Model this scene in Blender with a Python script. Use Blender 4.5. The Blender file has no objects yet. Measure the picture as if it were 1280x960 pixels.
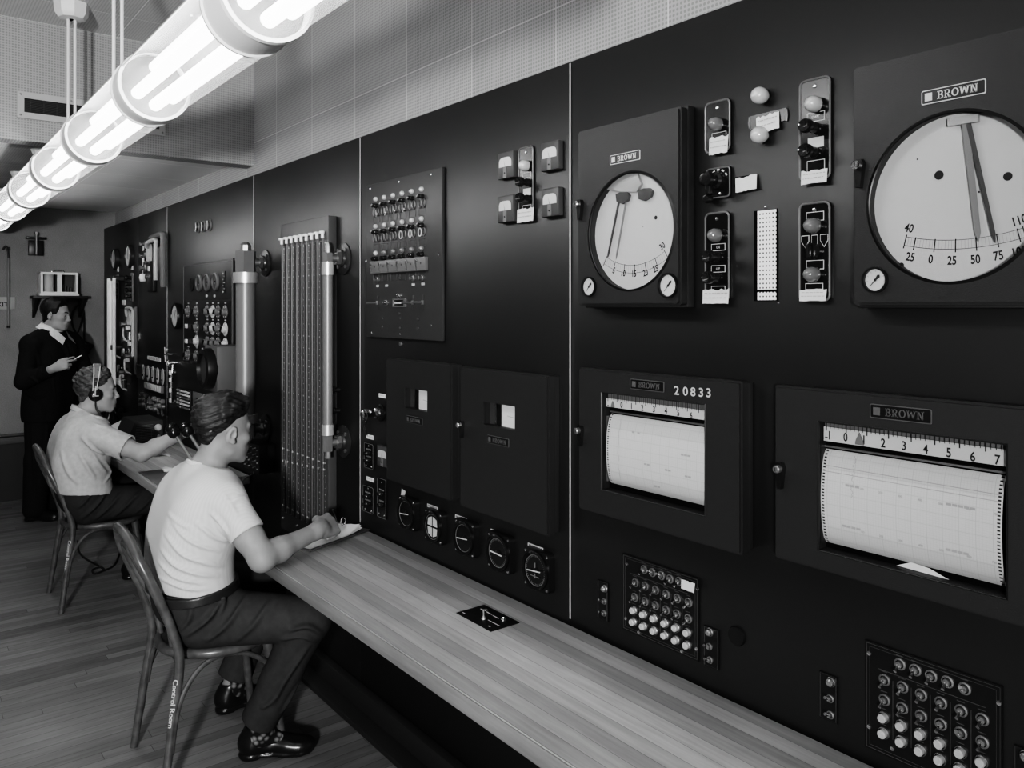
import bpy, bmesh, math, random
import numpy as np
from mathutils import Vector, Matrix

random.seed(7)
SC = bpy.context.scene
COL = SC.collection
PI = math.pi
# ---------------------------------------------------------------- survey
CAMH, CAMD = 1.67, 1.56            # eye height, distance of the camera from the instrument wall (y = 0)
FPX, CX, CY = 1000.0, 640.0, 383.0
TH = math.atan(0.78)
SN, CS = math.sin(TH), math.cos(TH)


def at(px, py, y=0.0):
    """point of the vertical plane y = const that the survey photo shows at px, py"""
    t = (px - CX) / FPX
    zc = (y + CAMD) / (CS * t + SN)
    return Vector((zc * (SN * t - CS), y, CAMH - (py - CY) / FPX * zc))


def at_z(px, py, z):
    """point of the level plane z = const"""
    t = (px - CX) / FPX
    zc = (CAMH - z) * FPX / (py - CY)
    return Vector((zc * (SN * t - CS), zc * (CS * t + SN) - CAMD, z))


# ---------------------------------------------------------------- materials
MATS = {}


def lin(v):
    v = v / 255.0
    return v / 12.92 if v <= 0.04045 else ((v + 0.055) / 1.055) ** 2.4


def mat(name, g, rough=0.5, metal=0.0, spec=0.5, bump=None, emit=0.0, noise=None, coat=0.0):
    """grey principled material; bump = (scale, strength, distance); noise = (scale, low, high) mottling"""
    m = bpy.data.materials.new(name)
    m.use_nodes = True
    nt = m.node_tree
    b = nt.nodes['Principled BSDF']
    b.inputs['Base Color'].default_value = (g, g, g, 1)
    b.inputs['Roughness'].default_value = rough
    b.inputs['Metallic'].default_value = metal
    b.inputs['Specular IOR Level'].default_value = spec
    b.inputs['Coat Weight'].default_value = coat
    if emit:
        b.inputs['Emission Color'].default_value = (1, 1, 1, 1)
        b.inputs['Emission Strength'].default_value = emit
    tc = None
    if bump or noise:
        tc = nt.nodes.new('ShaderNodeTexCoord')
    if noise:
        n = nt.nodes.new('ShaderNodeTexNoise')
        n.inputs['Scale'].default_value = noise[0]
        n.inputs['Detail'].default_value = 5
        nt.links.new(tc.outputs['Object'], n.inputs['Vector'])
        r = nt.nodes.new('ShaderNodeMapRange')
        r.inputs['From Min'].default_value = 0.3
        r.inputs['From Max'].default_value = 0.7
        r.inputs['To Min'].default_value = g * noise[1]
        r.inputs['To Max'].default_value = g * noise[2]
        nt.links.new(n.outputs['Fac'], r.inputs['Value'])
        nt.links.new(r.outputs['Result'], b.inputs['Base Color'])
    if bump:
        n = nt.nodes.new('ShaderNodeTexNoise')
        n.inputs['Scale'].default_value = bump[0]
        n.inputs['Detail'].default_value = 3
        nt.links.new(tc.outputs['Object'], n.inputs['Vector'])
        bp = nt.nodes.new('ShaderNodeBump')
        bp.inputs['Strength'].default_value = bump[1]
        bp.inputs['Distance'].default_value = bump[2]
        nt.links.new(n.outputs['Fac'], bp.inputs['Height'])
        nt.links.new(bp.outputs['Normal'], b.inputs['Normal'])
    MATS[name] = m
    return m


class NB:
    """small node-graph helper"""

    def __init__(s, name, rough=0.6, spec=0.5):
        s.m = bpy.data.materials.new(name)
        s.m.use_nodes = True
        s.nt = s.m.node_tree
        s.b = s.nt.nodes['Principled BSDF']
        s.b.inputs['Roughness'].default_value = rough
        s.b.inputs['Specular IOR Level'].default_value = spec
        MATS[name] = s.m
        s.tc = s.n('ShaderNodeTexCoord')

    def n(s, t, **kw):
        x = s.nt.nodes.new(t)
        for k, v in kw.items():
            setattr(x, k, v)
        return x

    def set(s, inp, v):
        if isinstance(v, bpy.types.NodeSocket):
            s.nt.links.new(v, inp)
        else:
            inp.default_value = v

    def math(s, op, a, b=0.0, c=0.0):
        x = s.n('ShaderNodeMath', operation=op)
        s.set(x.inputs[0], a)
        s.set(x.inputs[1], b)
        s.set(x.inputs[2], c)
        return x.outputs[0]

    def sep(s, v):
        x = s.n('ShaderNodeSeparateXYZ')
        s.set(x.inputs[0], v)
        return x.outputs

    def comb(s, a, b, c):
        x = s.n('ShaderNodeCombineXYZ')
        s.set(x.inputs[0], a)
        s.set(x.inputs[1], b)
        s.set(x.inputs[2], c)
        return x.outputs[0]

    def noise(s, vec, scale, detail=4.0, rough=0.55):
        x = s.n('ShaderNodeTexNoise')
        s.set(x.inputs['Vector'], vec)
        x.inputs['Scale'].default_value = scale
        x.inputs['Detail'].default_value = detail
        x.inputs['Roughness'].default_value = rough
        return x.outputs['Fac']

    def white(s, vec):
        x = s.n('ShaderNodeTexWhiteNoise', noise_dimensions='3D')
        s.set(x.inputs['Vector'], vec)
        return x.outputs['Value']

    def rng(s, v, a, b, c, d):
        x = s.n('ShaderNodeMapRange')
        s.set(x.inputs[0], v)
        for i, q in enumerate((a, b, c, d)):
            s.set(x.inputs[i + 1], q)
        return x.outputs[0]

    def bump(s, h, strength, dist):
        x = s.n('ShaderNodeBump')
        s.set(x.inputs['Height'], h)
        x.inputs['Strength'].default_value = strength
        x.inputs['Distance'].default_value = dist
        s.nt.links.new(x.outputs['Normal'], s.b.inputs['Normal'])

    def color(s, v):
        s.set(s.b.inputs['Base Color'], v)


def acoustic(name, g, axes, tile, origin, pitch=0.0128, hole=0.33):
    """perforated acoustic tile: axes pick the two object axes, tile = sizes, origin = a joint"""
    q = NB(name, 0.85, 0.2)
    o = q.sep(q.tc.outputs['Object'])
    u = q.math('SUBTRACT', o[axes[0]], origin[0])
    v = q.math('SUBTRACT', o[axes[1]], origin[1])

    def cell(w, p):
        f = q.math('FRACT', q.math('DIVIDE', w, p))
        return q.math('SUBTRACT', f, 0.5)
    cu, cv = cell(u, pitch), cell(v, pitch)
    r2 = q.math('ADD', q.math('MULTIPLY', cu, cu), q.math('MULTIPLY', cv, cv))
    dot = q.math('LESS_THAN', r2, hole * hole)

    def joint(w, p):
        f = q.math('ABSOLUTE', cell(w, p))
        return q.math('GREATER_THAN', f, 0.5 - 0.0022 / p)
    j = q.math('MAXIMUM', joint(u, tile[0]), joint(v, tile[1]))
    iu = q.math('FLOOR', q.math('DIVIDE', u, tile[0]))
    iv = q.math('FLOOR', q.math('DIVIDE', v, tile[1]))
    w = q.white(q.comb(iu, iv, 3.3))
    base = q.rng(w, 0, 1, g * 0.93, g * 1.05)
    base = q.math('MULTIPLY', base, q.rng(q.noise(q.tc.outputs['Object'], 1.4), 0.3, 0.7, 0.93, 1.06))
    nj = q.math('SUBTRACT', 1.0, j)
    dk = q.math('MULTIPLY', dot, nj)
    c = q.math('MULTIPLY', base, q.math('SUBTRACT', 1.0, q.math('MULTIPLY', dk, 0.27)))
    c = q.math('MULTIPLY', c, q.math('ADD', 1.0, q.math('MULTIPLY', j, 0.4)))
    q.color(c)
    return q.m


def planks(name, axis_len, axis_w, width, length, g0, g1, rough, spec, grain=(3, 90), gap=0.03, seed=0.0):
    q = NB(name, rough, spec)
    o = q.sep(q.tc.outputs['Object'])
    w = q.math('DIVIDE', o[axis_w], width)
    iw = q.math('FLOOR', w)
    fw = q.math('FRACT', w)
    off = q.math('MULTIPLY', q.white(q.comb(iw, seed, 1.7)), length)
    l = q.math('DIVIDE', q.math('ADD', o[axis_len], off), length)
    il = q.math('FLOOR', l)
    fl = q.math('FRACT', l)
    tone = q.white(q.comb(iw, il, seed + 5.1))
    sc = [grain[1], grain[1], grain[1]]
    sc[axis_len] = grain[0]
    mp = q.n('ShaderNodeMapping')
    q.set(mp.inputs['Vector'], q.tc.outputs['Object'])
    mp.inputs['Scale'].default_value = sc
    add = q.n('ShaderNodeVectorMath', operation='ADD')
    q.set(add.inputs[0], mp.outputs[0])
    q.set(add.inputs[1], q.comb(q.math('MULTIPLY', iw, 7.31), q.math('MULTIPLY', il, 3.17), 0.0))
    gr = q.noise(add.outputs[0], 1.0, 6.0, 0.6)
    big = q.noise(q.tc.outputs['Object'], 2.2, 4.0)
    c = q.rng(q.math('POWER', tone, 0.55), 0, 1, g0, g1)
    c = q.math('MULTIPLY', c, q.rng(gr, 0.3, 0.7, 0.82, 1.14))
    c = q.math('MULTIPLY', c, q.rng(big, 0.3, 0.7, 0.85, 1.12))
    e = q.math('MINIMUM', fw, q.math('SUBTRACT', 1.0, fw))
    e2 = q.math('MINIMUM', fl, q.math('SUBTRACT', 1.0, fl))
    line = q.math('MAXIMUM', q.math('LESS_THAN', e, gap), q.math('LESS_THAN', e2, gap * width / length))
    c = q.math('MULTIPLY', c, q.math('SUBTRACT', 1.0, q.math('MULTIPLY', line, 0.55)))
    q.color(c)
    q.bump(q.math('SUBTRACT', gr, line), 0.25, 0.001)
    return q.m


mat('panel_paint', 0.0095, 0.42, 0, 1.0, bump=(9, 0.03, 0.01), noise=(1.6, 0.85, 1.15))
mat('panel_edge', 0.42, 0.4, 0.2)
mat('case_crackle', 0.024, 0.5, 0, 0.7, bump=(420, 0.32, 0.0012))
mat('black', 0.012, 0.35)
mat('black_gloss', 0.011, 0.18, 0, 0.5)
mat('void', 0.004, 0.9, 0, 0.1)
mat('dark_grey', 0.06, 0.45)
mat('mid_grey', 0.2, 0.5, bump=(300, 0.15, 0.001))
mat('light_grey', 0.45, 0.45)
mat('white_paint', 0.72, 0.4)
mat('dial_white', 0.46, 0.35)
mat('paper', 0.6, 0.75, bump=(60, 0.1, 0.002))
mat('tape', 0.56, 0.7, bump=(120, 0.25, 0.002))
mat('ink', 0.02, 0.6)
mat('ink_grey', 0.32, 0.6)
mat('chrome', 0.75, 0.16, 1.0)
mat('steel', 0.42, 0.34, 1.0)
mat('dull_steel', 0.3, 0.45, 0.85, noise=(8, 0.8, 1.2))
mat('engrave', 0.5, 0.5)
mat('lamp_lens', 0.42, 0.2, 0, 0.6, coat=0.6)
mat('lamp_dark', 0.16, 0.14, 0, 0.6, coat=0.8)
mat('bakelite', 0.018, 0.16, 0, 0.6)
mat('rubber', 0.02, 0.7)
mat('louver_white', 0.78, 0.35)
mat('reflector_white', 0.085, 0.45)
mat('chairwood', 0.088, 0.3, 0, 0.5, noise=(26, 0.7, 1.35))
mat('chalk', 0.5, 0.9)
mat('tube_glow', 0.9, 0.5, emit=8.0)

mat('plain_wall', 0.3, 0.8)
mat('dado_dark', 0.03, 0.5)
mat('rail_grey', 0.12, 0.5)
mat('tube_cap', 0.75, 0.4)
mat('light_faint', 0.10, 0.5)
mat('rim_grey', 0.22, 0.3, 0.5)
mat('pointer_grey', 0.2, 0.4)
mat('pointer_dark', 0.07, 0.4)
mat('mount_grey', 0.35, 0.35, 0.3)
mat('pointer_mid', 0.14, 0.5)
mat('button_pale', 0.42, 0.5)
mat('panel_line', 0.075, 0.5)
mat('panel_line2', 0.16, 0.4)
mat('case_smooth', 0.07, 0.4)
mat('mid_dark', 0.14, 0.4)
mat('plate_grey', 0.05, 0.4, bump=(200, .05, .001))
mat('rack_grey', 0.14, 0.45)
mat('board_grey', 0.075, 0.42, bump=(60, .06, .002))
mat('board_rib', 0.1, 0.35)
mat('tube_grey', 0.21, 0.38, 0.2)
mat('tube_dark', 0.07, 0.35, 0.3)
mat('brass_pale', 0.55, 0.35, 0.6)
mat('flange_dark', 0.045, 0.3, 0.2)
mat('case_mid', 0.10, 0.5, bump=(300, .15, .001))
mat('plate_dark', 0.022, 0.42)
mat('clip_brown', 0.08, 0.5)
mat('sign_pale', 0.36, 0.6)


def glass(name, tint, refl=0.08, rough=0.03):
    """thin pane: mostly transparent, a little mirror"""
    m = bpy.data.materials.new(name)
    m.use_nodes = True
    nt = m.node_tree
    nt.nodes.remove(nt.nodes['Principled BSDF'])
    out = nt.nodes['Material Output']
    tr = nt.nodes.new('ShaderNodeBsdfTransparent')
    tr.inputs[0].default_value = (tint, tint, tint, 1)
    gl = nt.nodes.new('ShaderNodeBsdfGlossy')
    gl.inputs['Roughness'].default_value = rough
    mx = nt.nodes.new('ShaderNodeMixShader')
    fr = nt.nodes.new('ShaderNodeLayerWeight')
    fr.inputs['Blend'].default_value = refl
    nt.links.new(fr.outputs['Fresnel'], mx.inputs[0])
    nt.links.new(tr.outputs[0], mx.inputs[1])
    nt.links.new(gl.outputs[0], mx.inputs[2])
    nt.links.new(mx.outputs[0], out.inputs[0])
    MATS[name] = m
    return m


glass('pane', 0.96, 0.12)


def frosted(name, clear, g):
    m = bpy.data.materials.new(name)
    m.use_nodes = True
    nt = m.node_tree
    nt.nodes.remove(nt.nodes['Principled BSDF'])
    out = nt.nodes['Material Output']
    tr = nt.nodes.new('ShaderNodeBsdfTransparent')
    tl = nt.nodes.new('ShaderNodeBsdfTranslucent')
    tl.inputs[0].default_value = (g, g, g, 1)
    mx = nt.nodes.new('ShaderNodeMixShader')
    mx.inputs[0].default_value = 1 - clear
    nt.links.new(tr.outputs[0], mx.inputs[1])
    nt.links.new(tl.outputs[0], mx.inputs[2])
    nt.links.new(mx.outputs[0], out.inputs[0])
    MATS[name] = m
    return m


frosted('ribbed_plastic', 0.66, 0.2)


# ---------------------------------------------------------------- mesh builder
def frame_of(d):
    d = Vector(d).normalized()
    a = Vector((0, 0, 1)) if abs(d.z) < 0.9 else Vector((1, 0, 0))
    u = d.cross(a).normalized()
    return u, d.cross(u).normalized()


def spline(pts, n=8, closed=False):
    """Catmull-Rom through pts"""
    pts = [Vector(p) for p in pts]
    out = []
    m = len(pts)
    rng = range(m) if closed else range(m - 1)
    for i in rng:
        g = (lambda k: pts[k % m]) if closed else (lambda k: pts[min(max(k, 0), m - 1)])
        p0, p1, p2, p3 = g(i - 1), g(i), g(i + 1), g(i + 2)
        for j in range(n):
            t = j / n
            out.append(0.5 * ((2 * p1) + (p2 - p0) * t + (2 * p0 - 5 * p1 + 4 * p2 - p3) * t * t + (3 * p1 - p0 - 3 * p2 + p3) * t ** 3))
    if not closed:
        out.append(pts[-1])
    return out


def rrect(cx, cz, w, h, r, n=5):
    """rounded rectangle polygon in the x-z plane, counter-clockwise seen from -y"""
    o = []
    for sx, sz, a0 in ((1, 1, 0), (-1, 1, 90), (-1, -1, 180), (1, -1, 270)):
        for i in range(n + 1):
            a = math.radians(a0 + 90 * i / n)
            o.append((cx + sx * (w / 2 - r) + r * math.cos(a), cz + sz * (h / 2 - r) + r * math.sin(a)))
    return o


def circ(cx, cz, r, n=48, rz=None):
    return [(cx + r * math.cos(2 * PI * i / n), cz + (rz or r) * math.sin(2 * PI * i / n)) for i in range(n)]


_TXT = {}


def text_geo(s, bold=False):
    if s not in _TXT:
        c = bpy.data.curves.new('txt', 'FONT')
        c.body = s
        c.size = 1.0
        c.offset = 0.018
        c.align_x = 'CENTER'
        c.align_y = 'CENTER'
        c.resolution_u = 4
        o = bpy.data.objects.new('txt', c)
        COL.objects.link(o)
        dg = bpy.context.evaluated_depsgraph_get()
        me = bpy.data.meshes.new_from_object(o.evaluated_get(dg))
        v = [tuple(x.co) for x in me.vertices]
        f = [tuple(p.vertices) for p in me.polygons]
        bpy.data.objects.remove(o)
        bpy.data.curves.remove(c)
        bpy.data.meshes.remove(me)
        xs = [p[0] for p in v] or [0]
        ys = [p[1] for p in v] or [0]
        mx, my = (min(xs) + max(xs)) / 2, (min(ys) + max(ys)) / 2
        hh = (max(ys) - min(ys)) or 1
        v = [((p[0] - mx) / hh, (p[1] - my) / hh) for p in v]
        _TXT[s] = (v, f)
    return _TXT[s]


# slab-serif capitals for the maker's plates: strokes in a 0..w x 0..1 box
def slab_letters():
    L = {}
    T, S = 0.17, 0.11

    def bar(x0, z0, x1, z1):
        return [(x0, z0), (x1, z0), (x1, z1), (x0, z1)]

    def arc(cx, cz, rx, rz, a0, a1, t, n=10):
        o = []
        for i in range(n + 1):
            a = math.radians(a0 + (a1 - a0) * i / n)
            o.append(((cx + rx * math.cos(a), cz + rz * math.sin(a)), (cx + (rx - t) * math.cos(a), cz + (rz - S) * math.sin(a))))
        return [[o[i][0], o[i + 1][0], o[i + 1][1], o[i][1]] for i in range(n)]

    def diag(x0, z0, x1, z1, t):
        return [(x0 - t / 2, z0), (x0 + t / 2, z0), (x1 + t / 2, z1), (x1 - t / 2, z1)]
    L['B'] = (0.72, [bar(.1, 0, .1 + T, 1), bar(0, 0, .45, S), bar(0, 1 - S, .43, 1), bar(.1, .47, .45, .47 + S)] + arc(.43, .755, .27, .245, -90, 90, T) + arc(.44, .265, .29, .265, -90, 90, T))
    L['R'] = (0.8, [bar(.1, 0, .1 + T, 1), bar(0, 0, .38, S), bar(0, 1 - S, .43, 1), bar(.1, .44, .45, .44 + S), diag(.62, 0, .42, .5, T), bar(.5, 0, .82, S)] + arc(.43, .73, .28, .27, -90, 90, T))
    L['O'] = (0.84, arc(.42, .5, .42, .5, 0, 360, T, 24))
    L['W'] = (1.12, [diag(.3, 0, .12, 1, T), diag(.3, 0, .52, .9, T * .8), diag(.8, 0, .56, .9, T * .8), diag(.8, 0, 1.0, 1, T), bar(-.04, 1 - S, .32, 1), bar(.82, 1 - S, 1.16, 1)])
    L['N'] = (0.86, [bar(.1, 0, .1 + T * .8, 1), bar(.64, 0, .64 + T * .8, 1), diag(.2, 1, .68, 0, T), bar(0, 0, .34, S), bar(-.02, 1 - S, .26, 1), bar(.54, 1 - S, .88, 1)])
    return L


SLAB = slab_letters()


class MB:
    def __init__(s):
        s.bm = bmesh.new()
        s.ms = []

    def mi(s, m):
        if m not in s.ms:
            s.ms.append(m)
        return s.ms.index(m)

    def _f(s, vs, m):
        try:
            f = s.bm.faces.new(vs)
            f.material_index = s.mi(m)
            f.smooth = True
            return f
        except ValueError:
            return None

    def box(s, c, d, m, bev=0.0, rot=None, seg=2):
        cx, cy, cz = c
        hx, hy, hz = d[0] / 2, d[1] / 2, d[2] / 2
        t = bmesh.new()
        bmesh.ops.create_cube(t, size=1.0)
        bmesh.ops.scale(t, vec=Vector(d), verts=t.verts)
        if bev:
            bmesh.ops.bevel(t, geom=list(t.edges), offset=bev, segments=seg, affect='EDGES', profile=0.5)
        M = Matrix.Translation(Vector(c))
        if rot is not None:
            M = M @ (rot if isinstance(rot, Matrix) else Matrix.Rotation(rot, 4, 'Z'))
        bmesh.ops.transform(t, matrix=M, verts=t.verts)
        s.merge(t, m)
        return s

    def merge(s, t, m=None):
        mp = {v: s.bm.verts.new(v.co) for v in t.verts}
        for f in t.faces:
            s._f([mp[v] for v in f.verts], m)
        t.free()

    def raw(s, vs, fs, m):
        mp = [s.bm.verts.new(v) for v in vs]
        for f in fs:
            s._f([mp[i] for i in f], m)
        return s

    def tube(s, pts, r, m, seg=10, closed=False, cap=True):
        pts = [Vector(p) for p in pts]
        n = len(pts)
        rr = r if isinstance(r, (list, tuple)) else [r] * n
        rings = []
        pu = None
        for i, p in enumerate(pts):
            a = pts[(i - 1) % n] if (closed or i > 0) else p
            b = pts[(i + 1) % n] if (closed or i < n - 1) else p
            d = (b - a)
            if d.length < 1e-9:
                d = Vector((0, 0, 1))
            d.normalize()
            if pu is None:
                u, v = frame_of(d)
            else:
                u = pu - d * pu.dot(d)
                if u.length < 1e-6:
                    u, v = frame_of(d)
                u.normalize()
                v = d.cross(u)
            pu = u
            rings.append([s.bm.verts.new(p + (u * math.cos(2 * PI * k / seg) + v * math.sin(2 * PI * k / seg)) * rr[i]) for k in range(seg)])
        for i in range(n if closed else n - 1):
            A, B = rings[i], rings[(i + 1) % n]
            for k in range(seg):
                s._f([A[k], A[(k + 1) % seg], B[(k + 1) % seg], B[k]], m)
        if cap and not closed:
            s._f(list(reversed(rings[0])), m)
            s._f(rings[-1], m)
        return s

    def cyl(s, p0, p1, r0, m, r1=None, seg=20):
        return s.tube([p0, p1], [r0, r0 if r1 is None else r1], m, seg)

    def lathe(s, prof, org, axis, m, seg=28):
        """prof = [(radius, distance along axis)], axis a direction"""
        org, axis = Vector(org), Vector(axis).normalized()
        u, v = frame_of(axis)
        rings = []
        for r, h in prof:
            c = org + axis * h
            if r < 1e-6:
                rings.append([s.bm.verts.new(c)])
            else:
                rings.append([s.bm.verts.new(c + (u * math.cos(2 * PI * k / seg) + v * math.sin(2 * PI * k / seg)) * r) for k in range(seg)])
        for A, B in zip(rings, rings[1:]):
            if len(A) == 1 and len(B) == 1:
                continue
            for k in range(seg):
                k2 = (k + 1) % seg
                if len(A) == 1:
                    s._f([A[0], B[k2], B[k]], m)
                elif len(B) == 1:
                    s._f([A[k], A[k2], B[0]], m)
                else:
                    s._f([A[k], A[k2], B[k2], B[k]], m)
        return s

    def prism(s, poly, y0, y1, m):
        """polygon (x, z) from y0 (back) to y1 (front, more negative)"""
        a = [s.bm.verts.new((x, y1, z)) for x, z in poly]
        b = [s.bm.verts.new((x, y0, z)) for x, z in poly]
        s._f(a, m)
        s._f(list(reversed(b)), m)
        n = len(poly)
        for i in range(n):
            s._f([a[i], b[i], b[(i + 1) % n], a[(i + 1) % n]], m)
        return s

    def holed(s, outer, hole, y0, y1, m):
        """plate between two closed star-shaped polygons (x, z) about the hole's centre"""
        cx = sum(p[0] for p in hole) / len(hole)
        cz = sum(p[1] for p in hole) / len(hole)

        def hit(poly, a):
            dx, dz = math.cos(a), math.sin(a)
            best = None
            for i in range(len(poly)):
                x0, z0 = poly[i][0] - cx, poly[i][1] - cz
                x1, z1 = poly[(i + 1) % len(poly)][0] - cx, poly[(i + 1) % len(poly)][1] - cz
                ex, ez = x1 - x0, z1 - z0
                den = dx * ez - dz * ex
                if abs(den) < 1e-12:
                    continue
                t = (x0 * ez - z0 * ex) / den
                w = (x0 * dz - z0 * dx) / den
                if t > 0 and -1e-6 <= w <= 1 + 1e-6 and (best is None or t < best):
                    best = t
            return (cx + dx * best, cz + dz * best)
        ang = sorted({round(math.atan2(p[1] - cz, p[0] - cx), 6) for p in list(outer) + list(hole)})
        A, B = [hit(outer, a) for a in ang], [hit(hole, a) for a in ang]
        n = len(ang)
        of = [s.bm.verts.new((x, y1, z)) for x, z in A]
        hf = [s.bm.verts.new((x, y1, z)) for x, z in B]
        ob = [s.bm.verts.new((x, y0, z)) for x, z in A]
        hb = [s.bm.verts.new((x, y0, z)) for x, z in B]
        for i in range(n):
            j = (i + 1) % n
            s._f([of[i], of[j], hf[j], hf[i]], m)
            s._f([of[j], of[i], ob[i], ob[j]], m)
            s._f([hf[i], hf[j], hb[j], hb[i]], m)
            s._f([hb[i], hb[j], ob[j], ob[i]], m)
        return s

    def flat(s, poly, y, m):
        s._f([s.bm.verts.new((x, y, z)) for x, z in poly], m)
        return s

    def text(s, t, x, z, h, y, m, sx=1.0, ang=0.0, M=None, mirror=False):
        """flat lettering of height h centred at x, z on the plane y, readable from -y"""
        v, f = text_geo(t)
        ca, sa = math.cos(ang), math.sin(ang)
        vs = []
        for a, b in v:
            a, b = a * h * sx, b * h
            p = Vector((x + a * ca - b * sa, y, z + a * sa + b * ca))
            vs.append(M @ p if M is not None else p)
        return s.raw(vs, f, m)

    def brown(s, x, z, h, y, m, dep=0.0012):
        """maker's lettering with its little square mark"""
        gap = 0.1
        tot = sum(SLAB[c][0] for c in 'BROWN') + gap * 4
        x0 = x - tot * h / 2 * 1.0
        for c in 'BROWN':
            w, st = SLAB[c]
            for poly in st:
                pp = [(x0 + a * h, z - h / 2 + b * h) for a, b in poly]
                s.prism(pp, y, y - dep, m)
            x0 += (w + gap) * h
        return tot * h

    def xform(s, M):
        bmesh.ops.transform(s.bm, matrix=M, verts=s.bm.verts)
        return s

    def build(s, name, parent=None, sharp=35, loc=None, kind=None, label=None):
        me = bpy.data.meshes.new(name)
        bmesh.ops.recalc_face_normals(s.bm, faces=s.bm.faces)
        s.bm.to_mesh(me)
        s.bm.free()
        for m in s.ms:
            me.materials.append(MATS[m])
        if sharp is not None:
            me.set_sharp_from_angle(angle=math.radians(sharp))
        o = bpy.data.objects.new(name, me)
        COL.objects.link(o)
        if parent is not None:
            o.parent = parent
        if loc is not None:
            o.location = loc
        if kind:
            o['kind'] = kind
        if label:
            o['label'] = label
        return o


def tag(o, label, cat, group=None):
    o['label'] = label
    o['category'] = cat
    if group:
        o['group'] = group
    return o


def thing(name, label, cat, loc=(0, 0, 0), group=None, rz=0.0):
    o = bpy.data.objects.new(name, None)
    o.empty_display_size = 0.05
    COL.objects.link(o)
    o.location = loc
    o.rotation_euler = (0, 0, rz)
    return tag(o, label, cat, group)


def copy_tree(o, parent=None):
    c = o.copy()
    COL.objects.link(c)
    if parent is not None:
        c.parent = parent
    for ch in list(o.children):
        copy_tree(ch, c)
    return c
# ---------------------------------------------------------------- the room
XB, XF, YW, YL, ZC = -8.1, 2.2, 0.10, -3.6, 3.07
XS, ZS, ZL = -4.54, 2.478, 2.54               # drop of the ceiling: face and underside
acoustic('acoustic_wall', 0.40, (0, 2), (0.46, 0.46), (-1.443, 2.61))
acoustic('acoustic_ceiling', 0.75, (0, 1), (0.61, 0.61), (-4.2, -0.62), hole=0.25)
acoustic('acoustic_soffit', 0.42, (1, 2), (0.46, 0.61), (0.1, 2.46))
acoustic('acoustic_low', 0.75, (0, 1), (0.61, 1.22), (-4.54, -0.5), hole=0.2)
q = NB('wall_cloth', 0.8, 0.2)
o_ = q.tc.outputs['Object']
q.color(q.math('MULTIPLY', q.rng(q.noise(o_, 3.0), 0.3, 0.7, 0.23, 0.28), q.rng(q.noise(o_, 160.0, 2.0), 0.3, 0.7, 0.85, 1.15)))
planks('floorboards', 1, 0, 0.057, 1.5, 0.15, 0.25, 0.42, 0.4, grain=(4, 70), gap=0.02)


def struct(name, mb, **k):
    return mb.build(name, kind='structure', **k)


struct('floor', MB().box(((XB + XF) / 2, (YW + YL) / 2, -0.05), (XF - XB, YW - YL, 0.1), 'floorboards'))
struct('ceiling', MB().box(((XS + XF) / 2, (YW + YL) / 2, ZC + 0.05), (XF - XS, YW - YL, 0.1), 'acoustic_ceiling'))
m = MB()
m.box(((XB + XS) / 2 - .06, (YW + YL) / 2, ZL + 0.05), (XS - XB - .12, YW - YL, 0.1), 'acoustic_low')
struct('ceiling_lowered', m)
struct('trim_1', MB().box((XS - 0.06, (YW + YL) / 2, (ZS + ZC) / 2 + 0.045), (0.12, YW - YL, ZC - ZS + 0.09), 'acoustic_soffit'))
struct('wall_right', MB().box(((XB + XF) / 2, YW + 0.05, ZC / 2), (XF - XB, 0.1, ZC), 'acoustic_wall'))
struct('wall_back', MB().box((XB - 0.05, (YW + YL) / 2, ZC / 2), (0.1, YW - YL + 0.2, ZC), 'wall_cloth'))
struct('wall_left', MB().box(((XB + XF) / 2, YL - 0.05, ZC / 2), (XF - XB + 0.2, 0.1, ZC), 'plain_wall'))
struct('wall_front', MB().box((XF + 0.05, (YW + YL) / 2, ZC / 2), (0.1, YW - YL + 0.2, ZC), 'plain_wall'))
struct('baseboard_back', MB().box((XB + 0.02, (YW + YL) / 2, 0.245), (0.04, YW - YL, 0.49), 'dado_dark'))
m = MB()
m.box((XB + 0.028, (YW + YL) / 2, 0.52), (0.056, YW - YL, 0.06), 'rail_grey', 0.008)
m.box((XB + 0.034, (YW + YL) / 2, 0.565), (0.03, YW - YL, 0.02), 'rail_grey', 0.006)
struct('trim_2', m)

# ---------------------------------------------------------------- panel sections
ZP = 2.38
edges = [130, 172.5, 209, 317, 450, 712]
xs = [at(e, 383).x for e in edges] + [0.75]
PLAB = ['black control panel section at the far end of the wall with a white tube column',
        'narrow black control panel section carrying the row of five oval meters',
        'black control panel section behind the two gripped levers with the switch matrix',
        'black control panel section carrying the tall manometer board and sight tubes',
        'black control panel section with the annunciator plate and two tall closed recorder doors',
        'nearest wide black control panel section with the round dial and strip chart recorders']
PANELS = []
for i in range(6):
    w = xs[i + 1] - xs[i]
    t = thing('switchboard_section', PLAB[i], 'panel', (xs[i], 0, 0), 'control panel sections')
    m = MB()
    m.box((w / 2, 0.05, ZP / 2), (w - 0.003, 0.099, ZP), 'panel_paint', 0.002)
    m.build('sheet', t)
    if i in (2, 3, 4, 5):
        MB().box((0.004, -0.0015, (ZP + .76) / 2), (0.006, 0.003, ZP - 0.77), 'panel_edge', 0.001).build('joint_strip', t)
    PANELS.append(t)
m = MB()
m.box(((xs[0] + xs[6]) / 2, -0.02, 0.05), (xs[6] - xs[0], 0.04, 0.10), 'dado_dark', 0.004)
m.box(((xs[0] + xs[6]) / 2, -0.055, 0.012), (xs[6] - xs[0], 0.11, 0.024), 'dado_dark', 0.006)
struct('baseboard_right', m)

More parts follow.
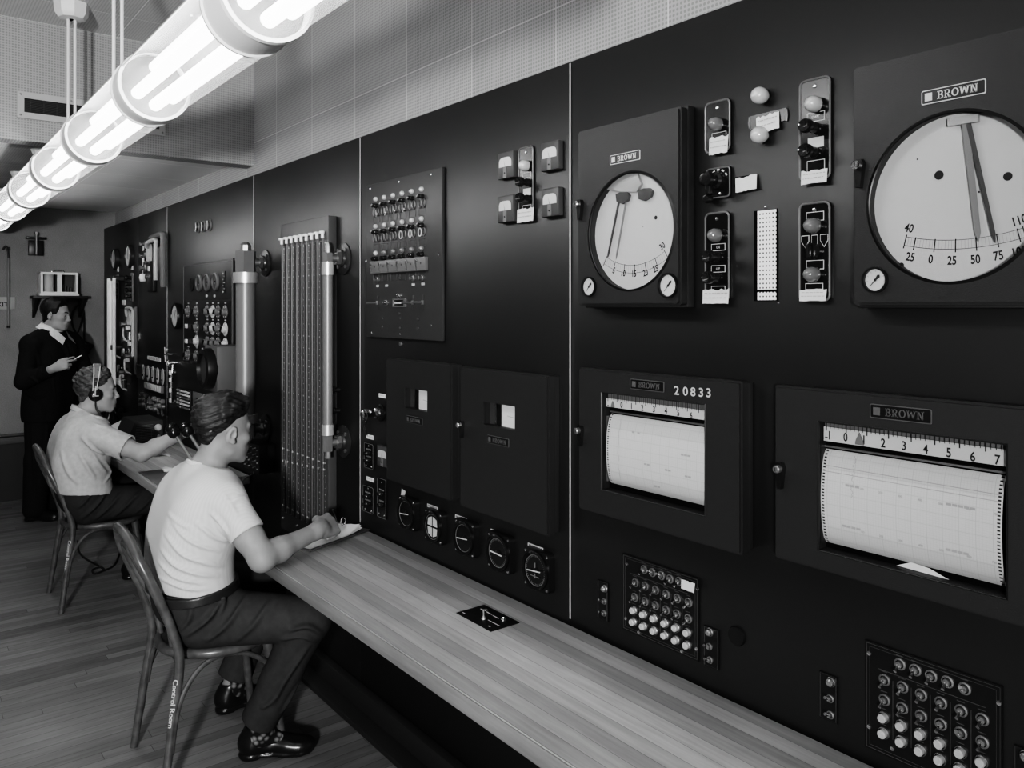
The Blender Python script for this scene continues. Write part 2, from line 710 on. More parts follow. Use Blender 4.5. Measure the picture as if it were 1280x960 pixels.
# ---------------------------------------------------------------- worktops
planks('maple', 0, 1, 0.047, 40.0, 0.26, 0.54, 0.4, 0.4, grain=(3.5, 60), gap=0.014, seed=2.0)
planks('maple_edge_shade', 0, 1, 0.047, 40.0, 0.2, 0.26, 0.4, 0.4, grain=(3.5, 60), gap=0.0, seed=4.0)  # darker copy of the maple: shade of the front edge painted into the colour
TZ, TF = 0.75, -0.485


def worktop(x0, x1, label):
    t = thing('worktop', label, 'worktop', ((x0 + x1) / 2, TF / 2, 0), 'laminated wooden worktops')
    w = x1 - x0
    MB().box((0, -0.0015, TZ - 0.0225), (w, -TF - 0.013, 0.045), 'maple', 0.002).build('top', t)
    MB().box((0, TF / 2 + 0.0025, TZ - 0.0235), (w, 0.005, 0.043), 'maple_edge_shade', 0.001).build('shaded_front_strip', t)  # thin strip added along the front to carry the painted edge shade
    for sx in np.linspace(-w / 2 + 0.25, w / 2 - 0.25, max(2, int(w / 1.1) + 1)):
        m = MB()
        vs = [(sx - .012, -TF / 2 - .0045, .72 - .016), (sx + .012, -TF / 2 - .0045, .72 - .016), (sx + .012, TF / 2 + .1, .704), (sx - .012, TF / 2 + .1, .704),
              (sx - .012, -TF / 2 - .004, .38), (sx + .012, -TF / 2 - .004, .38), (sx + .012, TF / 2 + .1, .66), (sx - .012, TF / 2 + .1, .66)]
        m.raw(vs, [(0, 1, 2, 3), (7, 6, 5, 4), (0, 3, 7, 4), (1, 5, 6, 2), (3, 2, 6, 7), (0, 4, 5, 1)], 'dado_dark')
        m.build('bracket', t)
    return t


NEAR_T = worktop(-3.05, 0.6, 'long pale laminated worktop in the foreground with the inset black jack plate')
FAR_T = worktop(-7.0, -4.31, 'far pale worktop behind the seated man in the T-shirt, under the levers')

# ---------------------------------------------------------------- ceiling light run
FX_Y, FX_Z, FX_R = -0.89, 2.37, 0.106
JX = [-1.81 + .945 - .945 * k for k in range(8)]
FXT = thing('fluorescent_light_run', 'long tubular white fluorescent light run hung from the ceiling', 'light', (0, FX_Y, FX_Z))
for i, x in enumerate(JX):
    big = 0.07 if i < 2 else 0.055
    ew = big if i < len(JX) - 1 else 0.03
    m = MB()
    prof = [(FX_R - .006, -ew), (FX_R + .004, -ew), (FX_R + .006, -ew + .012), (FX_R + .001, -ew + .016), (FX_R + .001, ew - .016), (FX_R + .006, ew - .012), (FX_R + .004, ew), (FX_R - .006, ew)]
    m.lathe(prof, (x, 0, 0), (1, 0, 0), 'louver_white', 40)
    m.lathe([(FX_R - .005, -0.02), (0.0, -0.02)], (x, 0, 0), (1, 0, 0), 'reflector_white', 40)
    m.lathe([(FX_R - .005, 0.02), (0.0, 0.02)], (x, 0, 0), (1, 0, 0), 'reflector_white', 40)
    m.build('ring_band', FXT)
for i in range(len(JX) - 1):
    x1, x0 = JX[i] - (0.07 if i < 2 else 0.055) + .004, JX[i + 1] + (0.07 if i + 1 < 2 else 0.055) - .004
    for a in (-150, -90, -30, 90):
        r = 0.06
        y, z = r * math.cos(math.radians(a)), r * math.sin(math.radians(a))
        m = MB()
        m.lathe([(0, 0), (.0185, 0), (.0185, x1 - x0), (0, x1 - x0)], (x0, y, z), (1, 0, 0), 'tube_glow', 14)
        tb = m.build('lamp_tube', FXT)
    m = MB()
    n = 40
    a0, a1 = -200, 20          # clear ribbed sleeve round the lower part, white reflector above
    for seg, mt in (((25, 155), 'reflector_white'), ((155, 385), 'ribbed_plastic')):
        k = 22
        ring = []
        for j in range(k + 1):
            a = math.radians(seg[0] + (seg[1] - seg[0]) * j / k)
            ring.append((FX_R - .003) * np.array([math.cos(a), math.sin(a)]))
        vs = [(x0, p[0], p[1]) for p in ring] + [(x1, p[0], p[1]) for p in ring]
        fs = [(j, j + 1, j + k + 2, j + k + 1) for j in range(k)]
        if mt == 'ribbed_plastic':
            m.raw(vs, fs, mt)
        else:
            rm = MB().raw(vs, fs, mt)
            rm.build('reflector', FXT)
    for a in (25, 155):
        y, z = FX_R * math.cos(math.radians(a)), FX_R * math.sin(math.radians(a))
        m.tube([(x0, y, z), (x1, y, z)], .0028, 'louver_white', 6)
    m.build('sleeve', FXT)
for i, x in enumerate(JX[:-1]):
    x = x - .4725
    if x < XS - .1:
        top = ZL
    else:
        top = ZC
    zt = top - FX_Z
    m = MB()
    for s in (-1, 1):
        m.tube([(x, s * .014, FX_R - .004), (x, s * .014, zt - .01)], .0065, 'louver_white', 10)
    m.build('hanger_rod', FXT)
    m = MB()
    m.lathe([(.02, -.075), (.055, -.07), (.07, -.05), (.075, 0), (0, 0)] if zt > .4 else [(.02, -.03), (.04, -.028), (.05, 0), (0, 0)], (x, 0, zt), (0, 0, 1), 'louver_white', 8)
    m.build('canopy', FXT)

# ---------------------------------------------------------------- air grille on the drop of the ceiling
def on_x(px, py, x):
    """point of the plane x = const"""
    t = (px - CX) / FPX
    zc = x / (SN * t - CS)
    return Vector((x, zc * (CS * t + SN) - CAMD, CAMH - (py - CY) / FPX * zc))


a, b = on_x(21, 114, XS), on_x(206, 166, XS)
g0, g1 = on_x(27, 147, XS), on_x(21, 114, XS)
gy0, gy1, gz1, gz0 = a.y, b.y, a.z, on_x(21, 147, XS).z
t = thing('air_grille', 'long rectangular air grille with dark louvres on the dropped ceiling face', 'vent', (XS, (gy0 + gy1) / 2, (gz0 + gz1) / 2))
w, h = gy1 - gy0, gz1 - gz0
m = MB()
m.holed([(-w / 2, -h / 2), (w / 2, -h / 2), (w / 2, h / 2), (-w / 2, h / 2)], [(-w / 2 + .03, -h / 2 + .03), (w / 2 - .03, -h / 2 + .03), (w / 2 - .03, h / 2 - .03), (-w / 2 + .03, h / 2 - .03)], 0, -.012, 'light_grey')
m.xform(Matrix.Rotation(PI / 2, 4, 'Z'))
m.build('frame', t)
m = MB()
m.box((.002, 0, 0), (.002, w - .04, h - .04), 'void')
for k in range(11):
    z = -h / 2 + .035 + (h - .07) * k / 10
    m.box((.007, 0, z), (.008, w - .05, .004), 'dark_grey', rot=Matrix.Rotation(math.radians(30), 4, 'Y'))
for k in range(1, 12):
    m.box((.009, -w / 2 + w * k / 12, 0), (.003, .003, h - .05), 'dark_grey')
m.build('louvres', t)
for sy in (-1, -0.33, 0.33, 1):
    for sz in (-1, 1):
        m = MB()
        m.lathe([(0.005, 0), (.005, .002), (0, .004)], (.012, sy * (w / 2 - .014), sz * (h / 2 - .014)), (1, 0, 0), 'dull_steel', 8)
        m.build('screw', t)
# ---------------------------------------------------------------- instruments of the two near sections
class Ins:
    """an instrument thing on the panel: origin on the panel face, local x right, z up, -y out"""

    def __init__(s, name, label, cat, px, py, group=None, y=0.0):
        o = at(px, py, y)
        s.o = o
        s.t = thing(name, label, cat, (o.x, 0, o.z), group)

    def L(s, px, py, p=0.0):
        w = at(px, py, -p)
        return (w.x - s.o.x, w.z - s.o.z)

    def rect(s, x0, y0, x1, y1, p=0.0):
        """x0,y0 = left edge and its top; x1,y1 = right edge and its bottom -> cx, cz, w, h"""
        a, b = s.L(x0, y0, p), s.L(x1, y1, p)
        return ((a[0] + b[0]) / 2, (a[1] + b[1]) / 2, b[0] - a[0], a[1] - b[1])

    def part(s, name, mb, parent=None, label=None):
        return mb.build(name, parent or s.t, label=label)


def screw(m, x, y, z, r=.0035, mt='chrome'):
    m.lathe([(r, 0), (r * .8, .0018), (0, .0026)], (x, y, z), (0, -1, 0), mt, 10)


def box_poly(cx, cz, w, h):
    return [(cx - w / 2, cz - h / 2), (cx + w / 2, cz - h / 2), (cx + w / 2, cz + h / 2), (cx - w / 2, cz + h / 2)]


def plate_brown(ins, cx, cz, w, y, parent, faint=False):
    """maker's plate"""
    h = w * 0.235
    m = MB()
    m.prism(rrect(cx, cz, w, h, h * .12), y, y - .002, 'engrave' if not faint else 'light_faint')
    m.prism(rrect(cx, cz, w - h * .14, h - h * .14, h * .08), y, y - .0024, 'black')
    lm = 'engrave' if not faint else 'light_faint'
    x0 = cx - w / 2 + h * .25
    m.prism(box_poly(x0 + h * .25, cz, h * .5, h * .56), y, y - .003, lm)
    m.brown(cx + h * .3, cz, h * .56, y - .002, lm)
    return ins.part('nameplate', m, parent)




def lock(ins, x, z, y, parent, bright=True):
    m = MB()
    m.prism([(x - .009, z + .012), (x - .004, z - .035), (x + .004, z - .035), (x + .010, z + .012), (x + .006, z + .02), (x - .005, z + .02)], y, y - .012, 'black')
    m.lathe([(.0085, 0), (.0085, .012), (.006, .015), (0, .015)], (x, y - .01, z + .008), (0, -1, 0), 'chrome' if bright else 'dull_steel', 16)
    m.box((x, y - .0252, z + .008), (.0015, .001, .008), 'ink')
    return ins.part('lock', m, parent)


def paper_tape(ins, cx, cz, w, h, y, ang=0.0, parent=None, curl=.004, seed=0, name='paper_label', wr=True):
    """torn bit of white tape with pencilled lines"""
    rnd = random.Random(seed)
    n = 10
    top = [(-w / 2 + w * i / n, h / 2 + rnd.uniform(-1, 1) * h * .07) for i in range(n + 1)]
    m = MB()
    vs, fs = [], []
    ca, sa = math.cos(ang), math.sin(ang)
    for i in range(n + 1):
        for j, (x, z) in enumerate((top[i], (top[i][0], -h / 2 + rnd.uniform(-1, 1) * h * .03))):
            k = 0.0008 + curl * (j) * (0.4 + 0.6 * (i / n))
            vs.append((cx + x * ca - z * sa, y - k, cz + x * sa + z * ca))
    fs = [(2 * i, 2 * i + 1, 2 * i + 3, 2 * i + 2) for i in range(n)]
    m.raw(vs, fs, 'tape')
    if wr:
        for r in (.2, -.12):
            x = -w * .4
            while x < w * .38:
                l = rnd.uniform(.05, .14) * w
                kk = .0012 + curl * (.5 - r) + .0012
                p = [(x, r * h), (x + l, r * h), (x + l, r * h + h * .05), (x, r * h + h * .05)]
                m.raw([(cx + a * ca - b * sa, y - kk - .0006, cz + a * sa + b * ca) for a, b in p], [(0, 1, 2, 3)], 'ink_grey')
                x += l + w * .03
    return ins.part(name, m, parent)


def engraved(m, cx, cz, w, h, y, word=None, roof=False):
    """little black plate with a light border and word"""
    m.prism(box_poly(cx, cz, w, h), y, y - .001, 'engrave')
    m.prism(box_poly(cx, cz, w - .003, h - .003), y, y - .0014, 'black_gloss')
    if word:
        m.text(word, cx, cz, min(h * .42, .006), y - .0016, 'engrave', sx=0.8)


def pilot(m, x, z, r, y, lens, base='black'):
    m.lathe([(r * .95, 0), (r * .95, .008), (r * .8, .01)], (x, y, z), (0, -1, 0), base, 24)
    m.lathe([(r * .98, .008), (r, .016), (r * .92, .024), (r * .7, .031), (r * .35, .036), (0, .037)], (x, y, z), (0, -1, 0), lens, 24)


def pushknob(m, x, z, r, y, mt='bakelite'):
    m.lathe([(r * .8, 0), (r * .8, .012), (r * .62, .016), (r * .62, .026), (r, .03), (r, .042), (r * .86, .046), (r * .4, .041), (0, .04)], (x, y, z), (0, -1, 0), mt, 22)


def ring_station(ins, rc, rim_m='light_grey', pr=.006, r=.012):
    """pressed plate with raised bright rim"""
    cx, cz, w, h = rc
    m = MB()
    m.prism(rrect(cx, cz, w, h, r), 0, -pr, 'black_gloss')
    ins.part('face_plate', m)
    m = MB()
    m.tube([(x, -pr, z) for x, z in rrect(cx, cz, w - .004, h - .004, r)], .0026, 'rim_grey', 8, closed=True)
    ins.part('rim', m)




def station(label, px, items, rc_px, tape=None, seed=1, group='switch stations on the near panels', rim=True, name='switch_station'):
    ins = Ins(name, label, 'switch', px[0], px[1], group)
    rc = ins.rect(*rc_px)
    ring_station(ins, rc)
    cx, cz, w, h = rc
    y = -.006
    m = MB()
    screw(m, cx, y, cz + h / 2 - .017, .005)
    ins.part('screw', m)
    for it in items:
        k, qx, qy = it[:3]
        x, z = ins.L(qx, qy, .02 if k in ('lamp', 'dlamp', 'push', 'dpush') else .006)
        m = MB()
        R = min(.0175, w * .3)
        if k == 'lamp':
            pilot(m, x, z, R, y, 'lamp_lens')
            ins.part('pilot_lamp', m, label='lit pale pilot lamp')
        elif k == 'dlamp':
            pilot(m, x, z, R * .95, y, 'lamp_dark')
            ins.part('pilot_lamp', m, label='dark pilot lamp')
        elif k == 'push':
            pushknob(m, x, z, R * .85, y)
            ins.part('push_button', m)
        elif k == 'turn':
            m.lathe([(R, 0), (R, .008), (R * .8, .012), (0, .012)], (x, y, z), (0, -1, 0), 'bakelite', 22)
            m.box((x, y - .02, z), (.007, .02, R * 1.7), 'bakelite', .002)
            ins.part('turn_knob', m)
        elif k == 'plate':
            engraved(m, x, z, w * .56, it[4] if len(it) > 4 else .022, y, it[3])
            ins.part('legend_plate', m)
        elif k == 'grey':
            m.prism(box_poly(x, z, w * .5, .022), y, y - .0012, 'light_grey')
            ins.part('legend_plate', m, label='pale grey legend plate')
        elif k == 'roof':
            for dx, wd in ((-.3, .25), (0, .2), (.3, .25)):
                a, b, hh = w * (dx - wd / 2), w * (dx + wd / 2), .011
                if dx == 0:
                    P = [(a, -hh), (b, -hh), (b, hh), (a, hh)]
                else:
                    P = [(a, -hh * .2), ((a + b) / 2, -hh * 1.5), (b, -hh * .2), (b, hh), (a, hh)]
                m.prism([(x + u, z + v) for u, v in P], y, y - .001, 'engrave')
                sc = .86
                uc = (a + b) / 2
                m.prism([(x + uc + (u - uc) * sc, z + v * sc) for u, v in P], y, y - .0014, 'black_gloss')
            ins.part('legend_plate', m)
    if tape:
        tx, tz, tw, th = ins.rect(*tape, p=.01)
        paper_tape(ins, tx, tz, tw, th, -.0075, seed=seed)
    return ins


station('oblong switch station with one dark lamp, upper left beside the smaller round dial recorder', (899, 158),
        [('dlamp', 895, 155), ('plate', 899, 170, None, .018)], (883, 130, 915, 188), (886, 173, 910, 190), 1)
station('tall switch station with a lit lamp, left of the large round dial recorder', (1021, 160),
        [('lamp', 1017, 130), ('plate', 1020, 146, 'START', .02), ('push', 1015, 159), ('grey', 1020, 178), ('push', 1014.5, 190), ('plate', 1020, 207, None, .024)],
        (1001, 103, 1040.5, 223), (1001, 215, 1034, 227), 2)
station('tall switch station reading ON and OFF, left of the white perforated strip', (898, 320),
        [('dlamp', 894, 294), ('plate', 898, 309, 'ON', .017), ('push', 893.5, 321), ('plate', 898, 336, 'OFF', .017), ('push', 893, 347), ('plate', 898, 361, None, .014)],
        (883, 267, 914, 377), (878, 362, 911, 379.5), 3)
station('tall switch station with a turn knob, right of the white perforated strip', (1020, 315),
        [('plate', 1019, 270.5, None, .02), ('dlamp', 1015.5, 282), ('roof', 1018.5, 300), ('turn', 1018, 314), ('plate', 1019, 331, None, .02), ('dlamp', 1015, 343), ('plate', 1018, 358, None, .014)],
        (1000.5, 255, 1040, 377), (999, 362, 1033, 376), 4)
station('narrow switch station between the four small square meters', (659, 228),
        [('lamp', 656, 207), ('plate', 658.5, 219, None, .018), ('push', 657, 228), ('grey', 659, 240), ('push', 657, 248), ('plate', 659, 259, None, .014)],
        (650, 186, 668.6, 272), (646, 262.5, 667, 276), 5)

# the two bare pilot lamps, their taped plate, the rotary switch and its tape
for k, (px, py, lab) in enumerate(((955.5, 121, 'pale round pilot lamp above the taped slot plate'), (955, 170, 'pale round pilot lamp just below the taped slot plate'))):
    ins = Ins('pilot_lamp', lab, 'lamp', px, py, 'bare pilot lamps on the panel')
    m = MB()
    m.lathe([(.017, 0), (.017, .006), (.014, .008)], (0, 0, 0), (0, -1, 0), 'black', 24)
    ins.part('socket', m)
    m = MB()
    m.lathe([(.0165, .006), (.0195, .016), (.0185, .026), (.0135, .034), (.006, .038), (0, .0385)], (0, 0, 0), (0, -1, 0), 'lamp_lens', 28)
    ins.part('lens', m)
ins = Ins('slot_plate', 'black slot plate with a white paper label taped over it between two pilot lamps', 'plate', 961, 148)
cx, cz, w, h = ins.rect(938, 145, 984, 153)
m = MB()
m.prism([(cx - w / 2, cz - h * .5), (cx + w / 2, cz - h * .35), (cx + w / 2, cz + h * .5), (cx - w / 2, cz + h * .45)], 0, -.003, 'black_gloss')
ins.part('plate', m)
for sx in (-1, 1):
    m = MB()
    m.tube([(cx + sx * w / 2, -.003, cz - h * .4), (cx + sx * (w / 2 + .002), -.003, cz), (cx + sx * w / 2, -.003, cz + h * .4)], .0022, 'rim_grey', 6)
    ins.part('end_rim', m)
tx, tz, tw, th = ins.rect(944, 146, 973, 161, .01)
paper_tape(ins, tx, tz, tw, th, -.004, ang=.08, seed=8)
ins = Ins('rotary_switch', 'dark rotary selector switch with a projecting handle, under the single dark lamp station', 'switch', 898, 227)
cx, cz, w, h = ins.rect(884, 212, 915, 246)
m = MB()
m.prism(rrect(cx, cz, w, h, .008), 0, -.006, 'black_gloss')
ins.part('face_plate', m)
m = MB()
m.tube([(x, -.006, z) for x, z in rrect(cx, cz, w - .004, h - .004, .008)], .002, 'rim_grey', 8, closed=True)
ins.part('rim', m)
x, z = ins.L(898, 226, .006)
m = MB()
for a in range(-60, 80, 30):
    aa = math.radians(90 + a)
    m.box((x + .026 * math.cos(aa), -.0065, z + .026 * math.sin(aa)), (.007, .001, .004), 'engrave', rot=Matrix.Rotation(-(aa - PI / 2), 4, 'Y'))
ins.part('position_marks', m)
m = MB()
m.lathe([(.022, 0), (.02, .014), (.014, .018), (.014, .034), (.017, .038), (.017, .05), (.012, .056), (0, .057)], (x, -.006, z), (0, -1, 0), 'bakelite', 24)
m.box((x, -.04, z - .02), (.010, .02, .03), 'bakelite', .003)
ins.part('handle', m)
m = MB()
m.lathe([(.009, 0), (.011, .012), (.008, .02), (0, .021)], (cx - w * .3, -.006, cz - h * .5), (0, -1, 0), 'bakelite', 16)
screw(m, cx + w * .1, -.006, cz - h * .36, .004)
ins.part('screw_cap', m)
ins = Ins('paper_label', 'slanted white paper label on a black strip right of the rotary selector switch', 'label', 932, 229)
m = MB()
a = ins.rect(918, 224, 943, 233)
m.prism(box_poly(a[0], a[1] + .004, a[2], a[3]), 0, -.002, 'black_gloss')
ins.part('backing_strip', m)
a = ins.rect(919.5, 225, 946.5, 234, .004)
paper_tape(ins, a[0], a[1], a[2], a[3] + .01, -.003, ang=.05, seed=12, wr=False)

# white perforated strip behind a slot
ins = Ins('perforated_strip', 'white strip dotted with black holes in a tall narrow slot between two switch stations', 'strip', 957, 319)
cx, cz, w, h = ins.rect(943, 264, 972, 376)
m = MB()
q = NB('perforated', 0.6, 0.3)
o_ = q.sep(q.tc.outputs['Object'])
def _c(v, p):
    return q.math('SUBTRACT', q.math('FRACT', q.math('DIVIDE', v, p)), 0.5)
_u, _v = _c(o_[0], .0084), _c(o_[2], .0098)
q.color(q.math('SUBTRACT', 0.72, q.math('MULTIPLY', q.math('LESS_THAN', q.math('ADD', q.math('MULTIPLY', _u, _u), q.math('MULTIPLY', _v, _v)), .045), .7)))
m.prism(box_poly(cx, cz, w, h), 0, -.0012, 'void')
ins.part('slot', m)
m = MB()
m.prism(box_poly(cx + .004, cz + h * .06, w - .012, h * .87), -.0012, -.003, 'perforated')
m.prism(box_poly(cx + .004, cz - h * .447, w - .012, h * .09), -.0012, -.003, 'perforated')
ins.part('strip', m)
m = MB()
screw(m, cx, 0, cz + h / 2 + .006, .0035)
ins.part('screw', m)
m = MB()
screw(m, cx + w * .55, 0, cz - h / 2 - .005, .003)
ins.part('screw', m)


# ---------------------------------------------------------------- round dial recorders
def gauge_small(ins, x, z, r, y, parent, ang):
    m = MB()
    m.lathe([(r * 1.16, 0), (r * 1.16, .007), (r, .007), (r * .98, .0015)], (x, y, z), (0, -1, 0), 'black', 28)
    m.lathe([(r * .98, .0012), (0, .0012)], (x, y, z), (0, -1, 0), 'dial_white', 28)
    for k in range(9):
        a = math.radians(-40 + 260 * k / 8)
        c, s_ = math.cos(a), math.sin(a)
        m.raw([(x + c * r * .72 - s_ * .0006, y - .0018, z + s_ * r * .72 + c * .0006), (x + c * r * .72 + s_ * .0006, y - .0018, z + s_ * r * .72 - c * .0006),
               (x + c * r * .86 + s_ * .0006, y - .0018, z + s_ * r * .86 - c * .0006), (x + c * r * .86 - s_ * .0006, y - .0018, z + s_ * r * .86 + c * .0006)], [(0, 1, 2, 3)], 'ink_grey')
    c, s_ = math.cos(ang), math.sin(ang)
    pts = [(-r * .7, .0005), (0, .0012), (r * .45, .0035), (r * .62, .0), (r * .45, -.0035), (0, -.0012), (-r * .7, -.0005)]
    m.flat([(x + a * c - b * s_, z + a * s_ + b * c) for a, b in pts], y - .003, 'ink')
    m.lathe([(r * .13, 0), (0, .001)], (x, y - .003, z), (0, -1, 0), 'ink', 12)
    return ins.part('pressure_gauge', m, parent, label='small round white pressure gauge')


def circ3(a, b, c):
    ax, ay = a
    bx, by = b
    cx, cy = c
    d = 2 * (ax * (by - cy) + bx * (cy - ay) + cx * (ay - by))
    ux = ((ax * ax + ay * ay) * (by - cy) + (bx * bx + by * by) * (cy - ay) + (cx * cx + cy * cy) * (ay - by)) / d
    uy = ((ax * ax + ay * ay) * (cx - bx) + (bx * bx + by * by) * (ax - cx) + (cx * cx + cy * cy) * (bx - ax)) / d
    return ux, uy, math.hypot(ax - ux, ay - uy)


def dial_recorder(label, front, base_right, dial_px, dial_r, plate_px, plate_w, scale3, band, nmin, majors, nums, holes, gauges, lock_px, pointers, seed, inner=None):
    """front = left, top, right, bottom px of the door on the plane y = -.055"""
    P = .055
    ins = Ins('dial_recorder', label, 'recorder', dial_px[0], dial_px[1], 'round dial recorders')
    cx, cz, w, h = ins.rect(*front, p=P)
    m = MB()
    m.box((cx, -.013, cz), (w + .001, .026, h + .012), 'case_crackle', .003)
    ins.part('case', m)
    dx, dz = ins.L(dial_px[0], dial_px[1], P)
    # door: plate with round opening, rounded rim
    m = MB()
    hole = circ(dx, dz, dial_r, 96)
    m.holed(rrect(cx, cz, w, h, .008, 4), hole, -.027, -P + .006, 'case_crackle')
    m.holed(rrect(cx, cz, w - .010, h - .010, .006, 4), hole, -P + .008, -P, 'case_crackle')
    m.lathe([(dial_r - .002, .004), (dial_r + .0035, .0), (dial_r - .002, -.003)], (dx, -P, dz), (0, 1, 0), 'black', 96)
    door = ins.part('door', m)
    m = MB()
    yb = -.03
    m.flat(circ(dx, dz, dial_r, 64), yb, 'dial_white')
    # printed scale
    A = [ins.L(a, b, -yb) for a, b in scale3]
    ux, uz, R = circ3(*A)
    a0 = math.atan2(A[0][1] - uz, A[0][0] - ux)
    a1 = math.atan2(A[2][1] - uz, A[2][0] - ux)
    if a1 < a0:
        a1 += 2 * PI
    yf = yb - .0006

    def seg(a, r0, r1, t, mt='ink'):
        c, s_ = math.cos(a), math.sin(a)
        m.raw([(ux + c * r0 - s_ * t, yf, uz + s_ * r0 + c * t), (ux + c * r0 + s_ * t, yf, uz + s_ * r0 - c * t), (ux + c * r1 + s_ * t, yf, uz + s_ * r1 - c * t), (ux + c * r1 - s_ * t, yf, uz + s_ * r1 + c * t)], [(0, 1, 2, 3)], mt)
    for rr in (R, R + band):
        k = 40
        vs, fs = [], []
        for i in range(k + 1):
            a = a0 + (a1 - a0) * i / k
            for q_ in (-.0004, .0004):
                vs.append((ux + (rr + q_) * math.cos(a), yf, uz + (rr + q_) * math.sin(a)))
        m.raw(vs, [(2 * i, 2 * i + 1, 2 * i + 3, 2 * i + 2) for i in range(k)], 'ink')
    for i in range(nmin + 1):
        a = a0 + (a1 - a0) * i / nmin
        seg(a, R, R + band, .0003, 'ink_grey')
    for fr in majors:
        a = a0 + (a1 - a0) * fr
        seg(a, R - (.002 if 0 < fr < 1 else .004), R + band + .006, .0009)
    for tx, (qx, qy), hh in nums:
        x, z = ins.L(qx, qy, -yb)
        ang = math.atan2(z - uz, x - ux) + PI / 2
        m.text(tx, x, z, hh, yf, 'ink', sx=.74, ang=ang)
    for (qx, qy), r in holes:
        x, z = ins.L(qx, qy, -yb)
        m.flat(circ(x, z, r, 20), yf - .0002, 'ink')
    ins.part('dial_face', m)
    for pts, wd, mt in pointers:
        m = MB()
        (ax, az), (bx, bz) = [ins.L(a, b, -yb + .008) for a, b in pts]
        d = Vector((bx - ax, 0, bz - az))
        nrm = Vector((-d.z, 0, d.x)).normalized()
        a3, b3 = Vector((ax, yb - .008, az)), Vector((bx, yb - .006, bz))
        m.raw([a3 + nrm * wd, a3 - nrm * wd, a3.lerp(b3, .93) - nrm * wd * .8, b3, a3.lerp(b3, .93) + nrm * wd * .8], [(0, 1, 2, 3, 4)], mt)
        m.raw([v - Vector((0, .0016, 0)) for v in (a3 + nrm * wd, a3 - nrm * wd, a3.lerp(b3, .93) - nrm * wd * .8, b3, a3.lerp(b3, .93) + nrm * wd * .8)], [(0, 1, 2, 3, 4)], mt)
        ins.part('pointer', m)
    if inner:
        for kind, pts in inner:
            m = MB()
            vs = [ins.L(a, b, -yb + .01) for a, b in pts]
            m.prism(vs, yb - .004, yb - .012, kind)
            ins.part('pointer_mount', m)
    m = MB()
    m.flat(circ(dx, dz, dial_r - .001, 64), -P + .007, 'pane')
    ins.part('pane', m, door)
    x, z = ins.L(plate_px[0], plate_px[1], P)
    plate_brown(ins, x, z, plate_w, -P, door)
    for gx, gy, gr, ga in gauges:
        x, z = ins.L(gx, gy, P)
        gauge_small(ins, x, z, gr, -P, door, ga)
    x, z = ins.L(lock_px[0], lock_px[1], P + .01)
    lock(ins, x, z, -P, door)
    return ins


dial_recorder('smaller round dial recorder whose scale runs from 5 to 30', (721.5, 164.5, 850, 381.5), 862, (786.5, 289), .152, (781.5, 197), .106,
              ((758.5, 321.5), (794, 331.5), (831, 314)), .020, 30, [0, .167, .333, .5, .667, .833, 1.0],
              [('5', (767.5, 338), .017), ('10', (779.5, 341.5), .017), ('15', (793, 342), .017), ('20', (807, 341), .017), ('25', (819.5, 336), .017), ('30', (828, 307.5), .017)],
              [((820, 272), .005), ((741, 324), .006), ((757, 346), .004), ((804, 283.5), .0012)], [(737, 358.5, .0235, .85), (836, 357, .0265, .85)], (723.5, 259),
              [(((774, 252), (759, 323)), .0035, 'pointer_dark'), (((788, 222), (769.5, 325)), .003, 'pointer_grey')], 1,
              inner=[('pointer_dark', [(770, 243), (775, 240.5), (784, 240), (787, 244), (785, 251), (778, 255), (771, 252)]), ('pointer_dark', [(798, 238), (805, 235.5), (812, 235), (816, 239), (814, 246), (806, 251), (798.5, 249)]),
                     ('mount_grey', [(753, 236), (765, 222), (781, 217), (797, 217), (802, 230), (796, 240), (775, 240)])])
dial_recorder('large round dial recorder at the right edge with a scale up to 110', (1065, 85.5, 1320, 381), 1330, (1188, 246.5), .1535, (1191.5, 115.5), .11,
              ((1133, 296), (1195, 300), (1279, 285)), .0165, 36, [0, .09, .27, .45, .62, .79, .955, 1.0],
              [('40', (1136.5, 285), .0165), ('25', (1138, 321), .0165), ('0', (1163.5, 324), .0165), ('25', (1190, 325.5), .0165), ('50', (1219.5, 324), .0165), ('75', (1248, 319.5), .0165), ('100', (1275, 314), .0165), ('110', (1275, 275), .0165)],
              [((1174, 219), .0085), ((1260, 220.5), .0075), ((1147, 199), .0016), ((1224, 240), .0018), ((1127, 331.5), .005), ((1097, 300), .003)], [(1095, 350, .0215, .85)], (1073, 212),
              [(((1206, 146), (1223, 302)), .0062, 'pointer_grey'), (((1209, 146), (1244, 304)), .0042, 'pointer_dark')], 2,
              inner=[('mount_grey', [(1185, 148), (1223, 142), (1223, 152), (1185, 158)])])


# ---------------------------------------------------------------- strip chart recorders
q = NB('chart_paper', 0.7, 0.25)
o_ = q.sep(q.tc.outputs['UV'])
def _ln(v, n, t):
    f_ = q.math('ABSOLUTE', q.math('SUBTRACT', q.math('FRACT', q.math('MULTIPLY', v, n)), 0.5))
    return q.math('LESS_THAN', f_, t)
gr = q.math('MAXIMUM', _ln(o_[0], 60.0, .05), _ln(o_[1], 48.0, .05))
g2 = q.math('MAXIMUM', _ln(o_[0], 12.0, .02), _ln(o_[1], 8.0, .02))
side = q.math('GREATER_THAN', q.math('ABSOLUTE', q.math('SUBTRACT', o_[0], 0.5)), 0.468)
k = q.math('MULTIPLY', q.math('MAXIMUM', q.math('MULTIPLY', gr, 0.10), q.math('MULTIPLY', g2, 0.16)), q.math('SUBTRACT', 1.0, side))
c0 = q.math('MULTIPLY', 0.47, q.math('SUBTRACT', 1.0, k))
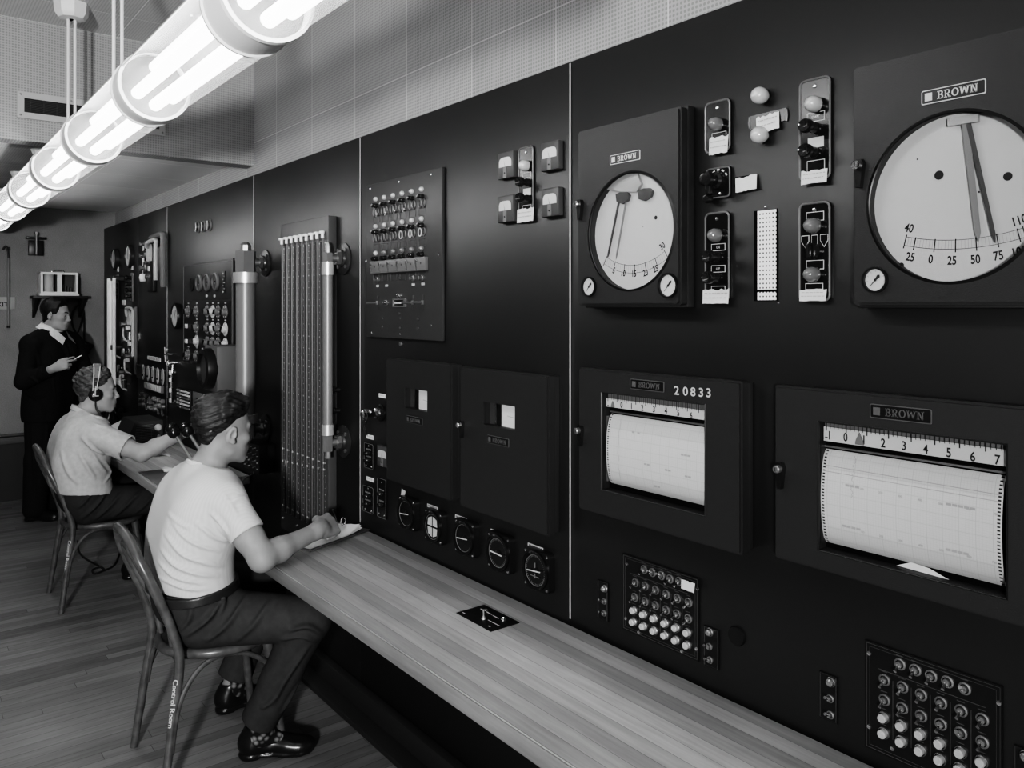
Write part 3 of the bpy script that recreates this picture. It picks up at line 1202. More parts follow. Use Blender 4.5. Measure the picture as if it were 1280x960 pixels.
# sprocket holes along both edges
ho = q.math('MULTIPLY', q.math('LESS_THAN', q.math('ABSOLUTE', q.math('SUBTRACT', q.math('ABSOLUTE', q.math('SUBTRACT', o_[0], 0.5)), 0.484)), 0.0075), _ln(o_[1], 30.0, .22))
q.color(q.math('MULTIPLY', c0, q.math('SUBTRACT', 1.0, q.math('MULTIPLY', ho, 0.93))))


def chart_recorder(label, front, win, plate_px, plate_w, lock_px, strip, nums, ptr, chart, trace, marks, bands, stencil=None, p=.055, numh=.016, ticks=50):
    ins = Ins('chart_recorder', label, 'recorder', (win[0] + win[2]) / 2, (win[1] + win[3]) / 2, 'strip chart recorders')
    cx, cz, w, h = ins.rect(*front, p=p)
    m = MB()
    m.box((cx, -.013, cz), (w - .012, .026, h - .010), 'case_crackle', .003)
    ins.part('case', m)
    wx, wz, ww, wh = ins.rect(*win, p=p)
    m = MB()
    hole = box_poly(wx, wz, ww, wh)
    m.holed(rrect(cx, cz, w, h, .006, 3), hole, -.027, -p + .006, 'case_crackle')
    m.holed(rrect(cx, cz, w - .010, h - .010, .004, 3), box_poly(wx, wz, ww, wh), -p + .008, -p, 'case_crackle')
    door = ins.part('door', m)
    m = MB()
    g = .004
    m.tube([(x, -p, z) for x, z in box_poly(wx, wz, ww + .004, wh + .004)], .0018, 'black', 6, closed=True)
    ins.part('window_bead', m, door)
    m = MB()
    m.flat(box_poly(wx, wz, ww, wh), -p + .012, 'pane')
    ins.part('pane', m, door)
    m = MB()
    m.flat(box_poly(wx, wz, ww + .02, wh + .02), -.0265, 'void')
    ins.part('back_plate', m)
    # scale strip with ticks and numerals
    ys = -.040
    a, b = ins.L(strip[0], strip[1], -ys), ins.L(strip[2], strip[3], -ys)
    zt, zb = a[1], b[1]
    x0, x1 = wx - ww / 2 + .003, wx + ww / 2 + .01
    m = MB()
    m.prism([(x0, zb), (x1, zb), (x1, zt), (x0, zt)], ys, ys - .0015, 'dial_white')
    m.prism([(x0, zt), (x1, zt), (x1, zt + .016), (x0, zt + .016)], ys + .004, ys + .003, 'mid_dark')
    for i in range(ticks):
        x = x0 + .006 + (x1 - x0 - .01) * i / ticks
        big = i % 5 == 0
        m.raw([(x - (.0011 if big else .0006), ys - .0018, zt - (.008 if big else .003)), (x + (.0011 if big else .0006), ys - .0018, zt - (.008 if big else .003)), (x + (.0011 if big else .0006), ys - .0018, zt + .015), (x - (.0011 if big else .0006), ys - .0018, zt + .015)], [(0, 1, 2, 3)], 'ink')
    for tx, qx, qy in nums:
        x, z = ins.L(qx, qy, -ys)
        m.text(tx, x, z, numh, ys - .002, 'ink', sx=.78)
    x, z = ins.L(nums[0][1] - (18 if numh < .018 else 40), nums[0][2], -ys)
    m.box((x0 + .006, ys - .0018, z - .001), (.006, .0004, .002), 'ink')
    ins.part('scale_strip', m)
    x, z = ins.L(ptr[0], ptr[1], -ys + .003)
    m = MB()
    s_ = ptr[2]
    m.prism([(x - s_, z - s_ * 1.3), (x + s_, z - s_ * 1.3), (x + s_ * .8, z - s_ * .3), (x, z + s_ * 1.5), (x - s_ * .8, z - s_ * .3)], ys - .002, ys - .005, 'pointer_mid')
    ins.part('pointer', m)
    # the roll of chart paper: front of a large drum
    ca, cb = ins.L(chart[0], chart[1], .035), ins.L(chart[2], chart[3], .035)
    zt, zb = ca[1], cb[1]
    xl, xr = ca[0], x1 + .004 if chart[4] is None else ins.L(chart[4], chart[3], .035)[0]
    n = 18
    vs, fs, uv = [], [], []
    for i in range(n + 1):
        f_ = i / n
        z = zt + (zb - zt) * f_
        bul = math.sin(min(1.0, f_ * 1.0 + .0) * PI) ** .5 if 0 < f_ < 1 else 0
        y = -.027 - .021 * bul
        for j, x in enumerate((xl, xr)):
            vs.append((x, y, z))
            uv.append((j, 1 - f_))
    fs = [(2 * i, 2 * i + 1, 2 * i + 3, 2 * i + 2) for i in range(n)]
    m = MB()
    m.raw(vs, fs, 'chart_paper')
    lay = m.bm.loops.layers.uv.new('UVMap')
    m.bm.verts.ensure_lookup_table()
    m.bm.verts.index_update()
    for f_ in m.bm.faces:
        for l in f_.loops:
            l[lay].uv = uv[l.vert.index]

    def surf(u, v, off=.0008):
        f_ = 1 - v
        bul = math.sin(f_ * PI) ** .5 if 0 < f_ < 1 else 0
        return (xl + (xr - xl) * u, -.027 - .021 * bul - off, zt + (zb - zt) * f_)
    rnd = random.Random(4)
    if trace:
        pts = []
        for i in range(46):
            v = trace[1] + (trace[2] - trace[1]) * i / 45
            pts.append((trace[0] + rnd.uniform(-1, 1) * .006 + .012 * math.sin(i * .5) * .4, v))
        for (u0, v0), (u1, v1) in zip(pts, pts[1:]):
            a, b = surf(u0, v0), surf(u1, v1)
            m.raw([(a[0] - .0007, a[1], a[2]), (a[0] + .0007, a[1], a[2]), (b[0] + .0007, b[1], b[2]), (b[0] - .0007, b[1], b[2])], [(0, 1, 2, 3)], 'ink_grey')
    for v in bands:
        for i in range(1):
            a, b = surf(.02, v), surf(1, v - .003)
            m.raw([a, b, (b[0], b[1], b[2] - .0012), (a[0], a[1], a[2] - .0012)], [(0, 1, 2, 3)], 'ink_grey')
    for u, v, tx in marks:
        a = surf(u, v)
        m.text(tx, a[0], a[2], .0045, a[1], 'ink_grey', sx=.9)
    ins.part('chart_paper', m)
    m = MB()
    for x in (xl - .004, ):
        m.box((x, -.034, (zt + zb) / 2), (.003, .016, (zt - zb) * .94), 'dull_steel')
    m.box(((xl + xr) / 2, -.03, zt + .006), (xr - xl, .008, .004), 'dull_steel')
    ins.part('chart_drum', m)
    x, z = ins.L(plate_px[0], plate_px[1], p)
    plate_brown(ins, x, z, plate_w, -p, door, faint=True)
    x, z = ins.L(lock_px[0], lock_px[1], p + .01)
    lock(ins, x, z - .006, -p, door, False)
    if numh > .017:
        m = MB()
        c4 = [ins.L(a, b, .036) for a, b in ((1120, 707), (1137, 703.5), (1160, 711), (1187, 725))]
        m.raw([(c4[0][0], -.034, c4[0][1]), (c4[1][0], -.030, c4[1][1]), (c4[2][0], -.031, c4[2][1]), (c4[3][0], -.036, c4[3][1])], [(0, 1, 2, 3)], 'paper')
        ins.part('paper_curl', m)
    if stencil:
        m = MB()
        tx, pts, hh = stencil
        for ch, (qx, qy) in zip(tx, pts):
            x, z = ins.L(qx, qy, p)
            m.text(ch, x, z, hh, -p - .0008, 'light_grey', sx=1.1)
        ins.part('stencilled_number', m, door, label='stencilled white number 20833')
    return ins


chart_recorder('strip chart recorder stencilled 20833 on its door', (722.5, 459, 926.5, 695.5), (752.5, 491, 880.5, 644), (809, 481.7), .113, (723.8, 539),
               (756, 497, 880, 525), [('0', 777.5, 506), ('1', 790, 507.5), ('2', 803.5, 509.5), ('3', 818, 511.5), ('4', 833, 513.5), ('5', 848.5, 516), ('6', 864.5, 519)],
               (766, 505.5, .006), (762, 517, 880, 633, None), (.13, .1, .95), [(.3, .8, '- -'), (.42, .4, '--'), (.62, .38, '--'), (.78, .62, '---'), (.5, .12, '--'), (.8, .35, '--')], [],
               stencil=('20833', [(846, 488), (857, 489), (866.5, 489.8), (876.5, 490.5), (886, 491)], .0215), p=.055)
chart_recorder('largest strip chart recorder, at the lower right, with a seven unit scale', (967.2, 481, 1330, 800), (1023.5, 527.5, 1257.3, 747.5), (1125.5, 517), .117, (974, 587),
               (1023.5, 532, 1256, 583), [('1', 1037.5, 544), ('0', 1057.5, 546.3), ('1', 1080.5, 549.7), ('2', 1104.5, 553.5), ('3', 1130.5, 557), ('4', 1157.5, 561.3), ('5', 1186.5, 565.5), ('6', 1216.5, 570.5), ('7', 1247.5, 574.7)],
               (1074.5, 549, .0085), (1030, 561, 1257, 735, 1256.5), (.2, .55, .97), [(.14, .68, '|'), (.2, .67, '---'), (.26, .66, '100'), (.37, .66, '200'), (.48, .66, '300'), (.59, .66, '400'), (.7, .66, '500'), (.8, .67, '-----'), (.84, .66, '600'), (.97, .66, '700'), (.14, .22, '|'), (.19, .24, '----'), (.26, .22, '100'), (.37, .22, '200'), (.48, .22, '300'), (.59, .22, '400'), (.7, .22, '500'), (.78, .24, '----'), (.84, .22, '600'), (.96, .22, '700')], [.84, .78],
               p=.055, numh=.0175, ticks=40)
# ---------------------------------------------------------------- push button panels under the chart recorders
def toggle_switch(m, x, z, r, y, up):
    m.lathe([(r, 0), (r, .003), (r * .72, .004), (r * .72, .002)], (x, y, z), (0, -1, 0), 'dull_steel', 18)
    m.lathe([(r * .62, .002), (r * .55, .009), (r * .3, .009), (0, .006)], (x, y, z), (0, -1, 0), 'dull_steel', 14)
    s_ = 1 if up else -1
    m.tube([(x, y - .006, z), (x, y - .022, z + s_ * .0085)], [.0022, .0034], 'chrome', 10)


def push_light(m, x, z, r, y):
    m.lathe([(r, 0), (r, .005), (r * .86, .007), (r * .86, .004)], (x, y, z), (0, -1, 0), 'dull_steel', 20)
    m.lathe([(r * .74, .003), (r * .74, .013), (r * .6, .015), (0, .015)], (x, y, z), (0, -1, 0), 'button_pale', 20)




def button_panel(label, rect, rows, kinds, screws, sidesp, tape=None, r=.0115):
    ins = Ins('button_panel', label, 'switch panel', (rect[0] + rect[2]) / 2, (rect[1] + rect[3]) / 2, 'push button panels')
    cx, cz, w, h = ins.rect(*rect)
    m = MB()
    m.prism(box_poly(cx, cz, w, h), 0, -.003, 'black')
    for ins_, t in ((.004, .0008), (.010, .0006)):
        pp = box_poly(cx, cz, w - 2 * ins_, h - 2 * ins_)
        m.tube([(a, -.003, b) for a, b in pp], t, 'panel_line', 4, closed=True)
    # engraved column dividers and the rule under the top row
    L0 = [ins.L(a, b, .004) for a, b in rows[0]]
    L1 = [ins.L(a, b, .004) for a, b in rows[1]]
    L4 = [ins.L(a, b, .004) for a, b in rows[4]]
    zr = (sum(p[1] for p in L0) / len(L0) + sum(p[1] for p in L1) / len(L1)) / 2
    m.box((cx, -.0033, zr), (w * .78, .0006, .0012), 'panel_line')
    for a, b in zip(L1, L1[1:]):
        m.box(((a[0] + b[0]) / 2, -.0033, (L1[0][1] + L4[0][1]) / 2), (.0011, .0006, (L1[0][1] - L4[0][1]) * 1.1), 'panel_line')
    for row in rows:
        for a, b in row:
            x, z = ins.L(a, b, .004)
            m.box((x, -.0032, z + r * 1.5), (.014, .0004, .0016), 'panel_line')
    ins.part('face_plate', m)
    for a, b in screws:
        x, z = ins.L(a, b, .003)
        m = MB()
        screw(m, x, -.003, z, .005)
        ins.part('screw', m)
    rnd = random.Random(len(label))
    for row, k in zip(rows, kinds):
        for a, b in row:
            x, z = ins.L(a, b, .008)
            m = MB()
            if k == 't':
                toggle_switch(m, x, z, r, -.003, rnd.random() < .25)
                ins.part('toggle_switch', m)
            else:
                push_light(m, x, z, r, -.003)
                ins.part('push_button', m, label='pale round push button')
    if tape:
        a = ins.rect(*tape, p=.012)
        m = MB()
        paper_tape(ins, a[0], a[1], a[2], a[3], -.012, seed=5, wr=False)
    return ins


def grid(rows, ox, oy, sc):
    return [[(ox + a / sc, oy + b / sc) for a, b in r] for r in rows]


R1 = grid([[(395, 225), (450, 245), (510, 265), (568, 287), (628, 305)],
           [(337, 312), (403, 335), (472, 362), (543, 390), (617, 418), (692, 445)],
           [(333, 410), (402, 438), (471, 465), (543, 495), (615, 522), (690, 553)],
           [(330, 495), (397, 523), (466, 550), (539, 582), (612, 612), (688, 645)],
           [(328, 573), (396, 602), (466, 632), (539, 662), (611, 695), (686, 728)]], 730, 670, 5.333)
button_panel('black push button panel with a white tape scrap, below recorder 20833', (779, 691, 874, 827), R1, 'tttpp',
             [(730 + a / 5.333, 670 + b / 5.333) for a, b in ((286, 185), (757, 350), (278, 550), (365, 642), (652, 768), (750, 753))], None, (852, 724, 869, 741))
R2 = grid([[(566, 232), (655, 265), (745, 300), (838, 333), (936, 372)],
           [(478, 322), (582, 363), (688, 407), (801, 452), (917, 498), (1038, 548)],
           [(478, 436), (580, 482), (688, 528), (800, 575), (915, 625), (1038, 678)],
           [(476, 535), (578, 582), (686, 630), (798, 682), (915, 735), (1036, 788)],
           [(475, 625), (577, 673), (685, 723), (797, 775), (911, 828), (1034, 886)]], 1000, 780, 4.571)
button_panel('black push button panel in the bottom right corner, without any tape', (1082, 799, 1254, 1010), R2, 'tttpp',
             [(1000 + a / 4.571, 780 + b / 4.571) for a, b in ((395, 167), (1137, 452), (395, 587), (527, 712))], None)


def key_strip(label, rect, items, group='narrow three switch strips'):
    ins = Ins('switch_strip', label, 'switch', (rect[0] + rect[2]) / 2, (rect[1] + rect[3]) / 2, group)
    cx, cz, w, h = ins.rect(*rect)
    m = MB()
    m.prism(box_poly(cx, cz, w, h), 0, -.003, 'black')
    m.tube([(a, -.003, b) for a, b in box_poly(cx, cz, w - .004, h - .004)], .0006, 'panel_line', 4, closed=True)
    ins.part('face_plate', m)
    for k, a, b in items:
        x, z = ins.L(a, b, .008)
        m = MB()
        if k == 'p':
            m.lathe([(.0105, 0), (.0105, .004), (.009, .006), (.009, .002)], (x, -.003, z), (0, -1, 0), 'dull_steel', 18)
            m.lathe([(.008, 0), (.008, .010), (.005, .013), (0, .013)], (x, -.003, z), (0, -1, 0), 'lamp_dark', 18)
            ins.part('pilot_lamp', m)
        else:
            toggle_switch(m, x, z, .0085, -.003, True)
            ins.part('toggle_switch', m)


key_strip('narrow black three switch strip left of the button panel under recorder 20833', (748, 724, 760.5, 777), [('p', 754.9, 736), ('t', 754, 752), ('t', 754, 767)])
key_strip('narrow black three switch strip right of the button panel under recorder 20833', (880.5, 781, 899, 838), [('p', 886.2, 790.5), ('t', 885.4, 808.7), ('t', 886.2, 825.6)])
key_strip('narrow black three switch strip left of the bottom right corner button panel', (1025, 838, 1047, 905), [('p', 1037.6, 852.9), ('t', 1036.5, 874), ('t', 1036.8, 894.4)])
key_strip('narrow black switch strip cut by the bottom right edge of the photo', (1268, 930, 1294, 1010), [('p', 1282, 946), ('t', 1282, 972), ('t', 1282, 996)])
ins = Ins('blank_plug', 'round black blanking plug on the panel right of the three switch strips', 'plug', 921, 795)
m = MB()
m.lathe([(.023, 0), (.021, .005), (0, .006)], (0, 0, 0), (0, -1, 0), 'black', 24)
ins.part('disc', m)

# ---------------------------------------------------------------- closed recorder doors
def closed_recorder(label, front, win, plate_px, pw, lk):
    p = .05
    ins = Ins('closed_recorder', label, 'recorder', (front[0] + front[2]) / 2, (front[1] + front[3]) / 2, 'tall closed recorder cases')
    cx, cz, w, h = ins.rect(*front, p=p)
    m = MB()
    m.box((cx, -.0115, cz), (w - .008, .023, h - .008), 'case_crackle', .003)
    ins.part('case', m)
    wx, wz, ww, wh = ins.rect(*win, p=p)
    m = MB()
    hole = box_poly(wx, wz, ww, wh)
    m.holed(rrect(cx, cz, w, h, .006, 3), hole, -.024, -p + .006, 'case_crackle')
    m.holed(rrect(cx, cz, w - .010, h - .010, .004, 3), box_poly(wx, wz, ww, wh), -p + .008, -p, 'case_crackle')
    door = ins.part('door', m)
    m = MB()
    m.flat(box_poly(wx, wz, ww, wh), -p + .01, 'pane')
    ins.part('pane', m, door)
    m = MB()
    m.flat(box_poly(wx, wz, ww + .02, wh + .02), -.0235, 'dark_grey')
    m.prism(box_poly(wx - ww * .25, wz, ww * .06, wh + .01), -.024, -.03, 'chrome')
    m.prism(box_poly(wx - ww * .12, wz, ww * .08, wh + .01), -.024, -.032, 'black')
    ins.part('chart_guide', m)
    m = MB()
    m.prism(box_poly(wx + ww * .22, wz, ww * .62, wh + .01), -.024, -.028, 'paper')
    m.prism([(wx + ww * .1, wz - .002), (wx + ww * .45, wz - .006), (wx + ww * .45, wz - .0045), (wx + ww * .1, wz - .0005)], -.028, -.0284, 'ink_grey')
    ins.part('chart_paper', m)
    x, z = ins.L(plate_px[0], plate_px[1], p)
    plate_brown(ins, x, z, pw, -p, door, faint=True)
    if lk:
        x, z = ins.L(lk[0], lk[1], p + .01)
        lock(ins, x, z - .006, -p, door, True)


closed_recorder('left closed recorder case with a small chart window, beside the hanging keys', (482.5, 447, 564, 627.5), (505.6, 484.5, 534, 515), (518, 525.3), .112, None)
closed_recorder('right closed recorder case with a small chart window and a front lock', (574.5, 458, 685, 671.5), (604, 502, 643.5, 538), (622.8, 551.2), .112, (575.6, 532))

# ---------------------------------------------------------------- four square meters
def meter(label, r4, group, p=.02, name='square_meter'):
    """r4 = left x, left top, right x, right bottom px of the front"""
    ins = Ins(name, label, 'meter', (r4[0] + r4[2]) / 2, (r4[1] + r4[3]) / 2, group)
    cx, cz, w, h = ins.rect(*r4, p=p)
    m = MB()
    m.box((cx, -p / 2, cz), (w, p, h), 'case_smooth', .003)
    ins.part('case', m)
    m = MB()
    ww = w * .78
    top = cz + h * .24
    n = 10
    arch = [(cx - ww / 2, cz - h * .06), (cx + ww / 2, cz - h * .06)] + [(cx + ww / 2 * math.cos(math.radians(90 * i / n)) ** .45 if i < n else cx, cz + h * .1 + h * .2 * math.sin(math.radians(90 * i / n))) for i in range(n + 1)]
    arch += [(2 * cx - a, b) for a, b in reversed(arch[2:-1])]
    m.prism(arch, -p, -p - .0006, 'dial_white')
    m.raw([(cx - .0008, -p - .001, cz - h * .06), (cx + .0008, -p - .001, cz - h * .06), (cx - ww * .1, -p - .001, cz + h * .2)], [(0, 1, 2)], 'ink')
    ins.part('dial_face', m)
    m = MB()
    m.prism(box_poly(cx, cz - h * .28, w * .2, h * .4), -p, -p - .002, 'mid_dark')
    screw(m, cx, -p - .002, cz - h * .3, .0025, 'ink')
    ins.part('zero_adjuster', m)


MG = 'small square meters around the narrow switch station'
meter('small square meter at the upper left of the four', (621.9, 192.4, 641.3, 220.8), MG)
meter('small square meter at the upper right of the four', (675.6, 179.7, 698, 210.4), MG)
meter('small square meter at the lower left of the four', (621.9, 246.2, 641, 276.4), MG)
meter('small square meter at the lower right of the four', (676.4, 236.8, 698, 269), MG)

# ---------------------------------------------------------------- rheostat dials above the worktop
RG = 'round rheostat dials above the worktop'
RH = [(505.6, 642.3, 18.5, 'first round dial from the left with a white paper scrap above it', 0), (538.9, 658.8, 19, 'round dial with a pale cross patterned face, second from the left', 1), (577.8, 673, 20.5, 'dark round dial in the middle of the row of five', 0), (620.5, 691.6, 22, 'dark round dial with tick marks, fourth from the left', 2), (667.5, 713.5, 23.5, 'dark round dial nearest the camera with a double ring of ticks', 3)]
NP = [(504.5, 618.5), (540.2, 633.6), (576, 647.5), (621.5, 666), (669, 684)]
for (px, py, rp, lab, kind), (nx, ny) in zip(RH, NP):
    ins = Ins('rheostat_dial', lab, 'dial', px, py, RG)
    zc_ = CAMD / (CS * (px - CX) / FPX + SN)
    r = rp / 1000 * zc_
    x0, z0 = ins.L(px, py, .03)
    m = MB()
    m.prism(rrect(x0, z0, r * 2.1, r * 2.1, r * .28), 0, -.022, 'black')
    m.lathe([(r * 1.02, .02), (r * 1.02, .03), (r * .95, .033), (r * .86, .03), (r * .84, .024)], (x0, 0, z0), (0, -1, 0), 'black_gloss', 40)
    ins.part('housing', m)
    for s1 in (-1, 1):
        for s2 in (-1, 1):
            m = MB()
            screw(m, x0 + s1 * r * .86, -.022, z0 + s2 * r * .86, .0045)
            ins.part('screw', m)
    m = MB()
    m.lathe([(r * .84, .024), (0, .024)], (x0, 0, z0), (0, -1, 0), 'black_gloss', 32)
    if kind in (2, 3):
        for k in range(40):
            a = 2 * PI * k / 40
            m.box((x0 + r * .74 * math.cos(a), -.0245, z0 + r * .74 * math.sin(a)), (r * .1, .0006, .0014), 'panel_line2', rot=Matrix.Rotation(-a, 4, 'Y'))
    m.tube([(x0 + r * .8 * math.cos(2 * PI * k / 40), -.0255, z0 + r * .8 * math.sin(2 * PI * k / 40)) for k in range(40)], .0012, 'panel_line2', 6, closed=True)
    ins.part('dial_face', m)
    m = MB()
    if kind == 1:
        for s1 in (-1, 1):
            for s2 in (-1, 1):
                m.prism([(x0 + s1 * r * .06, z0 + s2 * r * .06), (x0 + s1 * r * .56, z0 + s2 * r * .06), (x0 + s1 * r * .5, z0 + s2 * r * .5), (x0 + s1 * r * .06, z0 + s2 * r * .66)], -.0245, -.0255, 'light_grey')
        ins.part('cross_dial', m, label='pale cross patterned centre')
    else:
        a = (.1, 0, -.05, .1, .2)[kind]
        m.box((x0, -.0325, z0), (r * 1.05, .003, .003), 'engrave', rot=Matrix.Rotation(-a, 4, 'Y'))
        m.lathe([(r * .16, .024), (r * .14, .03), (0, .031)], (x0, 0, z0), (0, -1, 0), 'bakelite', 20)
        if kind == 3:
            m.box((x0, -.027, z0 - r * .3), (r * .7, .003, .002), 'panel_line2')
            m.box((x0, -.027, z0), (.002, .004, r * .8), 'panel_line2')
        ins.part('pointer_knob', m)
    x, z = ins.L(nx, ny, .002)
    if px < 520:
        paper_tape(ins, x, z, .03, .04, -.003, ang=-.18, seed=22, wr=False)
    else:
        m = MB()
        m.prism(box_poly(x, z, r * 1.25, .012), 0, -.002, 'engrave')
        for k in range(9):
            m.box((x - r * .5 + k * r * .125, -.0022, z), (.003, .0004, .006), 'ink')
        ins.part('legend_plate', m)

# ---------------------------------------------------------------- left cluster by the closed recorder
def tagplate(label, rc, y=-.002):
    ins = Ins('paper_tag', label, 'label', (rc[0] + rc[2]) / 2, (rc[1] + rc[3]) / 2, 'white paper tags left of the closed recorders')
    cx, cz, w, h = ins.rect(*rc)
    m = MB()
    m.prism(box_poly(cx, cz, w, h), 0, y, 'paper')
    for k in range(4):
        m.box((cx - w * .3 + k * w * .2, y - .0003, cz + h * .05), (w * .12, .0004, h * .12), 'ink_grey')
    ins.part('card', m)


tagplate('white paper tag above the key lock', (474, 491.5, 482, 498))
tagplate('white paper tag under the hanging keys', (458.6, 542.5, 467, 550))
tagplate('white paper tag between the two upper and lower small switch plates', (458.6, 595, 467, 603))
ins = Ins('key_switch', 'chromed key switch with a projecting barrel left of the closed recorders', 'switch', 477, 516)
m = MB()
m.lathe([(.034, 0), (.034, .008), (.028, .012), (0, .012)], (0, 0, 0), (0, -1, 0), 'black_gloss', 28)
ins.part('rosette', m)
m = MB()
m.lathe([(.02, .012), (.02, .03), (.014, .034), (.014, .06), (.017, .062), (.017, .085), (.011, .09), (0, .09)], (0, 0, 0), (0, -1, 0), 'chrome', 20)
m.box((0, -.05, .012), (.04, .012, .012), 'chrome', .003)
ins.part('barrel', m)
bar = ins
ins = Ins('key_bunch', 'bunch of keys hanging from the key switch', 'keys', 477, 516)
m = MB()
m.tube([(.0 + .022 * math.cos(2 * PI * k / 20), -.074, -.004 + .022 * math.sin(2 * PI * k / 20)) for k in range(20)], .0018, 'chrome', 6, closed=True)
ins.part('ring', m)
for k, (a, l) in enumerate(((.1, .055), (-.35, .05), (.45, .06))):
    m = MB()
    ca, sa = math.sin(a), -math.cos(a)
    P = Vector((.003 * k - .003, -.071 - .004 * k, -.022))

    def K(u, v):
        return (P.x + u * ca - v * sa, P.z + u * sa + v * ca)
    bow = [K(.012 + .012 * math.cos(t), .012 * math.sin(t)) for t in np.linspace(0, 2 * PI, 16, endpoint=False)]
    m.prism(bow, P.y, P.y - .0018, 'chrome')
    m.prism([K(.022, -.003), K(l, -.003), K(l + .004, 0), K(l, .003), K(l - .01, .006), K(l - .012, .003), K(.022, .003)], P.y, P.y - .0018, 'chrome')
    ins.part('key', m)


def small_plate(label, rc, bits):
    ins = Ins('switch_plate', label, 'switch', (rc[0] + rc[2]) / 2, (rc[1] + rc[3]) / 2, 'small dark switch plates left of the closed recorders')
    cx, cz, w, h = ins.rect(*rc)
    m = MB()
    m.prism(rrect(cx, cz, w, h, .006), 0, -.005, 'black_gloss')
    ins.part('face_plate', m)
    m = MB()
    m.tube([(x, -.005, z) for x, z in rrect(cx, cz, w - .003, h - .003, .006)], .0014, 'rim_grey', 6, closed=True)
    ins.part('rim', m)
    for k, (fx, fz) in enumerate(bits):
        x, z = cx + fx * w, cz + fz * h
        m = MB()
        screw(m, x, -.005, z, .0042)
        ins.part('screw', m)
    for fz in (.12, -.16):
        m = MB()
        m.lathe([(.011, 0), (.01, .01), (.007, .014), (.007, .022), (0, .023)], (cx, -.005, cz + fz * h), (0, -1, 0), 'bakelite', 18)
        m.box((cx, -.006, cz + fz * h + .015), (w * .5, .002, .006), 'panel_line2')
        ins.part('push_button', m)


SB = [(0, .4), (-.3, -.4), (.3, -.4)]
small_plate('small dark switch plate left of the half hidden square meter', (456.6, 552.5, 467.8, 587.5), SB)
small_plate('small dark switch plate at the bottom left, above the clipboard', (455, 605, 468, 643.5), SB)
small_plate('small dark switch plate with a cross handle, below the half hidden square meter', (473, 596, 484, 650), SB)
meter('square meter half hidden by the left closed recorder', (471, 556, 484, 585.5), None)

# ---------------------------------------------------------------- annunciator plate
ins = Ins('annunciator_plate', 'raised grey plate with rows of pale indicator lamps and key hooks', 'panel', 505, 320)
AP = .012
c0, c1 = ins.L(457.5, 230, AP), ins.L(552.5, 426.5, AP)
zt = (ins.L(457.5, 231, AP)[1] + ins.L(551, 210.5, AP)[1]) / 2
cx, w = (c0[0] + c1[0]) / 2, c1[0] - c0[0]
zb = c1[1]
m = MB()
m.box((cx, -AP / 2, (zt + zb) / 2), (w, AP, zt - zb), 'plate_grey', .002)
ins.part('plate', m)
m = MB()
for a, b in ((463, 236), (498.7, 227.4), (539, 218), (457.3, 327), (548, 318.7), (464, 416), (499.7, 418), (539, 407)):
    x, z = ins.L(a, b, AP)
    m = MB()
    screw(m, x, -AP, z, .0045)
    ins.part('screw', m)
colx = [470.4, 481.2, 492.2, 503.6, 515.4, 527.8]


def on_plate(a, b):
    return ins.L(a, b, AP)


def small_lamp(x, z, lit=True, r=.0098):
    m = MB()
    m.lathe([(r, 0), (r, .006), (r * .85, .009), (r * .5, .012), (0, .013)], (x, -AP, z), (0, -1, 0), 'lamp_lens' if lit else 'lamp_dark', 18)
    ins.part('indicator_lamp', m, label='pale indicator lamp' if lit else None)


def black_knob(x, z):
    m = MB()
    m.lathe([(.0095, 0), (.0085, .012), (.006, .015), (.0085, .018), (.007, .024), (0, .025)], (x, -AP, z), (0, -1, 0), 'bakelite', 16)
    ins.part('push_button', m)


for k in range(6):
    xk = on_plate(colx[k], 250)[0]
    z1 = on_plate(colx[0], 249.2)[1]
    z2 = on_plate(colx[0], 283)[1]
    z3 = on_plate(colx[0], 316.5)[1]
    small_lamp(xk, z1)
    small_lamp(xk, z2)
    small_lamp(xk, z3, k == 0)
    black_knob(xk + .004, z1 - .026)
    black_knob(xk + .004, z2 - .024)
    black_knob(xk + .004, z3 - .023)
    for zz, hgt in ((z1 - .051, 0), (z2 - .048, 1)):
        for dx in (-.012, .014):
            m = MB()
            m.tube([(xk + dx + .0105 * math.cos(t), -AP - .003, zz + .015 * math.sin(t)) for t in np.linspace(0, 2 * PI, 20, endpoint=False)], .0019, 'light_grey' if (hgt and k > 2 and dx < 0) else 'dull_steel', 6, closed=True)
            ins.part('coil_ring', m)
    for zz in (z1 - .083, z2 - .086, z3 - .1):
        m = MB()
        m.tube([(xk + a, -AP - .0004, zz + b) for a, b in box_poly(.002, 0, .046, .026)], .0008, 'black', 4, closed=True)
        ins.part('legend_box', m)
    if k < 4:
        m = MB()
        m.lathe([(.006, 0), (.006, .012), (.003, .016), (0, .016)], (xk + .026, -AP, z1 - .062), (0, -1, 0), 'dull_steel', 12)
        m.tube([(xk + .026, -AP - .012, z1 - .062), (xk + .027, -AP - .016, z1 - .075)], .003, 'dull_steel', 8)
        ins.part('hook', m)
xa, xb = on_plate(467, 325)[0], on_plate(535.5, 325)[0]
zr = z3 - .058
m = MB()
m.box(((xa + xb) / 2, -AP - .008, zr), (xb - xa, .016, .05), 'rack_grey', .002)
ins.part('hook_rail', m)
for k in range(6):
    xk = on_plate(colx[k], 250)[0] - .006
    m = MB()
    m.tube([(xk - .006, -AP - .017, zr - .02), (xk - .007, -AP - .022, zr + .005), (xk + .001, -AP - .026, zr + .016), (xk + .008, -AP - .022, zr + .008)], .0022, 'chrome', 8)
    m.lathe([(.004, 0), (0, .001)], (xk + .02, -AP - .016, zr + .002), (0, -1, 0), 'black', 10)
    ins.part('hook', m)
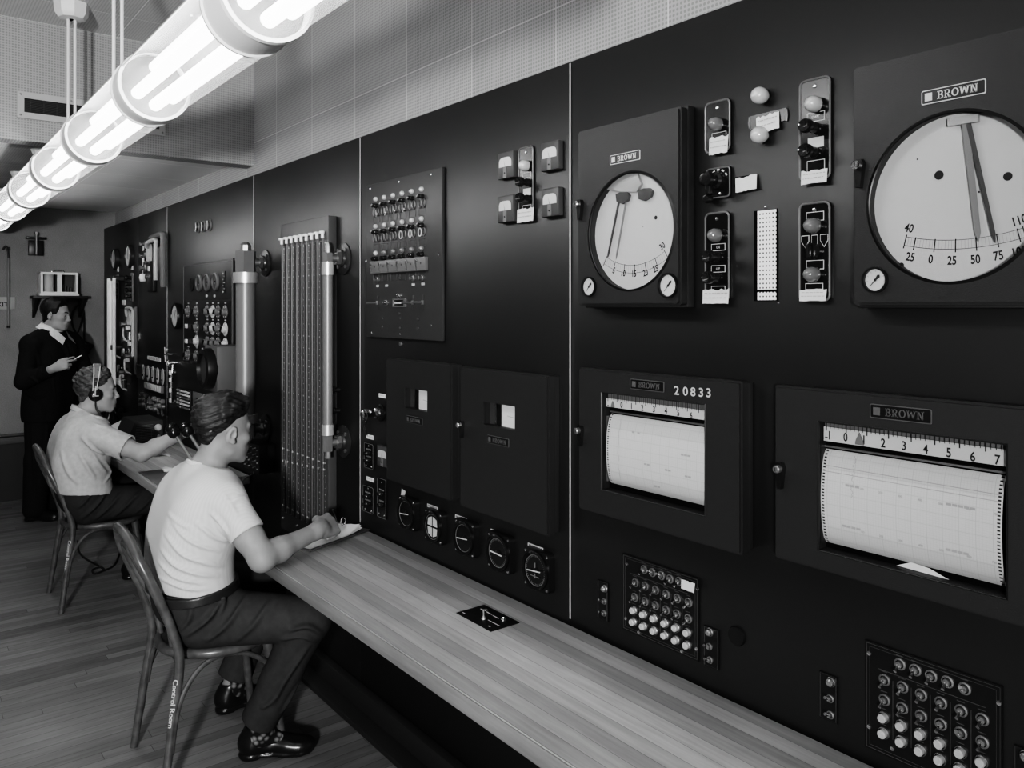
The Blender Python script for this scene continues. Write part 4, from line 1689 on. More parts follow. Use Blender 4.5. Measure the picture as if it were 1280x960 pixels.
for a, b, lit in ((473, 350, 0), (517.3, 348, 0), (528.6, 347.5, 0)):
    x, z = on_plate(a, b)
    m = MB()
    m.lathe([(.011, 0), (.011, .005), (.006, .008), (.006, .018), (0, .019)], (x, -AP, z), (0, -1, 0), 'dull_steel', 16)
    ins.part('toggle_switch', m)
for a, b in ((472, 357.5), (483.3, 357), (516.7, 355.7), (528.8, 355)):
    x, z = on_plate(a, b)
    m = MB()
    for i in range(3):
        m.box((x - .008 + i * .008, -AP - .0004, z), (.006, .0008, .009), 'light_grey')
    ins.part('legend_letters', m)
for a, b in ((472.5, 378.5), (517.2, 378.3), (529.3, 378)):
    x, z = on_plate(a, b)
    m = MB()
    m.box((x, -AP - .001, z), (.012, .002, .055), 'plate_grey', .0005)
    m.box((x, -AP - .004, z), (.009, .008, .016), 'dull_steel', .001)
    m.tube([(x, -AP - .006, z), (x - .004, -AP - .05, z)], [.0035, .005], 'dull_steel', 10)
    ins.part('lever_key', m)
x, z = on_plate(483.2, 378.5)
m = MB()
m.lathe([(.012, 0), (.012, .004), (.008, .006), (.008, .003)], (x, -AP, z), (0, -1, 0), 'dull_steel', 16)
m.lathe([(.005, .002), (.005, .014), (0, .015)], (x, -AP, z), (0, -1, 0), 'chrome', 12)
ins.part('rosette', m)
x0, z0, w0, h0 = ins.rect(492, 373.5, 507.5, 383.8, AP)
m = MB()
m.holed(box_poly(x0, z0, w0, h0), box_poly(x0 - .004, z0, w0 - .014, h0 - .01), -AP, -AP - .006, 'dull_steel')
m.prism(box_poly(x0 - .004, z0, w0 - .014, h0 - .01), -AP, -AP - .001, 'black')
m.prism(box_poly(x0 - .002, z0, w0 - .026, .007), -AP - .001, -AP - .003, 'dial_white')
ins.part('edge_meter', m)
m = MB()
m.lathe([(.008, 0), (.007, .01), (0, .012)], (on_plate(499.5, 369.7)[0], -AP, on_plate(499.5, 369.7)[1]), (0, -1, 0), 'chrome', 12)
ins.part('thumb_screw', m)
for a, b in ((499.5, 348), (499.5, 392), (500, 398), (478, 398), (522.5, 399), (478, 408.5), (523, 410.5), (500, 410)):
    x, z = on_plate(a, b)
    m = MB()
    m.lathe([(.006, 0), (.005, .004), (0, .005)], (x, -AP, z), (0, -1, 0), 'dark_grey', 12)
    ins.part('plug_button', m)
ins = Ins('plug_button', 'single small pale plug on the panel under the annunciator plate', 'plug', 501, 430)
m = MB()
m.lathe([(.009, 0), (.008, .004), (0, .006)], (0, 0, 0), (0, -1, 0), 'dull_steel', 14)
ins.part('disc', m)
# ---------------------------------------------------------------- manometer board and sight tubes
p = .04
a, b = at(351, 283, -p), at(412, 267, -p)
bx0, bx1, bz1 = a.x, min(b.x, -3.256), (a.z + b.z) / 2
bz0 = at(359, 664, -p).z
t = thing('manometer_board', 'tall grey manometer board of nine vertical tubes with white fittings on top', 'gauge', ((bx0 + bx1) / 2, 0, bz0))
w, h = bx1 - bx0, bz1 - bz0
m = MB()
m.box((0, -p / 2, h / 2), (w, p, h), 'board_grey', .003)
m.build('board', t)
zl = at(348, 466, -.02).z - bz0
m = MB()
m.box((-w / 2 - .012, -.014, zl / 2 + .1), (.05, .028, zl - .2), 'board_grey', .002)
m.build('side_plate', t)
for k in range(9):
    x = -w / 2 + w * (k + .62) / 9.3
    m = MB()
    m.tube([(x, -p - .006, .09), (x, -p - .006, h - .09)], .0035, 'board_rib', 8)
    m.build('glass_tube', t)
    m = MB()
    m.box((x + .014, -p - .003, h / 2 - .01), (.02, .006, h - .2), 'board_grey', .001)
    for i in range(46):
        m.box((x + .02, -p - .0064, .12 + (h - .24) * i / 45), (.007, .0008, .0022 if i % 5 else .005), 'light_grey')
    m.build('scale', t)
    m = MB()
    m.box((x - .003, -p - .012, h - .072), (.026, .016, .012), 'white_paint', .002)
    m.lathe([(.007, 0), (.007, .02), (0, .022)], (x + .006, -p - .012, h - .098), (0, 0, 1), 'white_paint', 12)
    m.build('top_fitting', t)
    for zz in (.06, .085, .02, .30 + .004 * k, .36):
        if zz == .02 and k % 3:
            continue
        m = MB()
        m.lathe([(.0055, 0), (.005, .008), (0, .010)], (x + (.006 if zz > .07 else -.002), -p, zz + .035), (0, -1, 0), 'light_grey', 10)
        m.build('bottom_fitting', t)
o = at(356, 580, -.05)
ins_t = thing('paper_scrap', 'small torn white paper scrap stuck to the lower part of the manometer board', 'paper', (o.x, -p - .001, o.z))
m = MB()
m.raw([(-.02, 0, .004), (-.006, 0, -.018), (.018, -.002, -.008), (.022, -.004, .014), (.004, -.003, .010), (-.012, -.001, .018)], [(0, 1, 2, 3, 4, 5)], 'paper')
m.build('scrap', ins_t)


def sight_tube(label, px, px_flange, r, p, zhex1, zcol0, zbot, low_flange_py, full, tm):
    """standing tube held off the panel by two flanged elbows"""
    x = at(px_flange, 330).x
    t = thing('sight_tube', label, 'pipe', (x, 0, 0), 'standing tubes beside the manometer board')
    zt = zhex1
    m = MB()
    m.lathe([(r * .8, zbot + (0.0 if full else .09)), (r, zbot + .09), (r, zcol0), (0, zcol0)], (0, -p, 0), (0, 0, 1), tm, 28)
    m.build('pipe', t)
    m = MB()
    m.box((-r * 1.02 - .001, -p - .0, (zcol0 + zbot) / 2), (.006, r * .9, zcol0 - zbot - .3), 'brass_pale', .002)
    m.build('scale_slot', t)
    rc = r * 1.28
    for z0, z1 in ((zcol0 - .01, zcol0 + .045), (zbot + .07, zbot + .115)):
        m = MB()
        m.lathe([(r, z0), (rc, z0), (rc, z1), (r * .9, z1)], (0, -p, 0), (0, 0, 1), 'brass_pale', 28)
        m.build('collar', t)
    for z0, z1, cap in ((zcol0 + .045, zt, 1), (zbot, zbot + .07, -1)):
        m = MB()
        m.lathe([(0, z0), (r * 1.1, z0), (r * 1.1, z1), (0, z1)], (0, -p, 0), (0, 0, 1), 'mid_dark', 6)
        m.lathe([(r * .6, z1 if cap > 0 else z0 - .03), (r * .6, (z1 if cap > 0 else z0 - .03) + .03), (r * .35, (z1 if cap > 0 else z0 - .03) + .045), (0, (z1 if cap > 0 else z0 - .03) + .045)], (0, -p, 0), (0, 0, 1), 'dull_steel' if cap > 0 else 'mid_dark', 8)
        m.build('hex_nut', t)
    for z in ((zcol0 + zt) / 2 + .02, zbot + .035):
        m = MB()
        rf = .07
        m.lathe([(rf, 0), (rf, .006), (rf * .8, .010), (rf * .55, .012), (rf * .5, .02), (rf * .3, .022), (rf * .3, .03), (0, .03)], (.0, 0, z), (0, -1, 0), 'flange_dark', 36)
        m.build('flange', t)
        m = MB()
        m.tube([(0, -.02, z), (0, -p, z)], min(.022, r * .9), 'dull_steel', 16)
        m.lathe([(.03, 0), (.03, .018), (0, .018)], (0, -.02, z), (0, -1, 0), 'dull_steel', 6)
        m.build('stub_pipe', t)
        for k in range(4):
            aa = PI / 4 + k * PI / 2
            m = MB()
            m.lathe([(.009, 0), (.009, .007), (0, .008)], (rf * .72 * math.cos(aa), -.008, z + rf * .72 * math.sin(aa)), (0, -1, 0), 'dull_steel', 6)
            m.build('bolt', t)
    return t


sight_tube('thick pale standing tube left of the manometer board, behind the front man', 307, 332, .049, .105, 1.955, 1.80, 1.0, 530, False, 'tube_grey')
sight_tube('slim standing tube right of the manometer board, above the clipboard', 410, 430, .021, .075, 1.90, 1.815, 1.05, 560, True, 'tube_grey')
for k, py in enumerate((487, 513)):
    o = at(424, py)
    t = thing('rotary_control', ('upper' if k == 0 else 'lower') + ' black knob of two on the panel right of the slim standing tube', 'knob', (o.x, 0, o.z), 'two black knobs beside the slim standing tube')
    m = MB()
    m.lathe([(.012, 0), (.009, .02), (.014, .024), (.014, .034), (0, .037)], (0, 0, 0), (0, -1, 0), 'bakelite', 18)
    m.build('knob', t)

# switch box at the end of the far worktop, projecting case with a round bezel
t = thing('switch_box', 'black box dotted with small switches beside the face of the seated man in front', 'box', (-4.073, 0, .895))
m = MB()
m.box((0, -.042, 0), (.22, .083, .145), 'black', .003)
m.build('case', t)
rnd = random.Random(3)
for i in range(7):
    for j in range(4):
        m = MB()
        m.lathe([(.0045, 0), (.0035, .009), (0, .010)], (-.09 + .03 * i, -.083, -.05 + .032 * j + .008 * (i % 2)), (0, -1, 0), 'light_grey' if rnd.random() < .45 else 'dull_steel', 10)
        m.build('toggle', t)
t = thing('round_front_case', 'deep grey case with a thick black round bezel, left of the thick standing tube', 'instrument', (-4.46, 0, 1.33))
m = MB()
m.box((0, -.085, 0), (.22, .17, .25), 'case_mid', .006)
m.build('case', t)
m = MB()
m.lathe([(.112, .165), (.112, .19), (.105, .215), (.085, .22), (.08, .20), (0, .20)], (0, 0, 0), (0, -1, 0), 'black', 40)
m.build('bezel', t)
m = MB()
m.lathe([(.08, .2005), (0, .2005)], (0, 0, 0), (0, -1, 0), 'dark_grey', 30)
m.build('screen', t)


# ---------------------------------------------------------------- switch matrix panel
def face_gauge(ins, x, z, r, y, white=.74, bezel='light_grey', name='gauge', ang=.5, m_face='dial_white'):
    m = MB()
    m.lathe([(r * 1.15, 0), (r * 1.15, .012), (r * .95, .016), (r * .92, .008)], (x, y, z), (0, -1, 0), bezel, 26)
    m.lathe([(r * .92, .008), (0, .008)], (x, y, z), (0, -1, 0), m_face, 26)
    c, s_ = math.cos(ang), math.sin(ang)
    m.raw([(x - r * .3 * c + .003 * s_, y - .0095, z - r * .3 * s_ - .003 * c), (x - r * .3 * c - .003 * s_, y - .0095, z - r * .3 * s_ + .003 * c), (x + r * .75 * c, y - .0095, z + r * .75 * s_)], [(0, 1, 2)], 'ink' if m_face == 'dial_white' else 'light_grey')
    m.lathe([(r * .14, .0085), (r * .14, .012), (0, .013)], (x, y, z), (0, -1, 0), 'ink', 10)
    return ins.part(name, m)


ins = Ins('switch_matrix_panel', 'tall dark plate with rows of round selector switches and three grey gauges', 'panel', 258, 395)
rc = ins.rect(229, 331.5, 291, 463, .01)
m = MB()
m.box((rc[0], -.005, rc[1]), (rc[2], .01, rc[3]), 'plate_dark', .002)
m.tube([(a, -.01, b) for a, b in box_poly(rc[0], rc[1], rc[2] - .02, rc[3] - .02)], .0015, 'panel_line2', 4, closed=True)
ins.part('plate', m)
r2 = ins.rect(232, 376, 288, 456.5, .012)
m = MB()
m.box((r2[0], -.012, r2[1]), (r2[2], .004, r2[3]), 'black', .001)
ins.part('lower_plate', m)
for a, b in ((248, 353.6), (257.8, 352.8), (268.3, 352)):
    x, z = ins.L(a, b, .02)
    face_gauge(ins, x, z, .047, -.01, bezel='rack_grey', m_face='dark_grey', ang=1.9)
x, z = ins.L(239.7, 356, .01)
m = MB()
m.lathe([(.045, 0), (.045, .003), (.04, .004), (.038, .001), (0, .001)], (x, -.01, z), (0, -1, 0), 'black', 26)
ins.part('blank_cover', m)
for a, b in ((258.4, 370), (268.3, 370)):
    x, z = ins.L(a, b, .012)
    m = MB()
    m.lathe([(.010, 0), (.008, .008), (0, .010)], (x, -.01, z), (0, -1, 0), 'lamp_lens', 12)
    ins.part('indicator_lamp', m)
x, z = ins.L(280, 353, .012)
m = MB()
m.box((x, -.012, z), (.05, .006, .13), 'black', .001)
for k in range(7):
    m.box((x - .005 + .018 * (k % 2), -.017, z - .055 + k * .018), (.014, .006, .008), 'dull_steel' if k % 3 else 'light_grey', .001)
ins.part('terminal_block', m)
colp = [235.5, 246, 253, 259.4, 266.3, 273.1, 281.9]
for r_, (py, cols) in enumerate(((389.5, [0, 1, 3, 4, 5, 6]), (410, [1, 3, 4, 5, 6]), (428, [1, 3, 4, 5, 6]), (447, [0, 1, 2]))):
    zz = ins.L(259, py, .014)[1]
    for c in cols:
        x = ins.L(colp[c], py, .014)[0]
        m = MB()
        wh = (c == 6 and r_ in (1, 2)) or (c == 4 and r_ < 2) or (c == 1 and r_ == 2)
        mt = 'light_grey' if wh else 'rack_grey'
        m.lathe([(.04, 0), (.04, .004), (.034, .006), (.022, .007), (.02, .02), (.014, .026), (0, .026)], (x, -.014, zz), (0, -1, 0), mt, 20)
        m.box((x, -.043, zz), (.008, .01, .034), 'black', .001, rot=Matrix.Rotation(.4 * ((c * 3 + r_) % 4 - 1.5), 4, 'Y'))
        for k in range(6):
            aa = PI * k / 3
            m.box((x + .032 * math.cos(aa), -.0205, zz + .032 * math.sin(aa)), (.006, .001, .006), 'white_paint')
        ins.part('selector_switch', m)
        m = MB()
        m.box((x, -.0147, zz + .052), (.03, .0012, .008), 'light_grey')
        ins.part('legend_plate', m)
for a, b in ((232.3, 407.5), (232.3, 426.5), (240.5, 427)):
    x, z = ins.L(a, b, .02)
    m = MB()
    m.box((x, -.018, z), (.05, .006, .028), 'paper', .001)
    ins.part('paper_label', m)

# lamps, gauges and levers round it
for k, (a, b) in enumerate(((248.5, 284), (255.8, 283), (263, 281.5))):
    ins = Ins('bulls_eye', ('left', 'middle', 'right')[k] + ' one of three round indicators high on the panel above the switch matrix', 'indicator', a, b, 'three round indicators above the switch matrix')
    m = MB()
    m.lathe([(.036, 0), (.036, .008), (.03, .012), (.028, .006)], (0, 0, 0), (0, -1, 0), 'rack_grey', 24)
    m.lathe([(.028, .006), (.02, .012), (0, .014)], (0, 0, 0), (0, -1, 0), 'black', 24)
    m.tube([(.0, -.02, .026), (.008, -.02, .0), (-.006, -.02, -.028)], .004, 'light_grey', 6)
    ins.part('lens', m)
ins = Ins('round_gauge', 'round white gauge in a deep black case, on the panel left of the switch matrix', 'gauge', 219, 395)
x, z = ins.L(217.5, 395, .035)
m = MB()
m.lathe([(.085, 0), (.088, .025), (.083, .036), (.075, .036), (.073, .03)], (x, 0, z), (0, -1, 0), 'black', 32)
ins.part('case', m)
m = MB()
m.lathe([(.073, .03), (0, .03)], (x, 0, z), (0, -1, 0), 'dial_white', 32)
m.box((x + .004, -.031, z + .01), (.004, .001, .07), 'ink', rot=Matrix.Rotation(.5, 4, 'Y'))
ins.part('dial_face', m)
for k, (a, b, kind) in enumerate(((217.8, 442.6, 'cross'), (220, 457, 'cock'), (219.5, 478, 'pipe'), (209.5, 437.5, 'stud'), (209.5, 454.5, 'stud'))):
    lab = {'cross': 'bright cross handle valve on the panel below the round white gauge', 'cock': 'small bright cock under the cross handle valve', 'pipe': 'column of bright fittings below the small cock, above the card rack', 'stud': ('upper' if b < 440 else 'lower') + ' bright stud left of the cross handle valve'}[kind]
    ins = Ins('valve' if kind != 'stud' else 'panel_stud', lab, 'valve' if kind != 'stud' else 'stud', a, b)
    m = MB()
    if kind == 'cross':
        m.tube([(0, 0, 0), (0, -.06, 0)], .006, 'chrome', 8)
        m.tube([(-.05, -.06, -.012), (.05, -.06, .012)], .006, 'chrome', 8)
        m.tube([(.008, -.06, -.05), (-.008, -.06, .05)], .006, 'chrome', 8)
        ins.part('handle', m)
    elif kind == 'cock':
        m.lathe([(.016, 0), (.014, .03), (.02, .034), (.02, .05), (0, .05)], (0, 0, .02), (0, -1, 0), 'chrome', 14)
        ins.part('body', m)
        m = MB()
        m.tube([(-.03, -.05, .035), (.035, -.055, .0)], .007, 'chrome', 8)
        m.tube([(.0, -.02, .01), (.02, -.03, -.05)], .010, 'chrome', 8)
        ins.part('handle', m)
    elif kind == 'pipe':
        m.tube([(0, -.03, -.14), (0, -.03, .085)], .010, 'dull_steel', 10)
        m.tube([(0, 0, .07), (0, -.03, .07)], .012, 'dull_steel', 10)
        m.tube([(0, 0, -.13), (0, -.03, -.13)], .012, 'dull_steel', 10)
        ins.part('pipe', m)
        for zz in (.07, .02, -.05, -.12):
            m = MB()
            m.lathe([(.02, -.015), (.02, .015), (0, .015)], (0, -.032, zz), (0, 0, 1), 'chrome', 8)
            ins.part('fitting', m)
    else:
        m.lathe([(.012, 0), (.009, .01), (0, .012)], (0, 0, 0), (0, -1, 0), 'light_grey', 12)
        ins.part('stud', m)
# rack of cards and the grey hinged plate below
ins = Ins('card_rack', 'small rack of stacked pale label cards on the panel above the reaching arm', 'rack', 232, 500)
rc = ins.rect(224, 484, 241, 515)
m = MB()
m.box((rc[0], -.008, rc[1]), (rc[2], .016, rc[3]), 'black', .002)
ins.part('rack', m)
for k in range(6):
    m = MB()
    zc_ = rc[1] + rc[3] * (.4 - .155 * k)
    m.box((rc[0] + .012 * (k % 2), -.02, zc_), (rc[2] * .88, .01, rc[3] * .085), ('light_grey', 'paper', 'rack_grey')[k % 3], .001)
    m.box((rc[0] - .04, -.028, zc_), (.03, .008, .012), 'dull_steel', .001)
    ins.part('card', m)
ins = Ins('hinged_plate', 'plain grey plate on the panel right of the card rack', 'plate', 250, 498)
rc = ins.rect(243, 489, 257, 510)
m = MB()
m.box((rc[0], -.006, rc[1]), (rc[2], .012, rc[3]), 'rack_grey', .002)
ins.part('plate', m)
m = MB()
m.lathe([(.012, .012), (.012, .022), (0, .024)], (rc[0], 0, rc[1]), (0, -1, 0), 'black', 12)
ins.part('knob', m)

# ---------------------------------------------------------------- narrow section: control relay and five meters
ins = Ins('relay_instrument', 'upright instrument with a white arched window under a pale inverted U pipe', 'instrument', 188, 326)
m = MB()
U0, U1 = ins.L(186, 303, .06), ins.L(197, 350, .06)
m.tube(spline([(U0[0] - .10, -.05, U0[1] - .03), (U0[0] - .03, -.06, U0[1] + .0), (U1[0] - .06, -.06, U0[1] + .005), (U1[0] - .05, -.06, U0[1] - .04), (U1[0] - .05, -.06, U1[1])], 5), .015, 'light_grey', 10)
ins.part('inner_pipe', m)
m = MB()
m.tube(spline([(U0[0] - .05, -.03, U0[1] + .035), (U1[0] - .0, -.03, U0[1] + .045), (U1[0] + .035, -.03, U0[1] + .02), (U1[0] + .035, -.03, U0[1] - .05), (U1[0] + .035, -.03, U1[1] - .05)], 5), .022, 'rack_grey', 10)
ins.part('outer_pipe', m)
m = MB()
x, z = ins.L(186.5, 314, .03)
n = 10
m.box((x, -.012, z - .10), (.16, .024, .4), 'black', .003)
ins.part('backing_plate', m)
m = MB()
m.prism([(x - .055, z - .075), (x + .055, z - .075)] + [(x + .055 * math.cos(PI * i / n), z + .02 + .06 * math.sin(PI * i / n)) for i in range(n + 1)], -.024, -.04, 'dial_white')
ins.part('window', m)
for k, (a, b, s_) in enumerate(((179, 305, 1), (179, 310.5, .6), (179, 319.5, 1), (179, 325, .8), (179, 335, 1.2), (186, 328, .6), (186, 336, .7), (186, 346, .9), (178.5, 347, .9))):
    x, z = ins.L(a, b, .03)
    m = MB()
    if k in (1, 3, 6):
        m.box((x, -.03, z), (.045 * s_ + .01, .006, .035), 'paper', .001)
        m.box((x, -.013, z), (.02, .027, .02), 'black')
        ins.part('paper_label', m)
    elif k == 8:
        m.lathe([(.02, -.028), (.028, 0), (.02, .028), (0, .028)], (x, -.03, z), (0, 0, 1), 'white_paint', 12)
        m.tube([(x, -.03, z + .02), (x, -.03, z + .14)], .004, 'light_grey', 6)
        ins.part('pendant_bulb', m)
    else:
        m.lathe([(.025 * s_, 0), (.025 * s_, .02), (.015 * s_, .026), (.015 * s_, .05), (.02 * s_, .055), (0, .06)], (x, 0, z), (0, -1, 0), 'dull_steel', 12)
        m.tube([(x - .03, -.04, z + .01), (x + .02, -.045, z - .008)], .006, 'chrome', 6)
        ins.part('valve', m)
ins = Ins('name_label', 'white label strip on the panel above the five oval meters', 'label', 193, 450)
rc = ins.rect(185, 446, 201, 454)
m = MB()
m.box((rc[0], -.002, rc[1] + .01), (rc[2], .004, rc[3]), 'paper')
for k in range(7):
    m.box((rc[0] - rc[2] * .36 + k * rc[2] * .12, -.0045, rc[1] + .01), (rc[2] * .07, .001, .02), 'ink_grey')
ins.part('card', m)
ins = Ins('meter_bank', 'row of five upright white oval meters in one dark case', 'meters', 192, 469)
rc = ins.rect(176, 458, 208, 480)
m = MB()
m.box((rc[0], -.015, rc[1]), (rc[2], .03, rc[3] * 1.12), 'plate_grey', .003)
m.box((rc[0], -.02, rc[1] + rc[3] * .66), (rc[2] * 1.06, .02, .008), 'rack_grey', .001)
ins.part('case', m)
for k, (a, b) in enumerate(((179.4, 465.8), (185.3, 467.2), (191.4, 468.8), (197.4, 470.4), (203.7, 472.4))):
    x, z = ins.L(a, b, .03)
    z = rc[1] + .01
    m = MB()
    m.prism([(x + .034 * math.cos(t_), z + .056 * math.sin(t_) * (1 if math.sin(t_) < 0 else 1.1)) for t_ in np.linspace(0, 2 * PI, 26, endpoint=False)], -.03, -.034, 'dial_white')
    m.lathe([(.008, .034), (.006, .04), (0, .041)], (x, 0, z - .02), (0, -1, 0), 'ink', 10)
    m.box((x + .006, -.0346, z + .012), (.003, .0008, .05), 'ink')
    ins.part('dial_face', m)
ins = Ins('terminal_strip', 'pale terminal strip of many contacts below the five oval meters', 'strip', 194, 484)
rc = ins.rect(184, 478.5, 205, 489)
m = MB()
m.box((rc[0], -.01, rc[1]), (rc[2], .02, .055), 'rack_grey', .002)
ins.part('base', m)
for k in range(12):
    m = MB()
    m.box((rc[0] - rc[2] * .45 + k * rc[2] * .082, -.023, rc[1]), (rc[2] * .045, .008, .046), 'light_grey', .001)
    ins.part('contact', m)
rnd = random.Random(11)
ins = Ins('relay_rack', 'dark rack of small relays, knobs and pipes on the panel above the radio set', 'rack', 195, 503)
rc = ins.rect(180, 488, 210, 520)
m = MB()
m.box((rc[0], -.006, rc[1]), (rc[2], .012, rc[3]), 'black', .002)
ins.part('plate', m)
for r_ in range(3):
    for c in range(6):
        x = rc[0] + rc[2] * (-.42 + .168 * c)
        z = rc[1] + rc[3] * (.3 - .3 * r_)
        m = MB()
        k = rnd.random()
        if k < .4:
            m.lathe([(.022, 0), (.02, .02), (.012, .024), (.012, .04), (0, .042)], (x, -.012, z), (0, -1, 0), 'dull_steel', 12)
        elif k < .75:
            m.box((x, -.025, z), (.04, .026, .03), 'rack_grey', .003)
            m.box((x, -.04, z), (.012, .008, .012), 'chrome', .001)
        else:
            m.tube([(x - .03, -.02, z), (x + .03, -.03, z - .02)], .009, 'dull_steel', 8)
        ins.part('relay', m)

# ---------------------------------------------------------------- last section
for k, (a, b, r) in enumerate(((146.5, 324, .088), (164.6, 320.5, .092))):
    ins = Ins('round_gauge', ('left' if k == 0 else 'right') + ' of two round pale gauges high on the far end panel', 'gauge', a, b, 'two gauges high on the far end panel')
    m = MB()
    m.lathe([(r * 1.05, 0), (r * 1.05, .03), (r * .93, .036), (r * .9, .028)], (0, 0, 0), (0, -1, 0), 'flange_dark', 32)
    ins.part('case', m)
    m = MB()
    m.lathe([(r * .9, .028), (0, .028)], (0, 0, 0), (0, -1, 0), 'light_grey', 32)
    m.box((0, -.03, .02), (.006, .001, .09), 'ink')
    ins.part('dial_face', m)
for k, (a, b) in enumerate(((148, 360), (165.8, 359))):
    ins = Ins('switch_station', ('left' if k == 0 else 'right') + ' upright strip of black buttons below the two gauges of the far end panel', 'switch', a, b, 'button strips on the far end panel')
    m = MB()
    m.box((0, -.005, 0), (.075, .01, .23), 'rack_grey', .003)
    ins.part('face_plate', m)
    for j in range(4):
        m = MB()
        pushknob(m, -.004, .075 - .05 * j, .02, -.01)
        ins.part('push_button', m)
    m = MB()
    m.box((0, -.004, .16), (.05, .008, .04), 'paper', .001)
    ins.part('paper_label', m)
ins = Ins('paper_tag', 'white paper tag on the far end panel between the button strip and the pipework', 'label', 155, 378)
m = MB()
m.box((0, -.003, 0), (.11, .006, .042), 'paper', .001)
ins.part('card', m)
ins = Ins('level_column', 'pair of tall pale tubes standing on the far end panel behind the man with headphones', 'pipe', 140, 420)
o = ins.o
zt_, zb_ = at(140, 348, -.08).z - o.z, TZ - o.z
for k, (a, r) in enumerate(((138.5, .03), (142.8, .014))):
    x = ins.L(a, 400, .08)[0]
    m = MB()
    m.tube([(x, -.08, zb_ + .03), (x, -.08, zt_)], r, 'white_paint', 14)
    ins.part('tube', m)
for zz in (zt_, zb_ + .05, (zt_ + zb_) / 2):
    m = MB()
    m.box((ins.L(140.5, 400, .08)[0], -.045, zz), (.13, .09, .04), 'flange_dark', .004)
    ins.part('bracket', m)
ins = Ins('pipework_instrument', 'tall instrument with pipes, valves and a white window at the far end panel', 'instrument', 158, 420)
rc = ins.rect(152, 386, 170, 468)
m = MB()
m.box((rc[0], -.008, rc[1]), (rc[2], .016, rc[3]), 'black', .003)
ins.part('backing_plate', m)
m = MB()
x, z = ins.L(160, 397, .03)
m.prism([(x - .045, z - .06), (x + .045, z - .06)] + [(x + .045 * math.cos(PI * i / 8), z + .01 + .05 * math.sin(PI * i / 8)) for i in range(9)], -.016, -.03, 'dial_white')
ins.part('window', m)
m = MB()
x1, z1 = ins.L(166.5, 388, .04)
m.tube([(x1, -.04, z1), (x1, -.04, z1 - .36)], .014, 'light_grey', 10)
m.tube([(x1 + .04, -.03, z1 + .03), (x1 + .04, -.03, z1 - .5)], .014, 'rack_grey', 10)
m.tube(spline([(x1 - .22, -.04, z1 - .05), (x1 - .2, -.05, z1 + .015), (x1 - .05, -.05, z1 + .02), (x1, -.04, z1)], 5), .010, 'light_grey', 8)
ins.part('pipe', m)
rnd = random.Random(5)
for k in range(16):
    a, b = rnd.uniform(148, 164), 405 + k * 5
    x, z = ins.L(a, b, .03)
    m = MB()
    j = k % 4
    if j == 0:
        m.lathe([(.03, 0), (.03, .02), (.018, .026), (.018, .06), (.026, .066), (0, .07)], (x, -.012, z), (0, -1, 0), 'dull_steel', 12)
        ins.part('valve', m)
    elif j == 1:
        m.box((x, -.03, z), (.05, .03, .03), 'paper' if k < 9 else 'light_grey', .002)
        ins.part('paper_label', m)
    elif j == 2:
        m.tube(spline([(x - .09, -.05, z + .03), (x - .02, -.06, z - .05), (x + .05, -.03, z - .08)], 5), .008, 'light_grey', 8)
        ins.part('pipe', m)
    else:
        m.lathe([(.02, -.03), (.02, .03), (0, .03)], (x, -.04, z), (0, 0, 1), 'chrome', 10)
        m.box((x, -.02, z), (.012, .04, .012), 'dull_steel')
        ins.part('fitting', m)
ins = Ins('small_case', 'pale box on the far end panel just beyond the face of the headphones wearer', 'box', 154.5, 477)
m = MB()
m.box((0, -.025, 0), (.16, .05, .05), 'paper', .008)
ins.part('case', m)
# ---------------------------------------------------------------- bentwood chairs
CHAIR = thing('bentwood_chair', 'bentwood chair lettered Control Room under the seated man in the white T-shirt', 'chair', (-3.07, -0.59, 0), 'bentwood chairs')
BW, BY, FY = .205, -.235, .185      # half spacing of the rear feet, y of rear and front feet
SZ = .455


